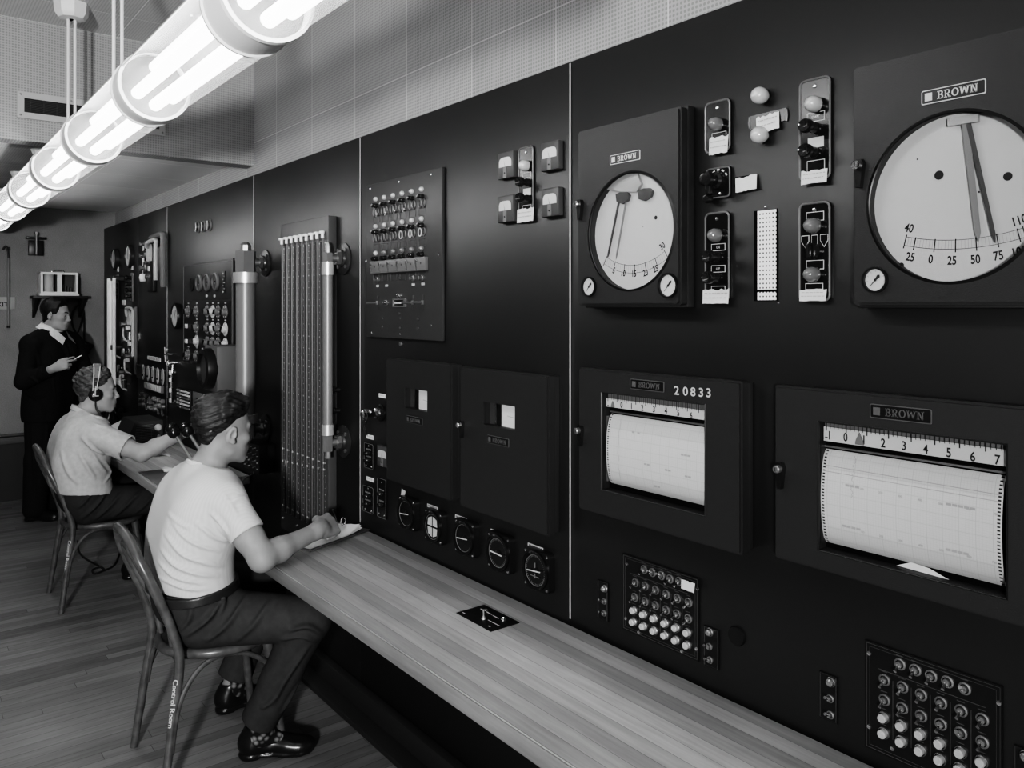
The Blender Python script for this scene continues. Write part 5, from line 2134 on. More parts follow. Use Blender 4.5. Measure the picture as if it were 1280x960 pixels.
def make_chair(t):
    m = MB()
    # rear legs and the outer back hoop are one bent rod
    pts = [(-BW, BY - .0, 0), (-BW + .012, BY + .035, .25), (-BW + .022, BY + .06, .44), (-BW + .03, BY + .035, .56), (-BW + .035, BY - .01, .68), (-BW + .06, BY - .055, .79), (-BW + .12, BY - .08, .865), (0, BY - .092, .89)]
    full = pts + [(-x, y, z) for x, y, z in reversed(pts[:-1])]
    sp = spline(full, 7)
    n = len(sp)
    m.tube(sp, [.0165 - .003 * abs(2 * i / (n - 1) - 1) ** 6 for i in range(n)], 'chairwood', 14)
    m.build('back_hoop', t)
    m = MB()
    pts = [(-.075, BY + .065, SZ + .0), (-.085, BY + .045, .56), (-.092, BY + .0, .67), (-.085, BY - .045, .76), (-.05, BY - .068, .815), (0, BY - .075, .832)]
    full = pts + [(-x, y, z) for x, y, z in reversed(pts[:-1])]
    m.tube(spline(full, 7), .011, 'chairwood', 12)
    m.build('inner_hoop', t)
    # seat: ring with a shallow dished board
    m = MB()
    ring = [(.2 * math.cos(a) * (1.0 if math.sin(a) > 0 else .98), .01 + .2 * math.sin(a), SZ - .012) for a in np.linspace(0, 2 * PI, 44, endpoint=False)]
    m.tube(ring, .0185, 'chairwood', 12, closed=True)
    m.build('seat_ring', t)
    m = MB()
    m.lathe([(.192, -.01), (.19, .004), (.12, -.002), (0, -.005)], (0, .01, SZ), (0, 0, 1), 'chairwood', 40)
    m.lathe([(.19, -.018), (0, -.018)], (0, .01, SZ), (0, 0, 1), 'chairwood', 40)
    m.build('seat', t)
    for s in (-1, 1):
        m = MB()
        m.tube(spline([(s * .135, .15, SZ - .02), (s * .15, FY - .01, .25), (s * .168, FY + .02, 0)], 6), [.0195 - .006 * i / 12 for i in range(13)], 'chairwood', 12)
        m.build('front_leg', t)
        # bent brace from the rear leg up under the seat and down the front leg
        m = MB()
        m.tube(spline([(s * (BW - .004), BY + .028, .14), (s * (BW - .008), BY + .055, .30), (s * (BW - .02), BY + .12, .395), (s * .178, -.03, .425), (s * .17, .07, .4), (s * .155, FY - .03, .33), (s * .155, FY - .012, .26)], 6), .0095, 'chairwood', 10)
        m.build('side_brace', t)
    m = MB()
    m.tube(spline([(-BW + .014, BY + .045, .24), (-BW + .035, BY + .06, .36), (-.1, BY + .07, .42), (.1, BY + .07, .42), (BW - .035, BY + .06, .36), (BW - .014, BY + .045, .24)], 6), .009, 'chairwood', 10)
    m.build('rear_brace', t)
    # chalked lettering down the outside of the near rear leg
    m = MB()
    v, f = text_geo('Control Room')
    wdt = max(p[0] for p in v)
    vs = []
    for a, b in v:
        s_ = a / wdt                                  # -1 .. 1 from first to last letter
        z = .312 - s_ * .078
        k = (z - .25) / .19
        x0 = BW - .012 - .010 * k + .0
        y0 = BY + .035 + .025 * k
        ang = math.radians(-38) + b * .016 / .0165 * 1.0
        rr = .0182
        vs.append((x0 + rr * math.cos(ang), y0 + rr * math.sin(ang), z))
    m.raw(vs, f, 'chalk')
    m.build('lettering', t, label='white lettering reading Control Room down the leg')
    return t


make_chair(CHAIR)
C2 = copy_tree(CHAIR)
C2.location = (-5.135, -0.585, 0)
C2['label'] = 'bentwood chair lettered Control Room under the man with headphones'

# ---------------------------------------------------------------- things on the worktops
t = thing('jack_plate', 'black plate with two jacks and a toggle let into the near worktop', 'plate', tuple(at_z(609, 772, TZ)))
o = t.location.copy()
cs = [at_z(a, b, TZ + .0025) - o for a, b in ((571.3, 765.5), (612.8, 789.5), (649, 778), (605.2, 755))]
cxp = sum((c for c in cs), Vector()) / 4
wj, dj = (cs[2] - cs[3]).length, (cs[0] - cs[3]).length
wj = abs(cs[1].x - cs[0].x)
dj = abs(cs[3].y - cs[0].y)
m = MB()
m.box((cxp.x, cxp.y, .0012), (wj, dj, .0024), 'black', .001)
m.build('plate', t)
for a, b in ((607, 762.7), (629.2, 773.6)):
    c = at_z(a, b, TZ + .006) - o
    m = MB()
    m.lathe([(.009, .002), (.009, .006), (.006, .008), (.0045, .003), (0, .003)], (c.x, c.y, 0), (0, 0, 1), 'chrome', 16)
    m.build('jack', t)
c = at_z(604.5, 772, TZ + .006) - o
m = MB()
m.lathe([(.008, .002), (.006, .008), (.003, .012), (.003, .03), (0, .032)], (c.x, c.y, 0), (0, 0, 1), 'dull_steel', 12)
m.build('toggle', t)
for u0, u1, v in ((-.38, -.05, .22), (.0, .16, .2), (.1, .42, -.1), (-.44, -.36, -.35), (.3, .36, -.34)):
    m = MB()
    m.box((cxp.x + (u0 + u1) / 2 * wj, cxp.y + v * dj, .0026), ((u1 - u0) * wj, .003, .0006), 'engrave')
    m.build('engraved_line', t)

# clipboard with papers under the writing hand
ca, cb = at_z(388, 688, .757), at_z(463, 661, .757)
dv = (cb - ca)
ln = dv.length
ud = dv.normalized()
wd = Vector((-ud.y, ud.x, 0)) * 1.0
rzc = math.atan2(ud.y, ud.x)
t = thing('clipboard', 'clipboard with white papers under the writing hand of the man in the T-shirt', 'clipboard', (ca.x, ca.y, TZ), None, rzc)
CBW = .245
m = MB()
m.box((ln / 2, CBW / 2, .003), (ln, CBW, .005), 'clip_brown', .002)
m.build('board', t)
for k in range(3):
    m = MB()
    nseg = 10
    vs, fs = [], []
    for i in range(nseg + 1):
        f_ = i / nseg
        lift = .0012 * (k + 1) + (max(0, f_ - .68) ** 1.6) * (.10 + .04 * k)
        for j in range(5):
            g_ = j / 4
            vs.append((.012 + .004 * k + (ln - .045 - .012 * k) * f_, .012 + (CBW - .026) * g_, .0058 + lift * (.7 + .3 * math.sin(g_ * 6 + k))))
    for i in range(nseg):
        for j in range(4):
            fs.append((i * 5 + j, (i + 1) * 5 + j, (i + 1) * 5 + j + 1, i * 5 + j + 1))
    m.raw(vs, fs, 'paper')
    m.build('paper_sheet', t)
m = MB()
m.box((ln - .03, CBW / 2, .014), (.03, .11, .004), 'chrome', .0015, rot=Matrix.Rotation(-.25, 4, 'Y'))
m.box((ln - .016, CBW / 2, .010), (.006, .10, .012), 'chrome', .001)
m.tube([(ln - .05 + .014 * math.cos(q_) , CBW / 2 - .02, .035 + .016 * math.sin(q_)) for q_ in np.linspace(0, 2 * PI, 22, endpoint=False)], .003, 'chrome', 8, closed=True)
m.build('clip', t)


def obj_z(name, label, cat, px, py, z=TZ, group=None, rz=0.0):
    p_ = at_z(px, py, z)
    return thing(name, label, cat, (p_.x, p_.y, z), group, rz)


# control levers
for k, (base, tip, lab) in enumerate((((-4.36, -.24, TZ), (-4.51, -.352, 1.0), 'control lever with a black ball grip, left of the pair on the far worktop'), ((-4.35, -.17, TZ), (-4.495, -.286, 1.003), 'control lever with a black ball grip, right of the pair on the far worktop'))):
    t = thing('control_lever', lab[:200], 'lever', base, 'pair of control levers')
    d = Vector(tip) - Vector(base)
    m = MB()
    m.box((0, 0, .008), (.07, .035, .016), 'dull_steel', .003)
    m.build('base', t)
    m = MB()
    m.tube([(0, 0, .012), d * .96], [.011, .0085], 'tube_grey', 12)
    m.build('rod', t)
    m = MB()
    dn = d.normalized()
    m.lathe([(0, -.040), (.018, -.038), (.03, -.024), (.034, -.004), (.031, .006), (.0285, .010), (.033, .016), (.034, .024), (.027, .036), (.012, .042), (0, .043)], d, dn, 'bakelite', 26)
    m.build('grip', t)
C_L = 1
# radio set and clutter
t = obj_z('radio_set', 'black slant fronted set with a mesh panel, on the far worktop', 'radio', 168, 541, TZ)
t.location.y = -.25
t.location.x = -5.75
m = MB()
W2, D2, H2 = .34, .12, .17
vs = [(-W2 / 2, -D2, 0), (W2 / 2, -D2, 0), (W2 / 2, D2, 0), (-W2 / 2, D2, 0), (-W2 / 2, -D2 + .07, H2), (W2 / 2, -D2 + .07, H2), (W2 / 2, D2, H2), (-W2 / 2, D2, H2)]
m.raw(vs, [(0, 1, 5, 4), (1, 2, 6, 5), (2, 3, 7, 6), (3, 0, 4, 7), (4, 5, 6, 7), (3, 2, 1, 0)], 'case_crackle')
m.build('case', t, sharp=10)
M_ = Matrix.Translation((W2 / 2, 0, 0))
m = MB()
for k in range(12):
    z = .025 + .011 * k
    m.box((W2 / 2 + .0015, .01 + .02 * 0, z), (.003, .15 - .03 * z / H2 * 2, .003), 'rack_grey')
m.tube([(W2 / 2 + .004, y, z) for y, z in ((-.01, .05), (.05, .05), (.05, .11), (-.01, .11))], .003, 'rack_grey', 6, closed=True)
m.build('mesh_panel', t)
m = MB()
m.lathe([(.022, 0), (.022, .012), (.014, .022), (0, .022)], (W2 / 2, .09, .125), (1, 0, 0), 'light_grey', 16)
m.build('lamp', t)
m = MB()
m.lathe([(.016, 0), (.012, .02), (0, .022)], (W2 / 2, .09, .07), (1, 0, 0), 'dull_steel', 14)
m.build('knob', t)
t = thing('open_ledger', 'open pale ledger on the far worktop beside the chin of the headphones wearer', 'book', (-6.08, -.33, TZ), None, .1)
m = MB()
for s in (0, 1):
    vs = [(-.11, -.11 + .11 * s, .02 + .05 * s), (.11, -.11 + .11 * s, .02 + .05 * s), (.11, .0 + .11 * s, .07 + .05 * s), (-.11, 0 + .11 * s, .07 + .05 * s)]
    vs2 = [(a, b, c - .012) for a, b, c in vs]
    m.raw(vs + vs2, [(0, 1, 2, 3), (7, 6, 5, 4), (0, 4, 5, 1), (1, 5, 6, 2), (2, 6, 7, 3), (3, 7, 4, 0)], 'paper')
m.box((0, 0, .012), (.2, .2, .024), 'dark_grey', .004)
m.build('pages', t, sharp=20)
t = thing('telephone', 'black desk telephone with a pale highlight on its handset on the far worktop', 'telephone', (-6.82, -.2, TZ))
m = MB()
m.lathe([(0.09, 0), (.09, .015), (.06, .05), (.035, .09), (.03, .12), (0, .125)], (0, 0, 0), (0, 0, 1), 'bakelite', 24)
m.build('body', t)
m = MB()
m.tube(spline([(-.12, 0, .13), (-.1, -.01, .17), (0, -.015, .19), (.1, -.01, .17), (.12, 0, .13)], 6), .014, 'bakelite', 12)
for s in (-1, 1):
    m.lathe([(.03, 0), (.026, .03), (0, .035)], (s * .12, 0, .115), (0, 0, 1), 'bakelite', 18)
m.build('handset', t)
m = MB()
m.lathe([(.04, 0), (.04, .008), (0, .01)], (0, -.075, .045), (0, -.8, .6), 'rack_grey', 20)
m.build('dial', t)
for k, (px, py, w_, d_, rz, lab) in enumerate(((194, 531, .2, .14, .4, 'crumpled pale paper on the far worktop behind the reaching forearm'), (214, 550, .22, .28, .15, 'flat pale sheet on the far worktop under the reaching wrist'))):
    t = obj_z('paper_sheet', lab, 'paper', px, py, TZ, None, rz)
    t.location.y = min(t.location.y, -.2)
    t.location.x += .22 if k == 0 else .12
    m = MB()
    rnd = random.Random(k)
    n = 6
    vs = [((i / n - .5) * w_, (j / n - .5) * d_, .003 + (.02 * rnd.random() if k == 0 else .001 * (i % 2))) for i in range(n + 1) for j in range(n + 1)]
    fs = [(i * (n + 1) + j, (i + 1) * (n + 1) + j, (i + 1) * (n + 1) + j + 1, i * (n + 1) + j + 1) for i in range(n) for j in range(n)]
    m.raw(vs, fs, 'paper' if k == 0 else 'light_grey')
    m.build('sheet', t)
t = obj_z('desk_blotter', 'dark flat desk pad at the near end of the far worktop', 'pad', 218, 586, TZ, None, 0)
t.location.x, t.location.y = -4.55, -.39
m = MB()
m.box((0, 0, .003), (.4, .16, .006), 'mid_dark', .002)
m.build('pad', t)
t = thing('crumpled_paper', 'small crumpled white paper lying on the dark desk pad', 'paper', (-4.66, -.34, TZ + .006))
m = MB()
bm_ = bmesh.new()
bmesh.ops.create_icosphere(bm_, subdivisions=2, radius=.03)
rnd = random.Random(9)
for v in bm_.verts:
    v.co = Vector((v.co.x * 1.8, v.co.y, v.co.z * .6)) * rnd.uniform(.75, 1.1)
    v.co.z = max(v.co.z + .012, 0.0)
m.merge(bm_, 'paper')
m.build('ball', t, sharp=5)
t = obj_z('ash_dish', 'small glass dish by the elbow of the reaching arm on the far worktop', 'dish', 205, 540, TZ)
t.location.y = -.08
m = MB()
m.lathe([(.03, 0), (.045, .02), (.042, .022), (.028, .006), (0, .006)], (0, 0, 0), (0, 0, 1), 'dull_steel', 18)
m.build('dish', t)

# cable hanging from the manometer board, floor cable
t = thing('floor_cable', 'thin dark cable looped on the floor beneath the chair of the man with headphones', 'cable', (-5.0, -.4, 0))
m = MB()
P_ = [at_z(a, b, .006) - Vector((-5.0, -.4, 0)) for a, b in ((150, 690), (143, 706), (130, 713), (118, 717), (116, 712), (126, 709), (131, 713), (123, 707), (108, 699), (99, 690), (97, 676))]
P_ = [Vector((p.x, p.y, .006)) for p in P_]
m.tube(spline(P_, 6), .0055, 'rubber', 8)
m.build('cord', t)
t = thing('hanging_cable', 'thin pale cable drooping at the end of the far worktop', 'cable', (-4.285, -.06, .73))
m = MB()
m.tube(spline([(.0, .055, .03), (.03, -.02, -.01), (.07, -.03, -.12), (.06, -.01, -.22), (.0, .05, -.26)], 6), .004, 'tube_grey', 8)
m.build('cord', t)

# ---------------------------------------------------------------- back wall
def on_back(px, py, d=0.0):
    return on_x(px, py, XB + .0 + d)


def bthing(name, label, cat, px, py, group=None):
    o = on_back(px, py)
    return thing(name, label, cat, (XB, o.y, o.z), group), o


# local axes for back wall things: +x into the room, +y right, z up
t, o = bthing('wall_bracket', 'black wall bracket with a bright bolt high on the back wall', 'bracket', 44, 306)
m = MB()
m.box((.03, 0, -.03), (.06, .11, .13), 'black', .004)
m.build('block', t)
m = MB()
m.box((.035, 0, .055), (.07, .15, .02), 'black', .003)
m.build('flange', t)
m = MB()
m.tube([(.065, 0, -.09), (.065, 0, .1)], .012, 'dull_steel', 10)
m.lathe([(.018, 0), (.018, .02), (0, .022)], (.065, 0, .085), (0, 0, 1), 'dull_steel', 6)
m.build('bolt', t)
t, o = bthing('glazed_case', 'small white framed glazed recorder case on a shelf above the standing man', 'case', 70, 356)
pr = on_x(86, 368, XB + .2)
m = MB()
cw, ch = .285, .185
m.box((.105, 0, -.09), (.19, cw + .02, .02), 'white_paint', .004)
m.build('base', t)
m = MB()
for y0 in (-cw / 4, cw / 4):
    m.holed(rrect(y0, .01, cw / 2, ch, .004, 2), rrect(y0, .01, cw / 2 - .035, ch - .035, .003, 2), 0, -.02, 'white_paint')
m.xform(Matrix.Translation((.17, 0, 0)) @ Matrix.Rotation(PI / 2, 4, 'Z'))
m.box((.09, 0, ch / 2 + .008), (.16, cw, .01), 'white_paint', .002)
m.box((.09, -cw / 2 + .004, .01), (.16, .008, ch), 'white_paint', .001)
m.box((.09, cw / 2 - .004, .01), (.16, .008, ch), 'white_paint', .001)
m.build('frame', t)
m = MB()
m.box((.01, 0, .01), (.01, cw - .02, ch), 'dark_grey')
m.build('back', t)
m = MB()
m.lathe([(.045, -.075), (.045, .09), (0, .09)], (.1, -.075, .0), (0, 0, 1), 'light_grey', 24)
m.build('chart_drum', t)
for k in range(4):
    m = MB()
    m.tube([(.1, .04 + .02 * k, -.07), (.1, .04 + .02 * k, .0 - .01 * k)], .004, 'rack_grey', 6)
    m.build('rod', t)
m = MB()
m.tube(spline([(.09, -.05, ch / 2 + .01), (.09, -.035, ch / 2 + .03), (.09, .035, ch / 2 + .03), (.09, .05, ch / 2 + .01)], 5), .006, 'chrome', 8)
m.build('handle', t)
zb_case = o.z
t, o = bthing('wall_shelf', 'dark bracket shelf on the back wall under the white glazed case', 'shelf', 71, 370)
zs = zb_case - .1 - o.z
m = MB()
m.box((.11, 0, zs - .0125), (.22, .42, .025), 'dado_dark', .003)
m.build('board', t)
for s in (-1, 1):
    m = MB()
    m.raw([(0, s * .18 - .01, zs - .025), (.2, s * .18 - .01, zs - .025), (0, s * .18 - .01, zs - .19), (0, s * .18 + .01, zs - .025), (.2, s * .18 + .01, zs - .025), (0, s * .18 + .01, zs - .19)], [(0, 1, 2), (5, 4, 3), (0, 3, 4, 1), (1, 4, 5, 2), (2, 5, 3, 0)], 'dado_dark')
    m.build('bracket', t)
t, o = bthing('wall_pole', 'slim grey pole hanging upright on the back wall at the left edge', 'pole', 10, 360)
zt_, zb_ = on_back(8, 308).z - o.z, on_back(10, 408).z - o.z
m = MB()
m.tube([(.03, 0, zb_), (.03, 0, zt_ - .1)], .011, 'mid_grey', 10)
m.build('rod', t)
m = MB()
m.lathe([(.013, 0), (.013, .02), (0, .02)], (.03, 0, zb_ - .012), (0, 0, 1), 'black', 10)
m.build('ferrule', t)
m = MB()
m.tube(spline([(.03, 0, zt_ - .1), (.03, -.005, zt_ - .04), (.03, -.02, zt_), (.02, -.04, zt_ - .03)], 5), .008, 'dark_grey', 8)
m.box((.01, 0, zt_ - .02), (.02, .03, .03), 'dark_grey', .003)
m.build('hook', t)
t, o = bthing('exit_sign', 'pale wall sign with dark letters at the left edge, partly hidden by the pole', 'sign', 3, 379)
sw = (on_back(18.5, 379).y - on_back(-14, 379).y)
sh = on_back(5, 371).z - on_back(5, 386.5).z
y1 = on_back(18.5, 379).y - o.y
m = MB()
m.box((.006, y1 - sw / 2, 0), (.012, sw, sh), 'sign_pale', .002)
m.build('board', t)
m = MB()
m.text('EXIT', 0, 0, .038, 0, 'ink', sx=1.1)
m.xform(Matrix.Translation((.0125, on_back(0.5, 379).y - o.y, -.01)) @ Matrix.Rotation(PI / 2, 4, 'Z'))
m.build('letters', t)
t, o = bthing('looped_cable', 'looped black cord hanging on the back wall right of the standing man', 'cord', 98, 400)
m = MB()
P_ = []
for a, b in ((104, 440), (105, 420), (104.5, 392), (102, 384), (97, 382), (92, 388), (89.5, 396), (90.5, 406), (95, 416), (102, 424), (110, 429), (116, 432), (112, 437), (106, 442)):
    w_ = on_back(a, b, .03)
    P_.append((.03, w_.y - o.y, w_.z - o.z))
m.tube(spline(P_, 6), .008, 'rubber', 8)
P2 = []
for a, b in ((104.5, 388), (102.5, 400), (99.5, 410), (96, 418), (94, 424)):
    w_ = on_back(a, b, .045)
    P2.append((.045, w_.y - o.y, w_.z - o.z))
m.tube(spline(P2, 6), .007, 'rubber', 8)
m.build('cord', t)
m = MB()
w_ = on_back(106, 436, .03)
m.box((.03, w_.y - o.y, w_.z - o.z), (.06, .07, .09), 'black', .006)
m.build('plug_box', t)
# dark side bench against the end of the panels
t = thing('side_cabinet', 'dark low cabinet with a bright edge behind the man with headphones', 'cabinet', (-7.86, -.27, 0))
m = MB()
m.box((0, 0, .46), (.36, .34, .96), 'dado_dark', .006)
m.build('body', t)
m = MB()
m.box((.0, 0, .975), (.4, .38, .03), 'dark_grey', .006)
m.box((.202, 0, .975), (.006, .38, .02), 'light_grey', .002)
m.build('top', t)
m = MB()
m.box((.183, 0, .5), (.008, .26, .6), 'black', .003)
m.build('door', t)
# ---------------------------------------------------------------- figures: smooth blended solids meshed as one surface
from mathutils.bvhtree import BVHTree


def V3(*a):
    return np.array(a, dtype=np.float64)


def unit(v):
    v = np.asarray(v, float)
    return v / np.linalg.norm(v)


def axis_span(lo, hi, fine):
    """coordinates from lo to hi; fine = [(a, b, step)] with a coarse default of the last entry"""
    out = [lo]
    while out[-1] < hi:
        x = out[-1]
        st = fine[-1]
        for a, b, s_ in fine[:-1]:
            if a <= x < b:
                st = s_
                break
        out.append(x + (st if not isinstance(st, tuple) else st[2]))
    return np.array(out)


class Vol:
    def __init__(s, xs, ys, zs):
        s.ax = (xs, ys, zs)
        s.f = np.full((len(xs), len(ys), len(zs)), 0.5, np.float32)

    def region(s, lo, hi):
        sl = []
        for a, l, h in zip(s.ax, lo, hi):
            i0, i1 = np.searchsorted(a, l), np.searchsorted(a, h)
            if i1 <= i0:
                return None
            sl.append(slice(max(i0 - 1, 0), min(i1 + 1, len(a))))
        return tuple(sl)

    def grid(s, sl, M=None):
        X, Y, Z = np.meshgrid(s.ax[0][sl[0]], s.ax[1][sl[1]], s.ax[2][sl[2]], indexing='ij')
        if M is not None:
            R, o = M
            X, Y, Z = X - o[0], Y - o[1], Z - o[2]
            return (X * R[0, 0] + Y * R[1, 0] + Z * R[2, 0], X * R[0, 1] + Y * R[1, 1] + Z * R[2, 1], X * R[0, 2] + Y * R[1, 2] + Z * R[2, 2])
        return X, Y, Z

    def put(s, sl, d, k, sub=False):
        f = s.f[sl]
        d = d.astype(np.float32)
        if sub:
            h = np.clip(.5 - .5 * (f + d) / k, 0, 1)
            s.f[sl] = f * (1 - h) - d * h + k * h * (1 - h)
        else:
            h = np.clip(.5 + .5 * (d - f) / k, 0, 1)
            s.f[sl] = d * (1 - h) + f * h - k * h * (1 - h)

    def prim(s, p, infl=0.0, M=None, sc=1.0):
        kind = p[0]
        sub = kind.endswith('-')
        kind = kind.rstrip('-')
        if kind == 'cap':
            _, a, b, ra, rb, k = p[:6]
            a, b = np.asarray(a, float) * sc, np.asarray(b, float) * sc
            ra, rb, k = ra * sc + infl, rb * sc + infl, k * sc
            A, B = a, b
            if M is not None:
                A, B = M[0] @ a + M[1], M[0] @ b + M[1]
            r = max(ra, rb) + k + .02
            sl = s.region(np.minimum(A, B) - r, np.maximum(A, B) + r)
            if sl is None:
                return
            X, Y, Z = s.grid(sl)
            d_ = B - A
            L2 = max(d_ @ d_, 1e-12)
            X, Y, Z = X - A[0], Y - A[1], Z - A[2]
            h = np.clip((X * d_[0] + Y * d_[1] + Z * d_[2]) / L2, 0, 1)
            d = np.sqrt((X - h * d_[0]) ** 2 + (Y - h * d_[1]) ** 2 + (Z - h * d_[2]) ** 2) - (ra + (rb - ra) * h)
            s.put(sl, d, k, sub)
        else:
            _, c, r, k = p[:4]
            c, r, k = np.asarray(c, float) * sc, np.asarray(r, float) * sc + infl, k * sc
            Rl = p[4] if len(p) > 4 else np.eye(3)
            R0, o0 = (np.eye(3), np.zeros(3)) if M is None else M
            R = R0 @ Rl
            o = R0 @ c + o0
            m = r.max() + k + .02
            sl = s.region(o - m, o + m)
            if sl is None:
                return
            X, Y, Z = s.grid(sl, (R, o))
            k0 = np.sqrt((X / r[0]) ** 2 + (Y / r[1]) ** 2 + (Z / r[2]) ** 2)
            k1 = np.sqrt((X / r[0] ** 2) ** 2 + (Y / r[1] ** 2) ** 2 + (Z / r[2] ** 2) ** 2) + 1e-9
            s.put(sl, k0 * (k0 - 1) / k1, k, sub)

    def prims(s, L, infl=0.0, M=None, sc=1.0):
        for p in L:
            s.prim(p, infl, M, sc)

    def clip(s, o, n, k=.003):
        """remove the side n points to, beyond the plane through o"""
        X, Y, Z = s.grid((slice(None),) * 3)
        n = unit(n)
        d = (X - o[0]) * n[0] + (Y - o[1]) * n[1] + (Z - o[2]) * n[2]
        s.f = np.maximum(s.f, d.astype(np.float32))

    def mesh(s):
        f = s.f
        neg = f < 0
        nx, ny, nz = f.shape
        cnt = np.zeros((nx - 1, ny - 1, nz - 1), np.int8)
        for i in (0, 1):
            for j in (0, 1):
                for k in (0, 1):
                    cnt += neg[i:nx - 1 + i, j:ny - 1 + j, k:nz - 1 + k]
        act = (cnt > 0) & (cnt < 8)
        I, J, K = np.nonzero(act)
        idx = np.full(act.shape, -1, np.int64)
        idx[I, J, K] = np.arange(len(I))
        acc = np.zeros((len(I), 3))
        num = np.zeros(len(I))
        xs, ys, zs = s.ax
        corners = [(i, j, k) for i in (0, 1) for j in (0, 1) for k in (0, 1)]
        P = {c: np.stack([xs[I + c[0]], ys[J + c[1]], zs[K + c[2]]], 1) for c in corners}
        F = {c: f[I + c[0], J + c[1], K + c[2]].astype(np.float64) for c in corners}
        for c in corners:
            for ax in range(3):
                if c[ax] == 0:
                    e = list(c)
                    e[ax] = 1
                    e = tuple(e)
                    fa, fb = F[c], F[e]
                    m = (fa < 0) != (fb < 0)
                    t = np.where(m, fa / np.where(m, fa - fb, 1), 0)
                    acc += np.where(m[:, None], P[c] + (P[e] - P[c]) * t[:, None], 0)
                    num += m
        verts = acc / num[:, None]
        quads = []
        for ax in range(3):
            a = [slice(None)] * 3
            b = [slice(None)] * 3
            a[ax], b[ax] = slice(0, -1), slice(1, None)
            na, nb = neg[tuple(a)], neg[tuple(b)]
            ch = na != nb
            E = np.argwhere(ch)
            o1, o2 = [(1, 2), (2, 0), (0, 1)][ax]
            ok = (E[:, o1] > 0) & (E[:, o2] > 0) & (E[:, o1] < act.shape[o1]) & (E[:, o2] < act.shape[o2])
            E = E[ok]
            flip = na[tuple(E.T)]

            def cid(d1, d2):
                q_ = E.copy()
                q_[:, o1] -= d1
                q_[:, o2] -= d2
                return idx[tuple(q_.T)]
            Q = np.stack([cid(1, 1), cid(0, 1), cid(0, 0), cid(1, 0)], 1)
            Q[~flip] = Q[~flip][:, ::-1]
            quads.append(Q)
        return verts, np.concatenate(quads)


def vnormals(v, q):
    n = np.cross(v[q[:, 2]] - v[q[:, 0]], v[q[:, 3]] - v[q[:, 1]])
    out = np.zeros_like(v)
    for i in range(4):
        np.add.at(out, q[:, i], n)
    return out / (np.linalg.norm(out, axis=1)[:, None] + 1e-12)


def relax(v, q, it=2, lam=.5):
    for _ in range(it):
        acc = np.zeros_like(v)
        cn = np.zeros(len(v))
        for i in range(4):
            for j in (1, 3):
                np.add.at(acc, q[:, i], v[q[:, (i + j) % 4]])
                np.add.at(cn, q[:, i], 1)
        v = v + lam * (acc / np.maximum(cn, 1)[:, None] - v)
    return v


CAMO = V3(0, -CAMD, CAMH)


def px_ray(px, py):
    t, s_ = (px - CX) / FPX, (py - CY) / FPX
    return unit(V3(SN * t - CS, CS * t + SN, -s_))


def creases(v, q, paths):
    """cloth folds: each path (survey points on the garment, height, width) is laid on the surface, then raised"""
    tree = BVHTree.FromPolygons([tuple(p) for p in v], [tuple(int(i) for i in a) for a in q])
    n = vnormals(v, q)
    disp = np.zeros(len(v))
    for pts, amp, wid in paths:
        hit = []
        sp = spline([(a, b, 0) for a, b in pts], 6)
        for p in sp:
            h = tree.ray_cast(Vector(CAMO), Vector(px_ray(p.x, p.y)))
            if h[0] is not None:
                hit.append(np.array(h[0]))
        if len(hit) < 2:
            continue
        best = np.full(len(v), 9.0)
        tt = np.zeros(len(v))
        lo, hi = np.min(hit, 0) - 5 * wid, np.max(hit, 0) + 5 * wid
        near = np.all((v > lo) & (v < hi), 1)
        vv = v[near]
        b2, t2 = best[near], tt[near]
        for i, (a, b) in enumerate(zip(hit, hit[1:])):
            d = b - a
            if d @ d > .01:
                continue
            h = np.clip((vv - a) @ d / max(d @ d, 1e-12), 0, 1)
            dist = np.linalg.norm(vv - a - h[:, None] * d, axis=1)
            m = dist < b2
            b2 = np.where(m, dist, b2)
            t2 = np.where(m, (i + h) / (len(hit) - 1), t2)
        fade = np.sin(np.clip(t2, 0, 1) * PI) ** 1.0
        disp[near] += 1.25 * fade * amp * (np.exp(-(b2 / wid) ** 2) * 1.35 - .55 * np.exp(-(b2 / (2.2 * wid)) ** 2))
    return v + n * disp[:, None]


def to_obj(name, v, q, mats, parent, pick=None, smooth=True, label=None, org=None):
    me = bpy.data.meshes.new(name)
    if org is not None:
        v = v - np.asarray(org)[None, :]
    me.vertices.add(len(v))
    me.vertices.foreach_set('co', v.astype(np.float32).ravel())
    me.loops.add(len(q) * 4)
    me.loops.foreach_set('vertex_index', q.astype(np.int32).ravel())
    me.polygons.add(len(q))
    me.polygons.foreach_set('loop_start', np.arange(len(q), dtype=np.int32) * 4)
    me.polygons.foreach_set('loop_total', np.full(len(q), 4, np.int32))
    for m in mats:
        me.materials.append(MATS[m])
    if pick is not None:
        me.polygons.foreach_set('material_index', pick.astype(np.int32))
    me.polygons.foreach_set('use_smooth', np.ones(len(q), bool))
    me.update(calc_edges=True)
    me.validate()
    o = bpy.data.objects.new(name, me)
    COL.objects.link(o)
    if parent is not None:
        o.parent = parent
    if label:
        o['label'] = label
    return o


def basis(fwd, up):
    y = unit(fwd)
    z = np.asarray(up, float)
    z = unit(z - y * (z @ y))
    return np.stack([np.cross(y, z), y, z], 1)


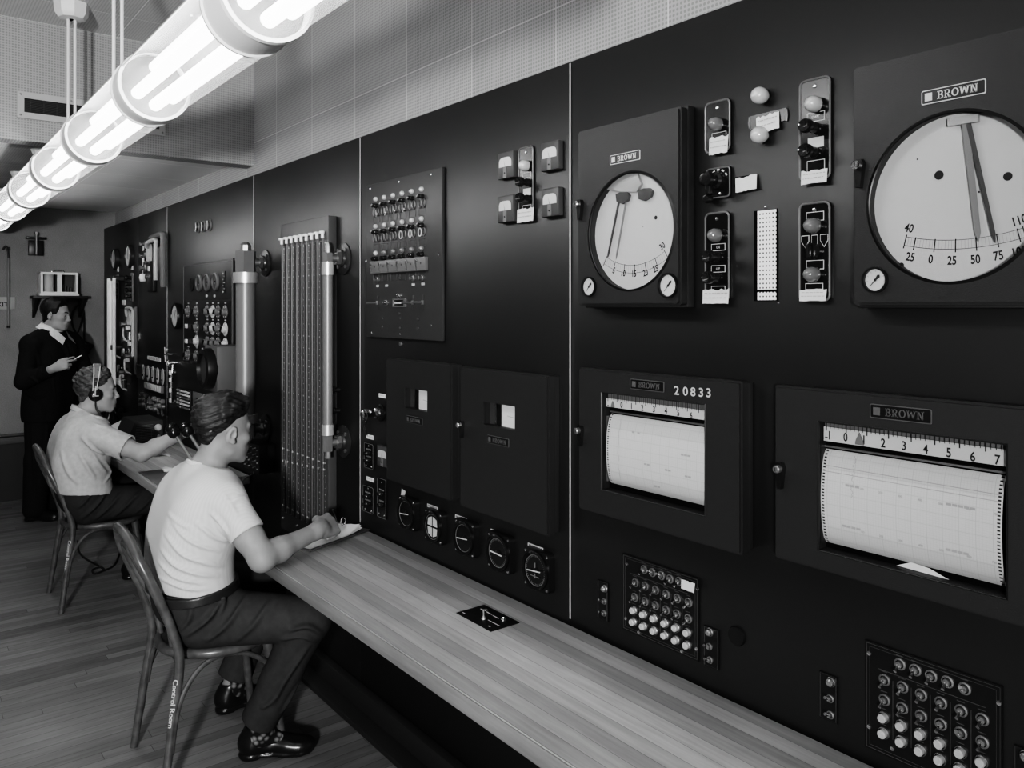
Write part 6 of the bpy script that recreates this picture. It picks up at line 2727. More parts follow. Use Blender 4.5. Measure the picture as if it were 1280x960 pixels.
# ---- head in its own frame: x right, y forward, z up, origin between the ears
HEAD = [('ell', (0, -.012, .042), (.076, .098, .086), .001),
        ('ell', (0, .03, -.025), (.062, .062, .082), .03),
        ('ell', (0, .04, -.07), (.051, .05, .042), .025),
        ('ell', (0, .076, -.098), (.02, .018, .017), .02),
        ('cap', (-.045, .01, -.07), (-.02, .07, -.1), .018, .016, .02),
        ('cap', (.045, .01, -.07), (.02, .07, -.1), .018, .016, .02),
        ('ell', (-.043, .058, -.022), (.021, .024, .018), .02),
        ('ell', (.043, .058, -.022), (.021, .024, .018), .02),
        ('cap', (-.04, .072, .026), (-.008, .086, .022), .010, .011, .016),
        ('cap', (.04, .072, .026), (.008, .086, .022), .010, .011, .016),
        ('ell-', (-.031, .098, .004), (.018, .017, .0125), .014),
        ('ell-', (.031, .098, .004), (.018, .017, .0125), .014),
        ('ell', (-.0305, .0745, .003), (.0145, .012, .0095), .006),
        ('ell', (.0305, .0745, .003), (.0145, .012, .0095), .006),
        ('cap', (0, .085, .016), (0, .108, -.03), .0075, .0115, .010),
        ('ell', (-.012, .097, -.034), (.0085, .011, .0085), .006),
        ('ell', (.012, .097, -.034), (.0085, .011, .0085), .006),
        ('ell-', (-.0068, .104, -.043), (.0035, .005, .004), .003),
        ('ell-', (.0068, .104, -.043), (.0035, .005, .004), .003),
        ('ell', (0, .082, -.06), (.03, .018, .024), .016),
        ('ell', (0, .097, -.0575), (.021, .0085, .0055), .006),
        ('ell', (0, .0955, -.0685), (.0185, .0085, .0065), .006),
        ('cap-', (-.024, .098, -.0625), (.024, .098, -.0625), .0018, .0018, .003)]


def ear(sx):
    c, s_ = math.cos(math.radians(18)) , math.sin(math.radians(18))
    R = np.array([[1, 0, 0], [0, c, s_], [0, -s_, c]])
    a = math.radians(20 * sx)
    Rz = np.array([[math.cos(a), math.sin(a), 0], [-math.sin(a), math.cos(a), 0], [0, 0, 1]])
    R = Rz @ R
    return [('ell', (sx * .079, -.012, -.004), (.007, .0185, .032), .006, R),
            ('ell-', (sx * .0865, -.006, -.002), (.006, .0095, .018), .005, R),
            ('ell', (sx * .082, -.004, -.03), (.006, .009, .010), .006, R),
            ('ell', (sx * .0805, .004, -.008), (.005, .005, .008), .005, R)]


HEADP = HEAD + ear(1) + ear(-1)


def hand_prims(side, curl, thumb=(.3, .35), spread=1.0, sc=1.0):
    """side = +1: thumb towards -x (right hand, back of the hand +z, fingers +y); curl = per finger joint angles"""
    L = []
    xs_ = (-.031, -.0105, .0105, .030)
    for i, x in enumerate(xs_):
        y1 = (.088, .092, .087, .078)[i]
        L.append(('cap', (side * x * .62, .012, -.002), (side * x, y1 - .004, 0), .0145, .0125, .012))
    L.append(('ell', (0, .045, -.006), (.036, .04, .0135), .012))
    L.append(('cap', (0, -.02, 0), (0, .015, -.002), .024, .023, .02))
    for i, x in enumerate(xs_):
        y1 = (.088, .092, .087, .078)[i]
        ln = (.072, .08, .074, .058)[i]
        p = V3(side * x, y1, -.001)
        a = 0.0
        rr = (.0092, .0095, .0090, .0080)[i]
        yaw = side * (x / .03) * .10 * spread
        for j, fr in enumerate((.44, .31, .25)):
            a += curl[i][j]
            d = V3(math.sin(yaw) * math.cos(a), math.cos(yaw) * math.cos(a), -math.sin(a))
            e = p + d * ln * fr
            L.append(('cap', p, e, rr, rr * .92, .004 if j else .007))
            p = e
            rr *= .92
    b = V3(side * -.018, .018, -.008)
    m_ = V3(side * -.043, .05, -.018)
    d1 = unit(V3(side * -.35 + side * thumb[0], .8, -thumb[1]))
    d2 = unit(d1 + V3(side * thumb[0] * .9, 0, -thumb[1] * .5))
    e1 = m_ + d1 * .032
    e2 = e1 + d2 * .026
    L += [('cap', b, m_, .016, .0125, .014), ('cap', m_, e1, .0118, .0105, .006), ('cap', e1, e2, .0105, .0085, .004)]
    return [tuple([p[0]] + [tuple(np.asarray(q_) * sc) if isinstance(q_, (tuple, np.ndarray)) and not (isinstance(q_, np.ndarray) and q_.ndim == 2) else (q_ * sc if isinstance(q_, float) else q_) for q_ in p[1:]]) for p in L]


def torso_prims(J):
    c = []
    for z, y, x, hw, r, k in J['torso']:
        ax = J.get('tax', V3(1, 0, 0))
        o = V3(x, y, z)
        c.append(('cap', o - ax * hw, o + ax * hw, r, r, .05))
    c.append(('cap', J['neck0'], J['SR'], .058, .05, .04))
    c.append(('cap', J['neck0'], J['SL'], .058, .05, .04))
    return c


def arm_prims(S, E, W, r=(.054, .043, .0415, .028)):
    S, E, W = [np.asarray(a_, float) for a_ in (S, E, W)]
    m_ = E * .72 + W * .28
    return [('cap', S, E, r[0], r[1], .03), ('cap', E, m_, r[2] - .003, r[2] - .002, .035), ('cap', m_, W, r[2] - .001, r[3], .03), ('cap', S * .7 + E * .3, S * .35 + E * .65, .049, .047, .03)]


def leg_prims(Hp, K, A, r=(.088, .06, .058, .038)):
    m_ = np.asarray(K) * .7 + np.asarray(A) * .3
    return [('cap', Hp, K, r[0], r[1], .04), ('cap', K, A, r[2], r[3], .02), ('ell', m_ + V3(0, -.012, 0), (.054, .054, .08), .03)]


def shoe(name, heel, toe, parent, org, mt='shoe_black', s=1.0, ankle=None):
    """heel, toe = sole points on the floor"""
    heel, toe = np.asarray(heel, float), np.asarray(toe, float)
    d = toe - heel
    L = np.linalg.norm(d)
    R = basis(d / L, (0, 0, 1))
    M = (R, heel)
    lo, hi = np.minimum(heel, toe) - .09, np.maximum(heel, toe) + .09
    st = .0045
    v = Vol(np.arange(lo[0], hi[0], st), np.arange(lo[1], hi[1], st), np.arange(-.012, .15, st))
    P_ = [('ell', (0, .045, .055), (.037, .05, .05), .001), ('cap', (0, .05, .05), (0, L * .6, .038), .036, .034, .03), ('ell', (0, L * .74, .034), (.045, .07, .029), .03), ('ell', (.004, L - .05, .029), (.039, .052, .026), .02),
          ('cap', (0, .045, .06), (0, .058, .096), .041, .043, .02), ('ell-', (0, .058, .132), (.034, .038, .034), .008),
          ('cap', (-.0, L * .42, .077), (0, L * .55, .066), .012, .012, .02)]
    v.prims(P_, 0, M)
    X, Y, Z = v.grid((slice(None),) * 3)
    v.f = np.maximum(v.f, (.014 - Z).astype(np.float32))
    # sole and heel block
    w = Vol(*v.ax)
    w.prims([('cap', (0, .036, .012), (0, .04, .012), .039, .039, .01), ('cap', (0, L * .6, .012), (.004, L - .046, .012), .041, .043, .03), ('cap', (0, .05, .012), (0, L * .6, .012), .036, .036, .02)], 0, M)
    band = np.maximum(w.f, np.maximum(Z - .021, .0085 - Z).astype(np.float32))
    h_ = Vol(*v.ax)
    h_.prims([('cap', (0, .036, .01), (0, .05, .01), .037, .037, .01)], 0, M)
    hb = np.maximum(h_.f, np.maximum(Z - .02, .0 - Z).astype(np.float32))
    fr = Vol(*v.ax)
    fr.prims([('cap', (0, L * .6, .012), (.004, L - .06, .012), .036, .036, .03)], 0, M)
    fb = np.maximum(fr.f, np.maximum(Z - .02, .0005 - Z).astype(np.float32))
    v.f = np.minimum(np.minimum(v.f, band), np.minimum(hb, fb))
    a, q_ = v.mesh()
    a = relax(a, q_, 1, .4)
    o = to_obj('shoe', a, q_, [mt], parent, org=org)
    mb = MB()
    for k in range(4):
        y = L * (.44 + .04 * k)
        z = .086 - .004 * k * 1.3
        pts = [(-.022, y, z - .004), (0, y + .004, z + .004), (.022, y, z - .004)]
        pts = [R @ V3(*p_) + heel - np.asarray(org) for p_ in pts]
        mb.tube([tuple(p_) for p_ in pts], .0026, 'lace', 6)
    mb.build('laces', o)
    return o


def eyes(M, parent, org, look=(0, 1, 0)):
    R, o = M
    for sx in (-1, 1):
        c = R @ V3(sx * .0305, .0755, .003) + o - np.asarray(org)
        f = R @ unit(V3(*look))
        mb = MB()
        mb.lathe([(0, -.0112), (.0079, -.0079), (.0112, 0), (.0085, .0073), (.0056, .0097)], tuple(c), tuple(f), 'eye_white', 16)
        mb.lathe([(.0056, .0097), (.0028, .0109), (0, .0112)], tuple(c), tuple(f), 'iris', 16)
        mb.build('eye', parent)
        # brow
        mb = MB()
        P_ = [R @ V3(sx * x, y, z) + o - np.asarray(org) for x, y, z in ((.012, .0945, .0235), (.026, .093, .030), (.04, .083, .029), (.05, .070, .022))]
        mb.tube(spline([tuple(p_) for p_ in P_], 4), [.0015 + .0032 * math.sin(PI * min(1, (i + 2) / 13)) for i in range(13)], 'brow', 8)
        mb.build('eyebrow', parent)


def hair(parent, org, M, zb, T, waves, mt, step=.003, extra=None, front=None):
    """hair shell: skull swollen by a thickness that fades out at the hairline zb(y)"""
    R, o = M
    v = Vol(np.arange(o[0] - .16, o[0] + .16, step), np.arange(o[1] - .16, o[1] + .16, step), np.arange(o[2] - .11, o[2] + .19, step))
    v.prims(HEAD[:2], 0, M)
    v.prim(('cap', (0, -.035, -.05), (0, -.045, -.12), .056, .056, .03), 0, M)
    X, Y, Z = v.grid((slice(None),) * 3, M)
    edge = np.interp(Y, *zb) + .002 * np.sin(X * 90 + Y * 60) + .0015 * np.sin(Y * 310)
    th = np.clip((Z - edge) / .055, -1, 1)
    th = np.where(th > 0, th ** .85, th * 2.0)
    top = np.clip((Z - .0) / .10, 0, 1)
    w = waves(X, Y, Z)
    thick = np.where(th > 0, th * (T[0] + (T[1] - T[0]) * top) + w * np.clip(th, 0, 1), th * .02) - .0015
    if extra is not None:
        thick = extra(X, Y, Z, thick)
    v.f = v.f - thick.astype(np.float32)
    # keep the face clear
    cut = np.minimum(Y - .02, .06 - Z) if front is None else front(X, Y, Z)
    v.f = np.maximum(v.f, cut.astype(np.float32))
    a, q_ = v.mesh()
    a = relax(a, q_, 1, .35)
    return to_obj('hair', a, q_, [mt], parent, org=org)


def figure(name, label, J, opts):
    org = np.asarray(J['root'], float)
    t = thing(name, label, 'person', tuple(org))
    MH = (basis(J['face'], J['headup']), np.asarray(J['head'], float))
    tor = torso_prims(J)
    aR, aL = arm_prims(J['SR'], J['ER'], J['WR']), arm_prims(J['SL'], J['EL'], J['WL'])
    lR, lL = leg_prims(J['HR'], J['KR'], J['AR']), leg_prims(J['HL'], J['KL'], J['AL'])
    pts = np.array([J[k] for k in ('head', 'SR', 'SL', 'ER', 'EL', 'WR', 'WL', 'HR', 'HL', 'KR', 'KL', 'AR', 'AL')])
    lo, hi = pts.min(0) - .22, pts.max(0) + .22
    lo[2] = max(lo[2], .0)
    # ---- body: one continuous skin
    hz = J['head'][2]
    st = opts.get('step', .005)
    fs = opts.get('fine', .003)
    fx = [(J['head'][0] - .12, J['head'][0] + .12, fs)]
    fy = [(J['head'][1] - .14, J['head'][1] + .14, fs)]
    fz = [(hz - .15, hz + .16, fs)]
    for wk, hd in (('WR', 'handR'), ('WL', 'handL')):
        if hd in J and J[hd].get('fine'):
            c = np.asarray(J[wk]) + J[hd]['R'][:, 1] * .07
            fx.insert(0, (c[0] - .1, c[0] + .1, fs))
            fy.insert(0, (c[1] - .1, c[1] + .1, fs))
            fz.insert(0, (c[2] - .09, c[2] + .09, fs))
    B = Vol(axis_span(lo[0], hi[0], fx + [st]), axis_span(lo[1], hi[1], fy + [st]), axis_span(lo[2], hi[2], fz + [st]))
    B.prims(HEADP, 0, MH)
    nk = MH[0] @ V3(0, -.022, -.055) + MH[1]
    B.prim(('cap', nk, J['neck0'], .054, .06, .03))
    B.prims(tor, -.004)
    B.prims(aR + aL + lR + lL)
    for wk, ek, hd in (('WR', 'ER', 'handR'), ('WL', 'EL', 'handL')):
        h = J[hd]
        B.prims(hand_prims(1 if hd == 'handR' else -1, h['curl'], h.get('thumb', (.3, .35)), sc=h.get('sc', 1.0)), 0, (h['R'], np.asarray(J[wk], float)))
    for ak, tk in (('AR', 'TR'), ('AL', 'TL')):
        B.prim(('cap', np.asarray(J[ak]) + V3(0, 0, -.02), np.asarray(J[ak]) * .5 + np.asarray(J[tk]) * .5 + V3(0, 0, -.015), .031, .018, .02))
    v, q_ = B.mesh()
    v = relax(v, q_, 1, .3)
    ctr = v[q_].mean(1)
    loc = (ctr - MH[1]) @ MH[0]
    lip = (np.abs(loc[:, 0]) < .0235 - .25 * np.abs(loc[:, 2] + .0625)) & (loc[:, 2] > -.0745) & (loc[:, 2] < -.0525) & (loc[:, 1] > .085)
    to_obj('body', v, q_, [opts.get('skin', 'skin'), 'lip'], t, pick=lip.astype(int), org=org)
    eyes(MH, t, org, opts.get('look', (0, 1, 0)))
    return t, org, MH, dict(tor=tor, aR=aR, aL=aL, lR=lR, lL=lL, lo=lo, hi=hi)


def garment(name, parent, org, prims, infl, lo, hi, step, clips, mt, folds=(), subs=(), ripple=None, label=None, tubes=()):
    v = Vol(*[np.arange(l, h, step) for l, h in zip(lo, hi)])
    for L, i_ in zip(prims, infl):
        v.prims(L, i_)
    for L, o, n, hole in tubes:              # sleeves and trouser legs: cut off square on their own, with an open end
        w = Vol(*v.ax)
        w.prims(L)
        w.clip(o, n)
        for p in hole:
            w.prim(p)
        v.put((slice(None),) * 3, w.f, .03)
    for p in subs:
        v.prim(p)
    for o, n, rad in clips:
        X, Y, Z = v.grid((slice(None),) * 3)
        n = unit(n)
        d = (X - o[0]) * n[0] + (Y - o[1]) * n[1] + (Z - o[2]) * n[2]
        if rad is not None:
            far = np.sqrt((X - o[0]) ** 2 + (Y - o[1]) ** 2 + (Z - o[2]) ** 2) - rad
            d = np.minimum(d, -far)
        v.f = np.maximum(v.f, d.astype(np.float32))
    a, q_ = v.mesh()
    if ripple is not None:
        a = a + vnormals(a, q_) * ripple(a)[:, None]
    a = relax(a, q_, 1, .3)
    if folds:
        a = creases(a, q_, folds)
    return to_obj(name, a, q_, [mt], parent, org=org, label=label)


def noise_ripple(amp, fr, seed=0):
    rnd = np.random.RandomState(seed)
    K = rnd.normal(size=(9, 3)) * fr
    ph = rnd.uniform(0, 6.28, 9)

    def f(p):
        o = np.zeros(len(p))
        for k, h in zip(K, ph):
            o += np.sin(p @ k + h)
        return amp * o / 3
    return f


skin_nb = {}
for nm, g_ in (('skin', .26), ('skin_far', .31)):
    q = NB(nm, 0.55, 0.3)
    q.color(q.math('MULTIPLY', g_, q.rng(q.noise(q.tc.outputs['Object'], 14.0), .3, .7, .9, 1.06)))
    q.b.inputs['Subsurface Weight'].default_value = 0.0
    q.bump(q.noise(q.tc.outputs['Object'], 240.0), .12, .001)
mat('lip', .25, .5)
mat('eye_white', .6, .2)
mat('iris', .03, .15)
mat('brow', .05, .8)
mat('shoe_black', .012, .28, 0, .5, bump=(90, .12, .002))
mat('lace', .02, .7)
mat('belt_leather', .03, .35)
for nm, g_, sc_, st_ in (('tee_knit', .5, 380, .35), ('shirt_cloth', .42, 300, .2), ('trouser_cloth', .05, 500, .3), ('trouser_dark', .042, 500, .3), ('suit_cloth', .016, 500, .3), ('collar_cloth', .62, 400, .1), ('sock_knit', .06, 60, .5)):
    q = NB(nm, 0.85, 0.15)
    o_ = q.tc.outputs['Object']
    if nm == 'tee_knit':
        w_ = q.n('ShaderNodeTexWave', wave_type='BANDS', bands_direction='X')
        q.set(w_.inputs['Vector'], o_)
        w_.inputs['Scale'].default_value = 38
        w_.inputs['Distortion'].default_value = 1.2
        q.color(q.math('MULTIPLY', g_, q.rng(w_.outputs['Fac'], 0, 1, .94, 1.0)))
        q.bump(w_.outputs['Fac'], .25, .001)
    elif nm == 'sock_knit':
        v_ = q.n('ShaderNodeTexVoronoi')
        q.set(v_.inputs['Vector'], o_)
        v_.inputs['Scale'].default_value = 45
        q.color(q.rng(v_.outputs['Distance'], .1, .55, .25, .02))
    else:
        q.color(q.math('MULTIPLY', g_, q.rng(q.noise(o_, 40.0), .3, .7, .9, 1.08)))
        q.bump(q.noise(o_, float(sc_)), st_, .0012)
for nm, lo_, hi_, sc_ in (('hair_dark', .007, .055, (150, 22, 150)), ('hair_brown', .022, .13, (150, 40, 150)), ('hair_black', .004, .022, (150, 20, 150))):
    q = NB(nm, 0.5, 0.4)
    mp = q.n('ShaderNodeMapping')
    q.set(mp.inputs['Vector'], q.tc.outputs['Object'])
    mp.inputs['Scale'].default_value = sc_
    mp.inputs['Rotation'].default_value = (.25, .1, .15)
    n_ = q.noise(mp.outputs[0], 1.0, 4.0, .6)
    n_ = q.math('ADD', q.math('MULTIPLY', n_, .65), q.math('MULTIPLY', q.noise(q.tc.outputs['Object'], 26.0, 2.0), .35))
    q.color(q.rng(n_, .35, .7, lo_, hi_))
    q.bump(n_, .7, .006)

CURL_FIST = [(.9, 1.2, .7), (1.0, 1.25, .8), (1.05, 1.3, .8), (1.1, 1.3, .8)]
CURL_PEN = [(.75, .95, .45), (.85, 1.1, .6), (1.0, 1.25, .7), (1.1, 1.3, .7)]
CURL_EASY = [(.25, .35, .25), (.3, .45, .3), (.35, .5, .3), (.4, .5, .35)]
CURL_CIG = [(.25, .3, .2), (.3, .4, .25), (.75, .9, .5), (.9, 1.0, .5)]

# ======================================================== man in the T-shirt, writing
J = dict(root=(-3.05, -.62, 0), head=(-3.02, -.57, 1.205), face=(-.17, .985, -.10), headup=(.02, .10, .99),
         neck0=V3(-3.045, -.635, 1.045), SR=V3(-2.865, -.615, .985), SL=V3(-3.225, -.63, .985),
         ER=V3(-2.725, -.535, .795), WR=V3(-2.835, -.272, .826), EL=V3(-3.34, -.56, .775), WL=V3(-3.22, -.40, .665),
         HR=V3(-2.955, -.655, .55), HL=V3(-3.145, -.655, .55), KR=V3(-2.70, -.375, .555), KL=V3(-3.27, -.27, .565), AR=V3(-2.915, -.475, .105), AL=V3(-3.33, -.435, .105),
         TR=V3(-2.83, -.30, .02), TL=V3(-3.32, -.26, .02))
J['torso'] = [(.955, -.642, -3.045, .092, .118, 0), (.86, -.675, -3.05, .088, .122, 0), (.76, -.69, -3.05, .082, .117, 0), (.66, -.68, -3.05, .085, .115, 0), (.575, -.665, -3.05, .09, .115, 0)]
fd = unit(J['WR'] - J['ER'])
J['handR'] = dict(R=basis(unit(V3(-.55, .80, -.02)), unit(V3(.66, .25, .70))), curl=CURL_PEN, thumb=(.45, .55), fine=True, sc=1.15)
J['handL'] = dict(R=basis((.6, .7, -.15), (0, 0, 1)), curl=CURL_EASY)
P1, O1, MH1, G = figure('person', 'seated person in a white short sleeved T-shirt writing on a clipboard', J, dict(step=.0055, fine=.0032))


def sleeve(J, sR, sL, r0, r1):
    o = []
    for S, E, c in ((J['SR'], J['ER'], sR), (J['SL'], J['EL'], sL)):
        d = unit(E - S)
        o.append(([('cap', S, E, r0, r1, .03)], c, d, [('cap-', c - d * .05, c + d * .05, r1 - .012, r1 - .004, .004)]))
    return o


tee_lo, tee_hi = V3(-3.5, -.9, .56), V3(-2.6, -.42, 1.16)
sR = J['SR'] * .40 + J['ER'] * .60
sL = J['SL'] * .40 + J['EL'] * .60
nkd = unit(np.array(J['head']) - J['neck0'])
garment('t_shirt', P1, O1, [G['tor']], [.011], tee_lo, tee_hi, .005,
        [(V3(-3.05, -.68, .655), (0, -.12, -1), None), (J['neck0'] + V3(0, -.012, .048), (.0, .28, .96), .16)], 'tee_knit',
        [([(213, 650), (232, 672), (255, 684), (281, 689)], .008, .008), ([(204, 664), (227, 692), (255, 703), (281, 709)], .009, .009), ([(199, 684), (218, 706), (249, 718), (278, 720)], .008, .009),
         ([(261, 639), (277, 655), (286, 670)], .009, .008), ([(241, 650), (266, 670), (286, 678)], .008, .008), ([(208, 640), (225, 655), (240, 660)], .005, .008), ([(196, 700), (220, 722), (260, 730)], .007, .008),
         ([(288, 630), (300, 622), (312, 622)], .005, .008), ([(275, 612), (290, 634), (298, 650)], .005, .009), ([(195, 720), (230, 735), (262, 737)], .008, .007)],
        ripple=noise_ripple(.0014, 26, 1), tubes=sleeve(J, sR, sL, .064, .06))
garment('collar_band', P1, O1, [[('cap', J['neck0'] + V3(0, -.004, -.02), J['neck0'] + V3(0, .012, .08), .085, .062, .02)]], [0], V3(-3.2, -.8, .98), V3(-2.9, -.5, 1.16), .004,
        [(J['neck0'] + V3(0, -.012, .052), (.0, .28, .96), None), (J['neck0'] + V3(0, -.012, .034), (.0, -.28, -.96), None)], 'tee_knit')
tr_lo, tr_hi = V3(-3.48, -.9, .08), V3(-2.56, -.12, .72)
legs1 = [('cap', J['HR'], J['KR'], .098, .078, .04), ('cap', J['KR'], J['AR'] + V3(.0, 0, .03), .076, .066, .02), ('cap', J['HL'], J['KL'], .098, .078, .04), ('cap', J['KL'], J['AL'], .076, .066, .02)]
garment('trousers', P1, O1, [[p_ for p_ in G['tor'][2:5]], legs1], [.006, 0], tr_lo, tr_hi, .005,
        [(V3(-3.05, -.68, .675), (0, -.12, 1), None), (J['AR'] + V3(0, 0, .035), unit(J['AR'] - J['KR']), .17), (J['AL'] + V3(0, 0, .035), unit(J['AL'] - J['KL']), .17)], 'trouser_cloth',
        [([(287, 733), (262, 771), (228, 797)], .014, .012), ([(313, 738), (288, 776), (256, 803)], .013, .012), ([(340, 748), (318, 780), (290, 804)], .010, .012), ([(257, 747), (280, 750), (273, 772)], .012, .009), ([(240, 750), (236, 775), (222, 790)], .008, .01),
         ([(360, 790), (385, 783), (406, 796)], .014, .010), ([(350, 800), (378, 795), (402, 808)], .012, .010), ([(388, 804), (355, 852), (338, 886)], .012, .012), ([(400, 812), (372, 856), (352, 892)], .008, .010), ([(345, 868), (335, 880), (325, 886)], .009, .009)],
        ripple=noise_ripple(.0022, 22, 2))
garment('belt', P1, O1, [G['tor'][2:5]], [.019], V3(-3.3, -.9, .6), V3(-2.8, -.45, .74), .004,
        [(V3(-3.05, -.68, .672), (0, -.12, 1), None), (V3(-3.05, -.68, .638), (0, .12, -1), None)], 'belt_leather')
s1 = shoe('shoe', (-2.955, -.535, 0), (-2.828, -.295, 0), P1, O1)
s2 = shoe('shoe', (-3.335, -.50, 0), (-3.32, -.245, 0), P1, O1)
for A_, K_ in ((J['AR'], J['KR']), (J['AL'], J['KL'])):
    T_ = J['TR'] if A_ is J['AR'] else J['TL']
    garment('sock', P1, O1, [[('cap', A_ + V3(0, 0, -.02), A_ * .5 + T_ * .5 + V3(0, 0, -.015), .036, .022, .02), ('cap', A_ + V3(0, 0, -.03), A_ + unit(K_ - A_) * .14, .041, .046, .02)]], [0], A_ - .13, A_ + .17, .005, [(A_ + unit(K_ - A_) * .1, K_ - A_, None)], 'sock_knit')
hair(P1, O1, MH1, ([-.13, -.10, -.07, -.03, 0, .05, .075, .1], [-.045, -.045, -.03, .015, .045, .062, .078, .088]), (.008, .024),
     lambda X, Y, Z: .0028 * np.sin(150 * (X + .35 * Z) + 3.0 * np.sin(Y * 34 + X * 12)) + .0022 * np.sin(260 * (Z - .3 * X) + 2.5 * np.sin(Y * 42)) + .003 * np.sin(Y * 52 + X * 25 + 1.0), 'hair_dark', .003,
     extra=lambda X, Y, Z, t_: t_ + np.where(Z > .07, .012 * np.exp(-((Y - .075) / .03) ** 2) * np.clip((Z - .075) / .03, 0, 1), 0), front=lambda X, Y, Z: np.minimum(Y - .045, .062 - Z))
# pen in the writing hand
R_, W_ = J['handR']['R'], J['WR']
t = thing('pen', 'slim dark pen held in the writing hand over the clipboard', 'pen', tuple(W_))
tip = at_z(424, 664, TZ + .012)
bk = R_ @ V3(-.035, .085, .045)
m = MB()
m.tube([tuple(Vector(tip) - Vector(W_)), tuple((Vector(tip) - Vector(W_)) * .9 + Vector(bk) * .1), tuple(bk)], [.0008, .0036, .0036], 'bakelite', 8)
m.build('barrel', t)

# ======================================================== man with headphones, reaching
J = dict(root=(-5.1, -.62, 0), head=(-5.06, -.62, 1.185), face=(.14, .985, -.04), headup=(0, .06, 1),
         neck0=V3(-5.07, -.68, 1.035), SR=V3(-4.885, -.665, .965), SL=V3(-5.26, -.66, .965),
         ER=V3(-4.715, -.462, .862), WR=V3(-4.60, -.23, .99), EL=V3(-5.42, -.50, .80), WL=V3(-5.25, -.30, .775),
         HR=V3(-5.02, -.665, .55), HL=V3(-5.2, -.665, .55), KR=V3(-4.89, -.29, .565), KL=V3(-5.3, -.27, .56), AR=V3(-4.93, -.33, .105), AL=V3(-5.32, -.36, .105),
         TR=V3(-4.9, -.14, .02), TL=V3(-5.33, -.18, .02))
J['torso'] = [(.935, -.685, -5.08, .098, .118, 0), (.85, -.705, -5.09, .092, .125, 0), (.76, -.71, -5.1, .088, .124, 0), (.66, -.695, -5.1, .09, .12, 0), (.575, -.67, -5.1, .09, .115, 0)]
J['handR'] = dict(R=basis(unit(V3(.12, .8, .25)), (.5, -.1, .85)), curl=CURL_EASY)
J['handL'] = dict(R=basis((.3, .9, -.1), (0, 0, 1)), curl=CURL_EASY)
P2, O2, MH2, G = figure('person', 'seated person wearing headphones and a pale short sleeved shirt, reaching across the worktop', J, dict(step=.006, fine=.0036, skin='skin_far', look=(.0, 1, -.1)))
sR = J['SR'] * .28 + J['ER'] * .72
sL = J['SL'] * .28 + J['EL'] * .72
garment('shirt', P2, O2, [G['tor']], [.018], V3(-5.6, -.95, .56), V3(-4.6, -.4, 1.15), .0055,
        [(V3(-5.1, -.68, .63), (0, -.1, -1), None), (J['neck0'] + V3(0, -.01, .055), (.05, .42, .9), .17)], 'shirt_cloth',
        [([(100, 545), (118, 562), (140, 570)], .010, .010), ([(98, 565), (110, 585), (120, 600)], .010, .012), ([(112, 560), (124, 580), (134, 590)], .008, .01), ([(120, 520), (140, 528), (155, 536)], .006, .01), ([(112, 527), (128, 533), (142, 533)], .007, .009), ([(75, 560), (85, 590), (100, 606)], .008, .012), ([(130, 575), (138, 590), (130, 604)], .008, .01)],
        ripple=noise_ripple(.0022, 18, 5), tubes=sleeve(J, sR, sL, .07, .073))
garment('collar', P2, O2, [[('cap', J['neck0'] + V3(0, -.01, -.02), J['neck0'] + V3(0, .01, .09), .09, .069, .02)]], [0], V3(-5.25, -.85, .97), V3(-4.9, -.52, 1.17), .0045,
        [(J['neck0'] + V3(0, -.01, .06), (.05, .42, .9), None), (J['neck0'] + V3(0, -.01, .028), (-.05, -.42, -.9), None)], 'shirt_cloth')
legs2 = [('cap', J['HR'], J['KR'], .098, .08, .04), ('cap', J['KR'], J['AR'], .078, .066, .02), ('cap', J['HL'], J['KL'], .098, .08, .04), ('cap', J['KL'], J['AL'], .078, .066, .02)]
garment('trousers', P2, O2, [G['tor'][2:5], legs2], [.008, 0], V3(-5.5, -.95, .08), V3(-4.7, -.1, .7), .006,
        [(V3(-5.1, -.68, .655), (0, -.1, 1), None), (J['AR'] + V3(0, 0, .03), unit(J['AR'] - J['KR']), .17), (J['AL'] + V3(0, 0, .03), unit(J['AL'] - J['KL']), .17)], 'trouser_dark',
        [([(135, 612), (120, 632), (100, 650)], .012, .012), ([(155, 612), (140, 630), (118, 650)], .012, .012), ([(178, 612), (160, 630), (140, 648)], .012, .012), ([(195, 615), (180, 632), (160, 648)], .010, .012), ([(118, 612), (105, 628), (95, 636)], .010, .010)],
        ripple=noise_ripple(.002, 20, 6))
shoe('shoe', (-4.935, -.40, 0), (-4.9, -.14, 0), P2, O2)
shoe('shoe', (-5.325, -.43, 0), (-5.335, -.17, 0), P2, O2)
hair(P2, O2, MH2, ([-.13, -.10, -.07, -.03, 0, .05, .07, .1], [-.055, -.055, -.045, -.01, .02, .05, .085, .098]), (.009, .021),
     lambda X, Y, Z: .0035 * np.sin(X * 140 + 2 * np.sin(Z * 90 + Y * 50)) + .003 * np.sin(Y * 150 + 2.2 * np.sin(Z * 110)) + .0018 * np.sin(Z * 260 + Y * 120), 'hair_brown', .0035, front=lambda X, Y, Z: np.minimum(Y - .05, .075 - Z))
# headphones
t = thing('headphones', 'black headphones with a wire headband worn by the man reaching across the worktop', 'headphones', tuple(MH2[1]))
Rh = MH2[0]


def hp(x, y, z):
    return tuple(Rh @ V3(x, y, z))


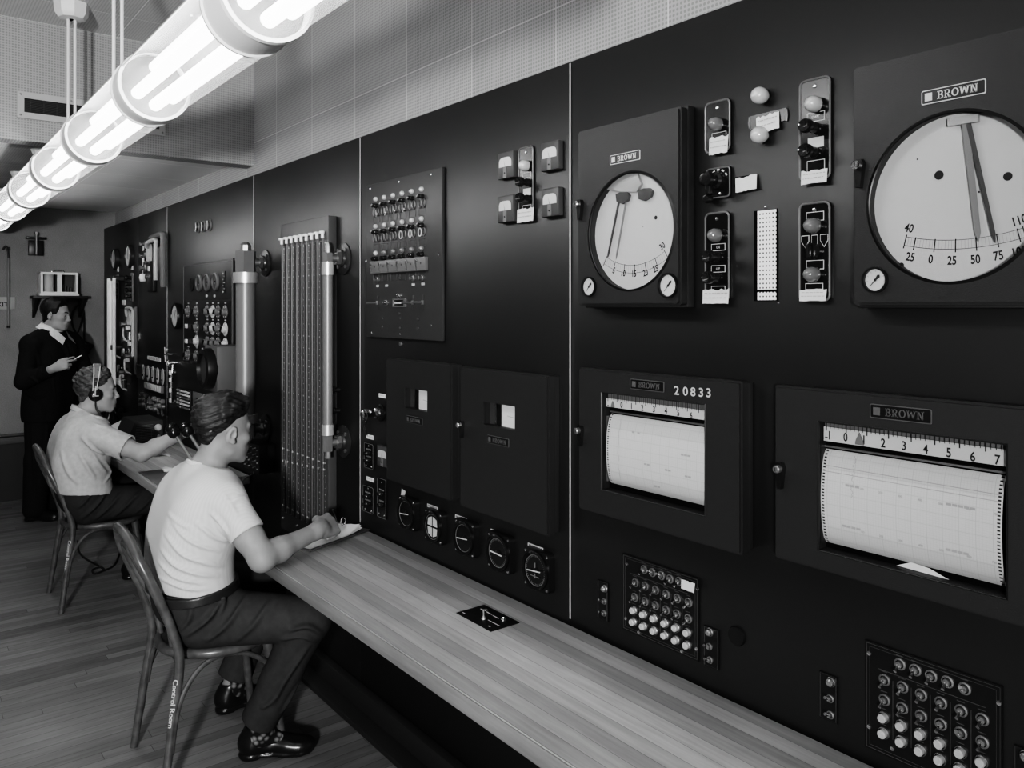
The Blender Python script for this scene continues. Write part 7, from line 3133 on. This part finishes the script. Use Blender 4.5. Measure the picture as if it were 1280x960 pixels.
for dy in (-.012, .006):
    m = MB()
    m.tube([hp(.105 * math.sin(a), -.012 + dy * (1 + .8 * math.cos(a)) + .012 * math.cos(a), -.012 + .03 + .1375 * math.cos(a) * (1 if math.cos(a) > 0 else .3)) for a in np.linspace(-1.75, 1.75, 30)], .0034, 'light_grey', 8)
    m.build('headband', t)
m = MB()
vs, fs = [], []
A_ = np.linspace(-1.1, 1.1, 18)
for a in A_:
    for dy in (-.022, .012):
        vs.append(hp(.104 * math.sin(a), .0 + dy, (.012 * math.cos(a)) * 0 + .018 + .1415 * math.cos(a)))
m.raw(vs, [(2 * i, 2 * i + 2, 2 * i + 3, 2 * i + 1) for i in range(len(A_) - 1)], 'rack_grey')
m.build('head_strap', t)
for sx in (-1, 1):
    m = MB()
    c = hp(sx * .082, -.010, -.012)
    m.lathe([(.024, 0), (.035, .004), (.036, .016), (.028, .020), (.026, .027), (.018, .031), (0, .031)], c, hp(sx, 0, 0), 'bakelite', 26)
    e = m.build('earpiece', t)
    m = MB()
    m.tube([hp(sx * .116, -.012, -.012), hp(sx * .118, -.012, .012), hp(sx * .108, -.012, .04)], .003, 'light_grey', 8)
    m.tube([hp(sx * .116, -.026, -.016), hp(sx * .116, .006, -.016)], .003, 'light_grey', 8)
    m.build('yoke', e)
m = MB()
m.tube(spline([hp(.09, -.01, -.045), hp(.095, .0, -.1), hp(.085, .06, -.17), hp(.07, .1, -.3)], 6), .003, 'rubber', 6)
m.build('cord', t)

# ======================================================== standing man in the dark suit
J = dict(root=(-7.3, -.55, 0), head=(-7.3, -.50, 1.60), face=(.52, .84, -.10), headup=(0, .05, 1),
         neck0=V3(-7.32, -.535, 1.44), SR=V3(-7.16, -.69, 1.375), SL=V3(-7.47, -.36, 1.375),
         ER=V3(-7.10, -.745, 1.10), WR=V3(-6.95, -.56, 1.20), EL=V3(-7.43, -.26, 1.13), WL=V3(-7.19, -.22, 1.0),
         HR=V3(-7.22, -.62, .86), HL=V3(-7.36, -.48, .86), KR=V3(-7.19, -.64, .47), KL=V3(-7.35, -.47, .47), AR=V3(-7.21, -.66, .09), AL=V3(-7.37, -.49, .09),
         TR=V3(-7.1, -.5, .02), TL=V3(-7.25, -.34, .02))
J['tax'] = unit(V3(.75, -.66, 0))
J['torso'] = [(1.30, -.535, -7.32, .088, .118, 0), (1.20, -.535, -7.315, .083, .118, 0), (1.08, -.54, -7.31, .072, .112, 0), (.97, -.545, -7.3, .08, .112, 0), (.87, -.55, -7.3, .075, .115, 0)]
J['handR'] = dict(R=basis(unit(V3(.12, .86, .34)), unit(V3(.85, -.25, .3))), curl=CURL_CIG, thumb=(.2, .2), fine=True)
J['handL'] = dict(R=basis(unit(V3(.7, .25, -.4)), (0, 0, 1)), curl=CURL_EASY)
P3, O3, MH3, G = figure('person', 'standing person in a dark suit with an open white collar, one hand raised', J, dict(step=.007, fine=.0042, skin='skin_far', look=(.15, 1, -.15)))
jk = [('cap', V3(-7.3, -.55, 1.0) + s_ * J['tax'] * .06, V3(-7.29, -.555, .80) + s_ * J['tax'] * .085, .122, .132, .05) for s_ in (-1, 1)]
armsR = [('cap', J['SR'], J['ER'], .068, .062, .03), ('cap', J['ER'], J['WR'], .060, .048, .02)]
armsL = [('cap', J['SL'], J['EL'], .068, .062, .03), ('cap', J['EL'], J['WL'], .060, .048, .02)]
eR, eL = J['WR'] - .045 * unit(J['WR'] - J['ER']), J['WL'] - .03 * unit(J['WL'] - J['EL'])
fw = V3(*J['face'])
fw[2] = 0
fw = unit(fw)
tx3 = np.array(J['tax'])
nb = J['neck0']
garment('jacket', P3, O3, [G['tor'], jk, armsR, armsL], [.028, 0, 0, 0], V3(-7.7, -1.05, .72), V3(-6.75, .12, 1.56), .0065,
        [(V3(-7.3, -.55, .77), (0, 0, -1), None), (eR, J['WR'] - J['ER'], .1), (eL, J['WL'] - J['EL'], .1), (nb + V3(0, 0, .055), (fw[0] * .35, fw[1] * .35, .94), .15)], 'suit_cloth',
        [([(42, 430), (50, 455), (46, 480)], .012, .012), ([(35, 470), (50, 478), (62, 474)], .012, .010), ([(30, 490), (45, 498), (60, 492)], .012, .010), ([(50, 500), (54, 512), (56, 522)], .006, .008), ([(62, 440), (66, 470), (70, 500)], .006, .008)],
        subs=[('cap-', nb + fw * .135 + V3(0, 0, .06), nb + fw * .155 + V3(0, 0, -.13), .055, .012, .01)], ripple=noise_ripple(.002, 14, 8))
# lapels
for sx in (-1, 1):
    m = MB()
    a0 = nb + fw * .02 + tx3 * sx * .085 + V3(0, 0, .045)
    pts = [a0, nb + fw * .105 + tx3 * sx * .12 + V3(0, 0, -.06), nb + fw * .150 + tx3 * sx * .10 + V3(0, 0, -.10), nb + fw * .165 + tx3 * sx * .012 + V3(0, 0, -.24), nb + fw * .155 + tx3 * sx * .035 + V3(0, 0, -.12), nb + fw * .115 + tx3 * sx * .055 + V3(0, 0, -.02)]
    m.raw([tuple(p_ - O3) for p_ in pts] + [tuple(p_ - O3 - fw * .012) for p_ in pts], [(0, 1, 2, 3, 4, 5), (11, 10, 9, 8, 7, 6)] + [(i, (i + 1) % 6, 6 + (i + 1) % 6, 6 + i) for i in range(6)], 'suit_cloth')
    m.build('lapel', P3, sharp=20)
legs3 = [('cap', J['HR'], J['KR'], .105, .09, .04), ('cap', J['KR'], J['AR'], .09, .082, .03), ('cap', J['HL'], J['KL'], .105, .09, .04), ('cap', J['KL'], J['AL'], .09, .082, .03)]
garment('trousers', P3, O3, [G['tor'][3:5], legs3], [.01, 0], V3(-7.6, -.85, .02), V3(-7.0, -.25, 1.0), .0075, [(V3(-7.3, -.55, .98), (0, 0, 1), None), (V3(-7.3, -.55, .035), (0, 0, -1), None)], 'suit_cloth',
        [([(40, 530), (42, 570), (45, 630)], .010, .012), ([(60, 530), (58, 560), (58, 580)], .010, .012)], ripple=noise_ripple(.003, 10, 9))
garment('shirt', P3, O3, [G['tor'][:3] + G['tor'][5:]], [.008], V3(-7.6, -.8, 1.0), V3(-7.05, -.25, 1.56), .006, [(nb + V3(0, 0, .055), (fw[0] * .5, fw[1] * .5, .86), .15), (V3(0, 0, 1.08), (0, 0, -1), None)], 'collar_cloth')
for sx in (-1, 1):
    m = MB()
    pts = [nb - fw * .055 + tx3 * sx * .035 + V3(0, 0, .095), nb + fw * .0 + tx3 * sx * .088 + V3(0, 0, .085), nb + fw * .085 + tx3 * sx * .055 + V3(0, 0, .035), nb + fw * .128 + tx3 * sx * .02 + V3(0, 0, -.025),
           nb + fw * .145 + tx3 * sx * .085 + V3(0, 0, -.075), nb + fw * .08 + tx3 * sx * .125 + V3(0, 0, .0), nb - fw * .02 + tx3 * sx * .115 + V3(0, 0, .055), nb - fw * .09 + tx3 * sx * .04 + V3(0, 0, .065)]
    n8 = len(pts)
    m.raw([tuple(p_ - O3) for p_ in pts], [(0, 1, 6, 7), (1, 2, 5, 6), (2, 3, 4, 5)], 'collar_cloth')
    m.build('collar_wing', P3, sharp=60)
m = MB()
c0_ = nb - O3
ring = []
for k in range(24):
    a = 2 * PI * k / 24
    ring.append(tuple(c0_ + fw * (.008 + .066 * math.cos(a)) + tx3 * .066 * math.sin(a) + V3(0, 0, .085 - .03 * math.cos(a))))
r2_ = [tuple(np.array(p_) + V3(0, 0, -.045) + (np.array(p_) - (c0_ + fw * .008)) * V3(.25, .25, 0)) for p_ in ring]
m.raw(ring + r2_, [(i, (i + 1) % 24, 24 + (i + 1) % 24, 24 + i) for i in range(24)], 'collar_cloth')
m.build('collar_band', P3, sharp=60)
shoe('shoe', (-7.255, -.715, 0), (-7.095, -.50, 0), P3, O3)
shoe('shoe', (-7.415, -.545, 0), (-7.25, -.335, 0), P3, O3)
hair(P3, O3, MH3, ([-.13, -.10, -.07, -.03, 0, .03, .05, .07, .1], [-.05, -.05, -.05, -.04, .0, .0, .05, .085, .088]), (.009, .02),
     lambda X, Y, Z: .003 * np.sin(X * 100 + 1.5 * np.sin(Y * 40)) + .003 * np.sin(X * 40 + Y * 30), 'hair_black', .004,
     extra=lambda X, Y, Z, t_: t_ + np.where(Z > .08, .010 * np.exp(-((Y - .065) / .03) ** 2) * np.clip((Z - .08) / .03, 0, 1), 0), front=lambda X, Y, Z: np.minimum(Y - .045, .07 - Z))
t = thing('cigarette', 'short white cigarette between the raised fingers of the standing man', 'cigarette', tuple(J['WR']))
Rg = J['handR']['R']
pa, pb = Rg @ V3(-.022, .150, -.035), Rg @ V3(-.028, .205, -.03)
m = MB()
m.tube([tuple(pa), tuple(pb)], .004, 'white_paint', 10)
m.build('cigarette_body', t)
# ---------------------------------------------------------------- camera and light
cd = bpy.data.cameras.new('camera')
cam = bpy.data.objects.new('camera', cd)
COL.objects.link(cam)
cd.sensor_width = 36.0
cd.sensor_fit = 'HORIZONTAL'
cd.lens = 36.0 * FPX / 1280
cd.shift_y = -(480 - CY) / 1280
cd.shift_x = 0.0
cd.clip_start = 0.02
cam.location = (0, -CAMD, CAMH)
f = Vector((-CS, SN, 0))
cam.rotation_euler = f.to_track_quat('-Z', 'Y').to_euler()
SC.camera = cam


def area(name, loc, target, size, power, spread=180):
    l = bpy.data.lights.new(name, 'AREA')
    l.shape = 'DISK'
    l.size = size
    l.energy = power
    l.spread = math.radians(spread)
    o = bpy.data.objects.new(name, l)
    COL.objects.link(o)
    o.location = loc
    o.rotation_euler = (Vector(target) - Vector(loc)).to_track_quat('-Z', 'Y').to_euler()
    return o


area('flood_lamp', (1.2, -2.9, 1.7), (-5.5, -0.5, 1.5), 0.3, 66, 110)
w = bpy.data.worlds.new('world')
w.use_nodes = True
w.node_tree.nodes['Background'].inputs[0].default_value = (0.5, 0.5, 0.5, 1)
w.node_tree.nodes['Background'].inputs[1].default_value = 0.03
SC.world = w
SC.view_settings.view_transform = 'Filmic'
for lk in ('Filmic - Very High Contrast', 'Very High Contrast'):
    try:
        SC.view_settings.look = lk
        break
    except TypeError:
        pass
SC.view_settings.exposure = 0.26
SC.view_settings.gamma = 1.0
SC.cycles.max_bounces = 8
SC.cycles.transparent_max_bounces = 16
SC.cycles.sample_clamp_indirect = 4.0
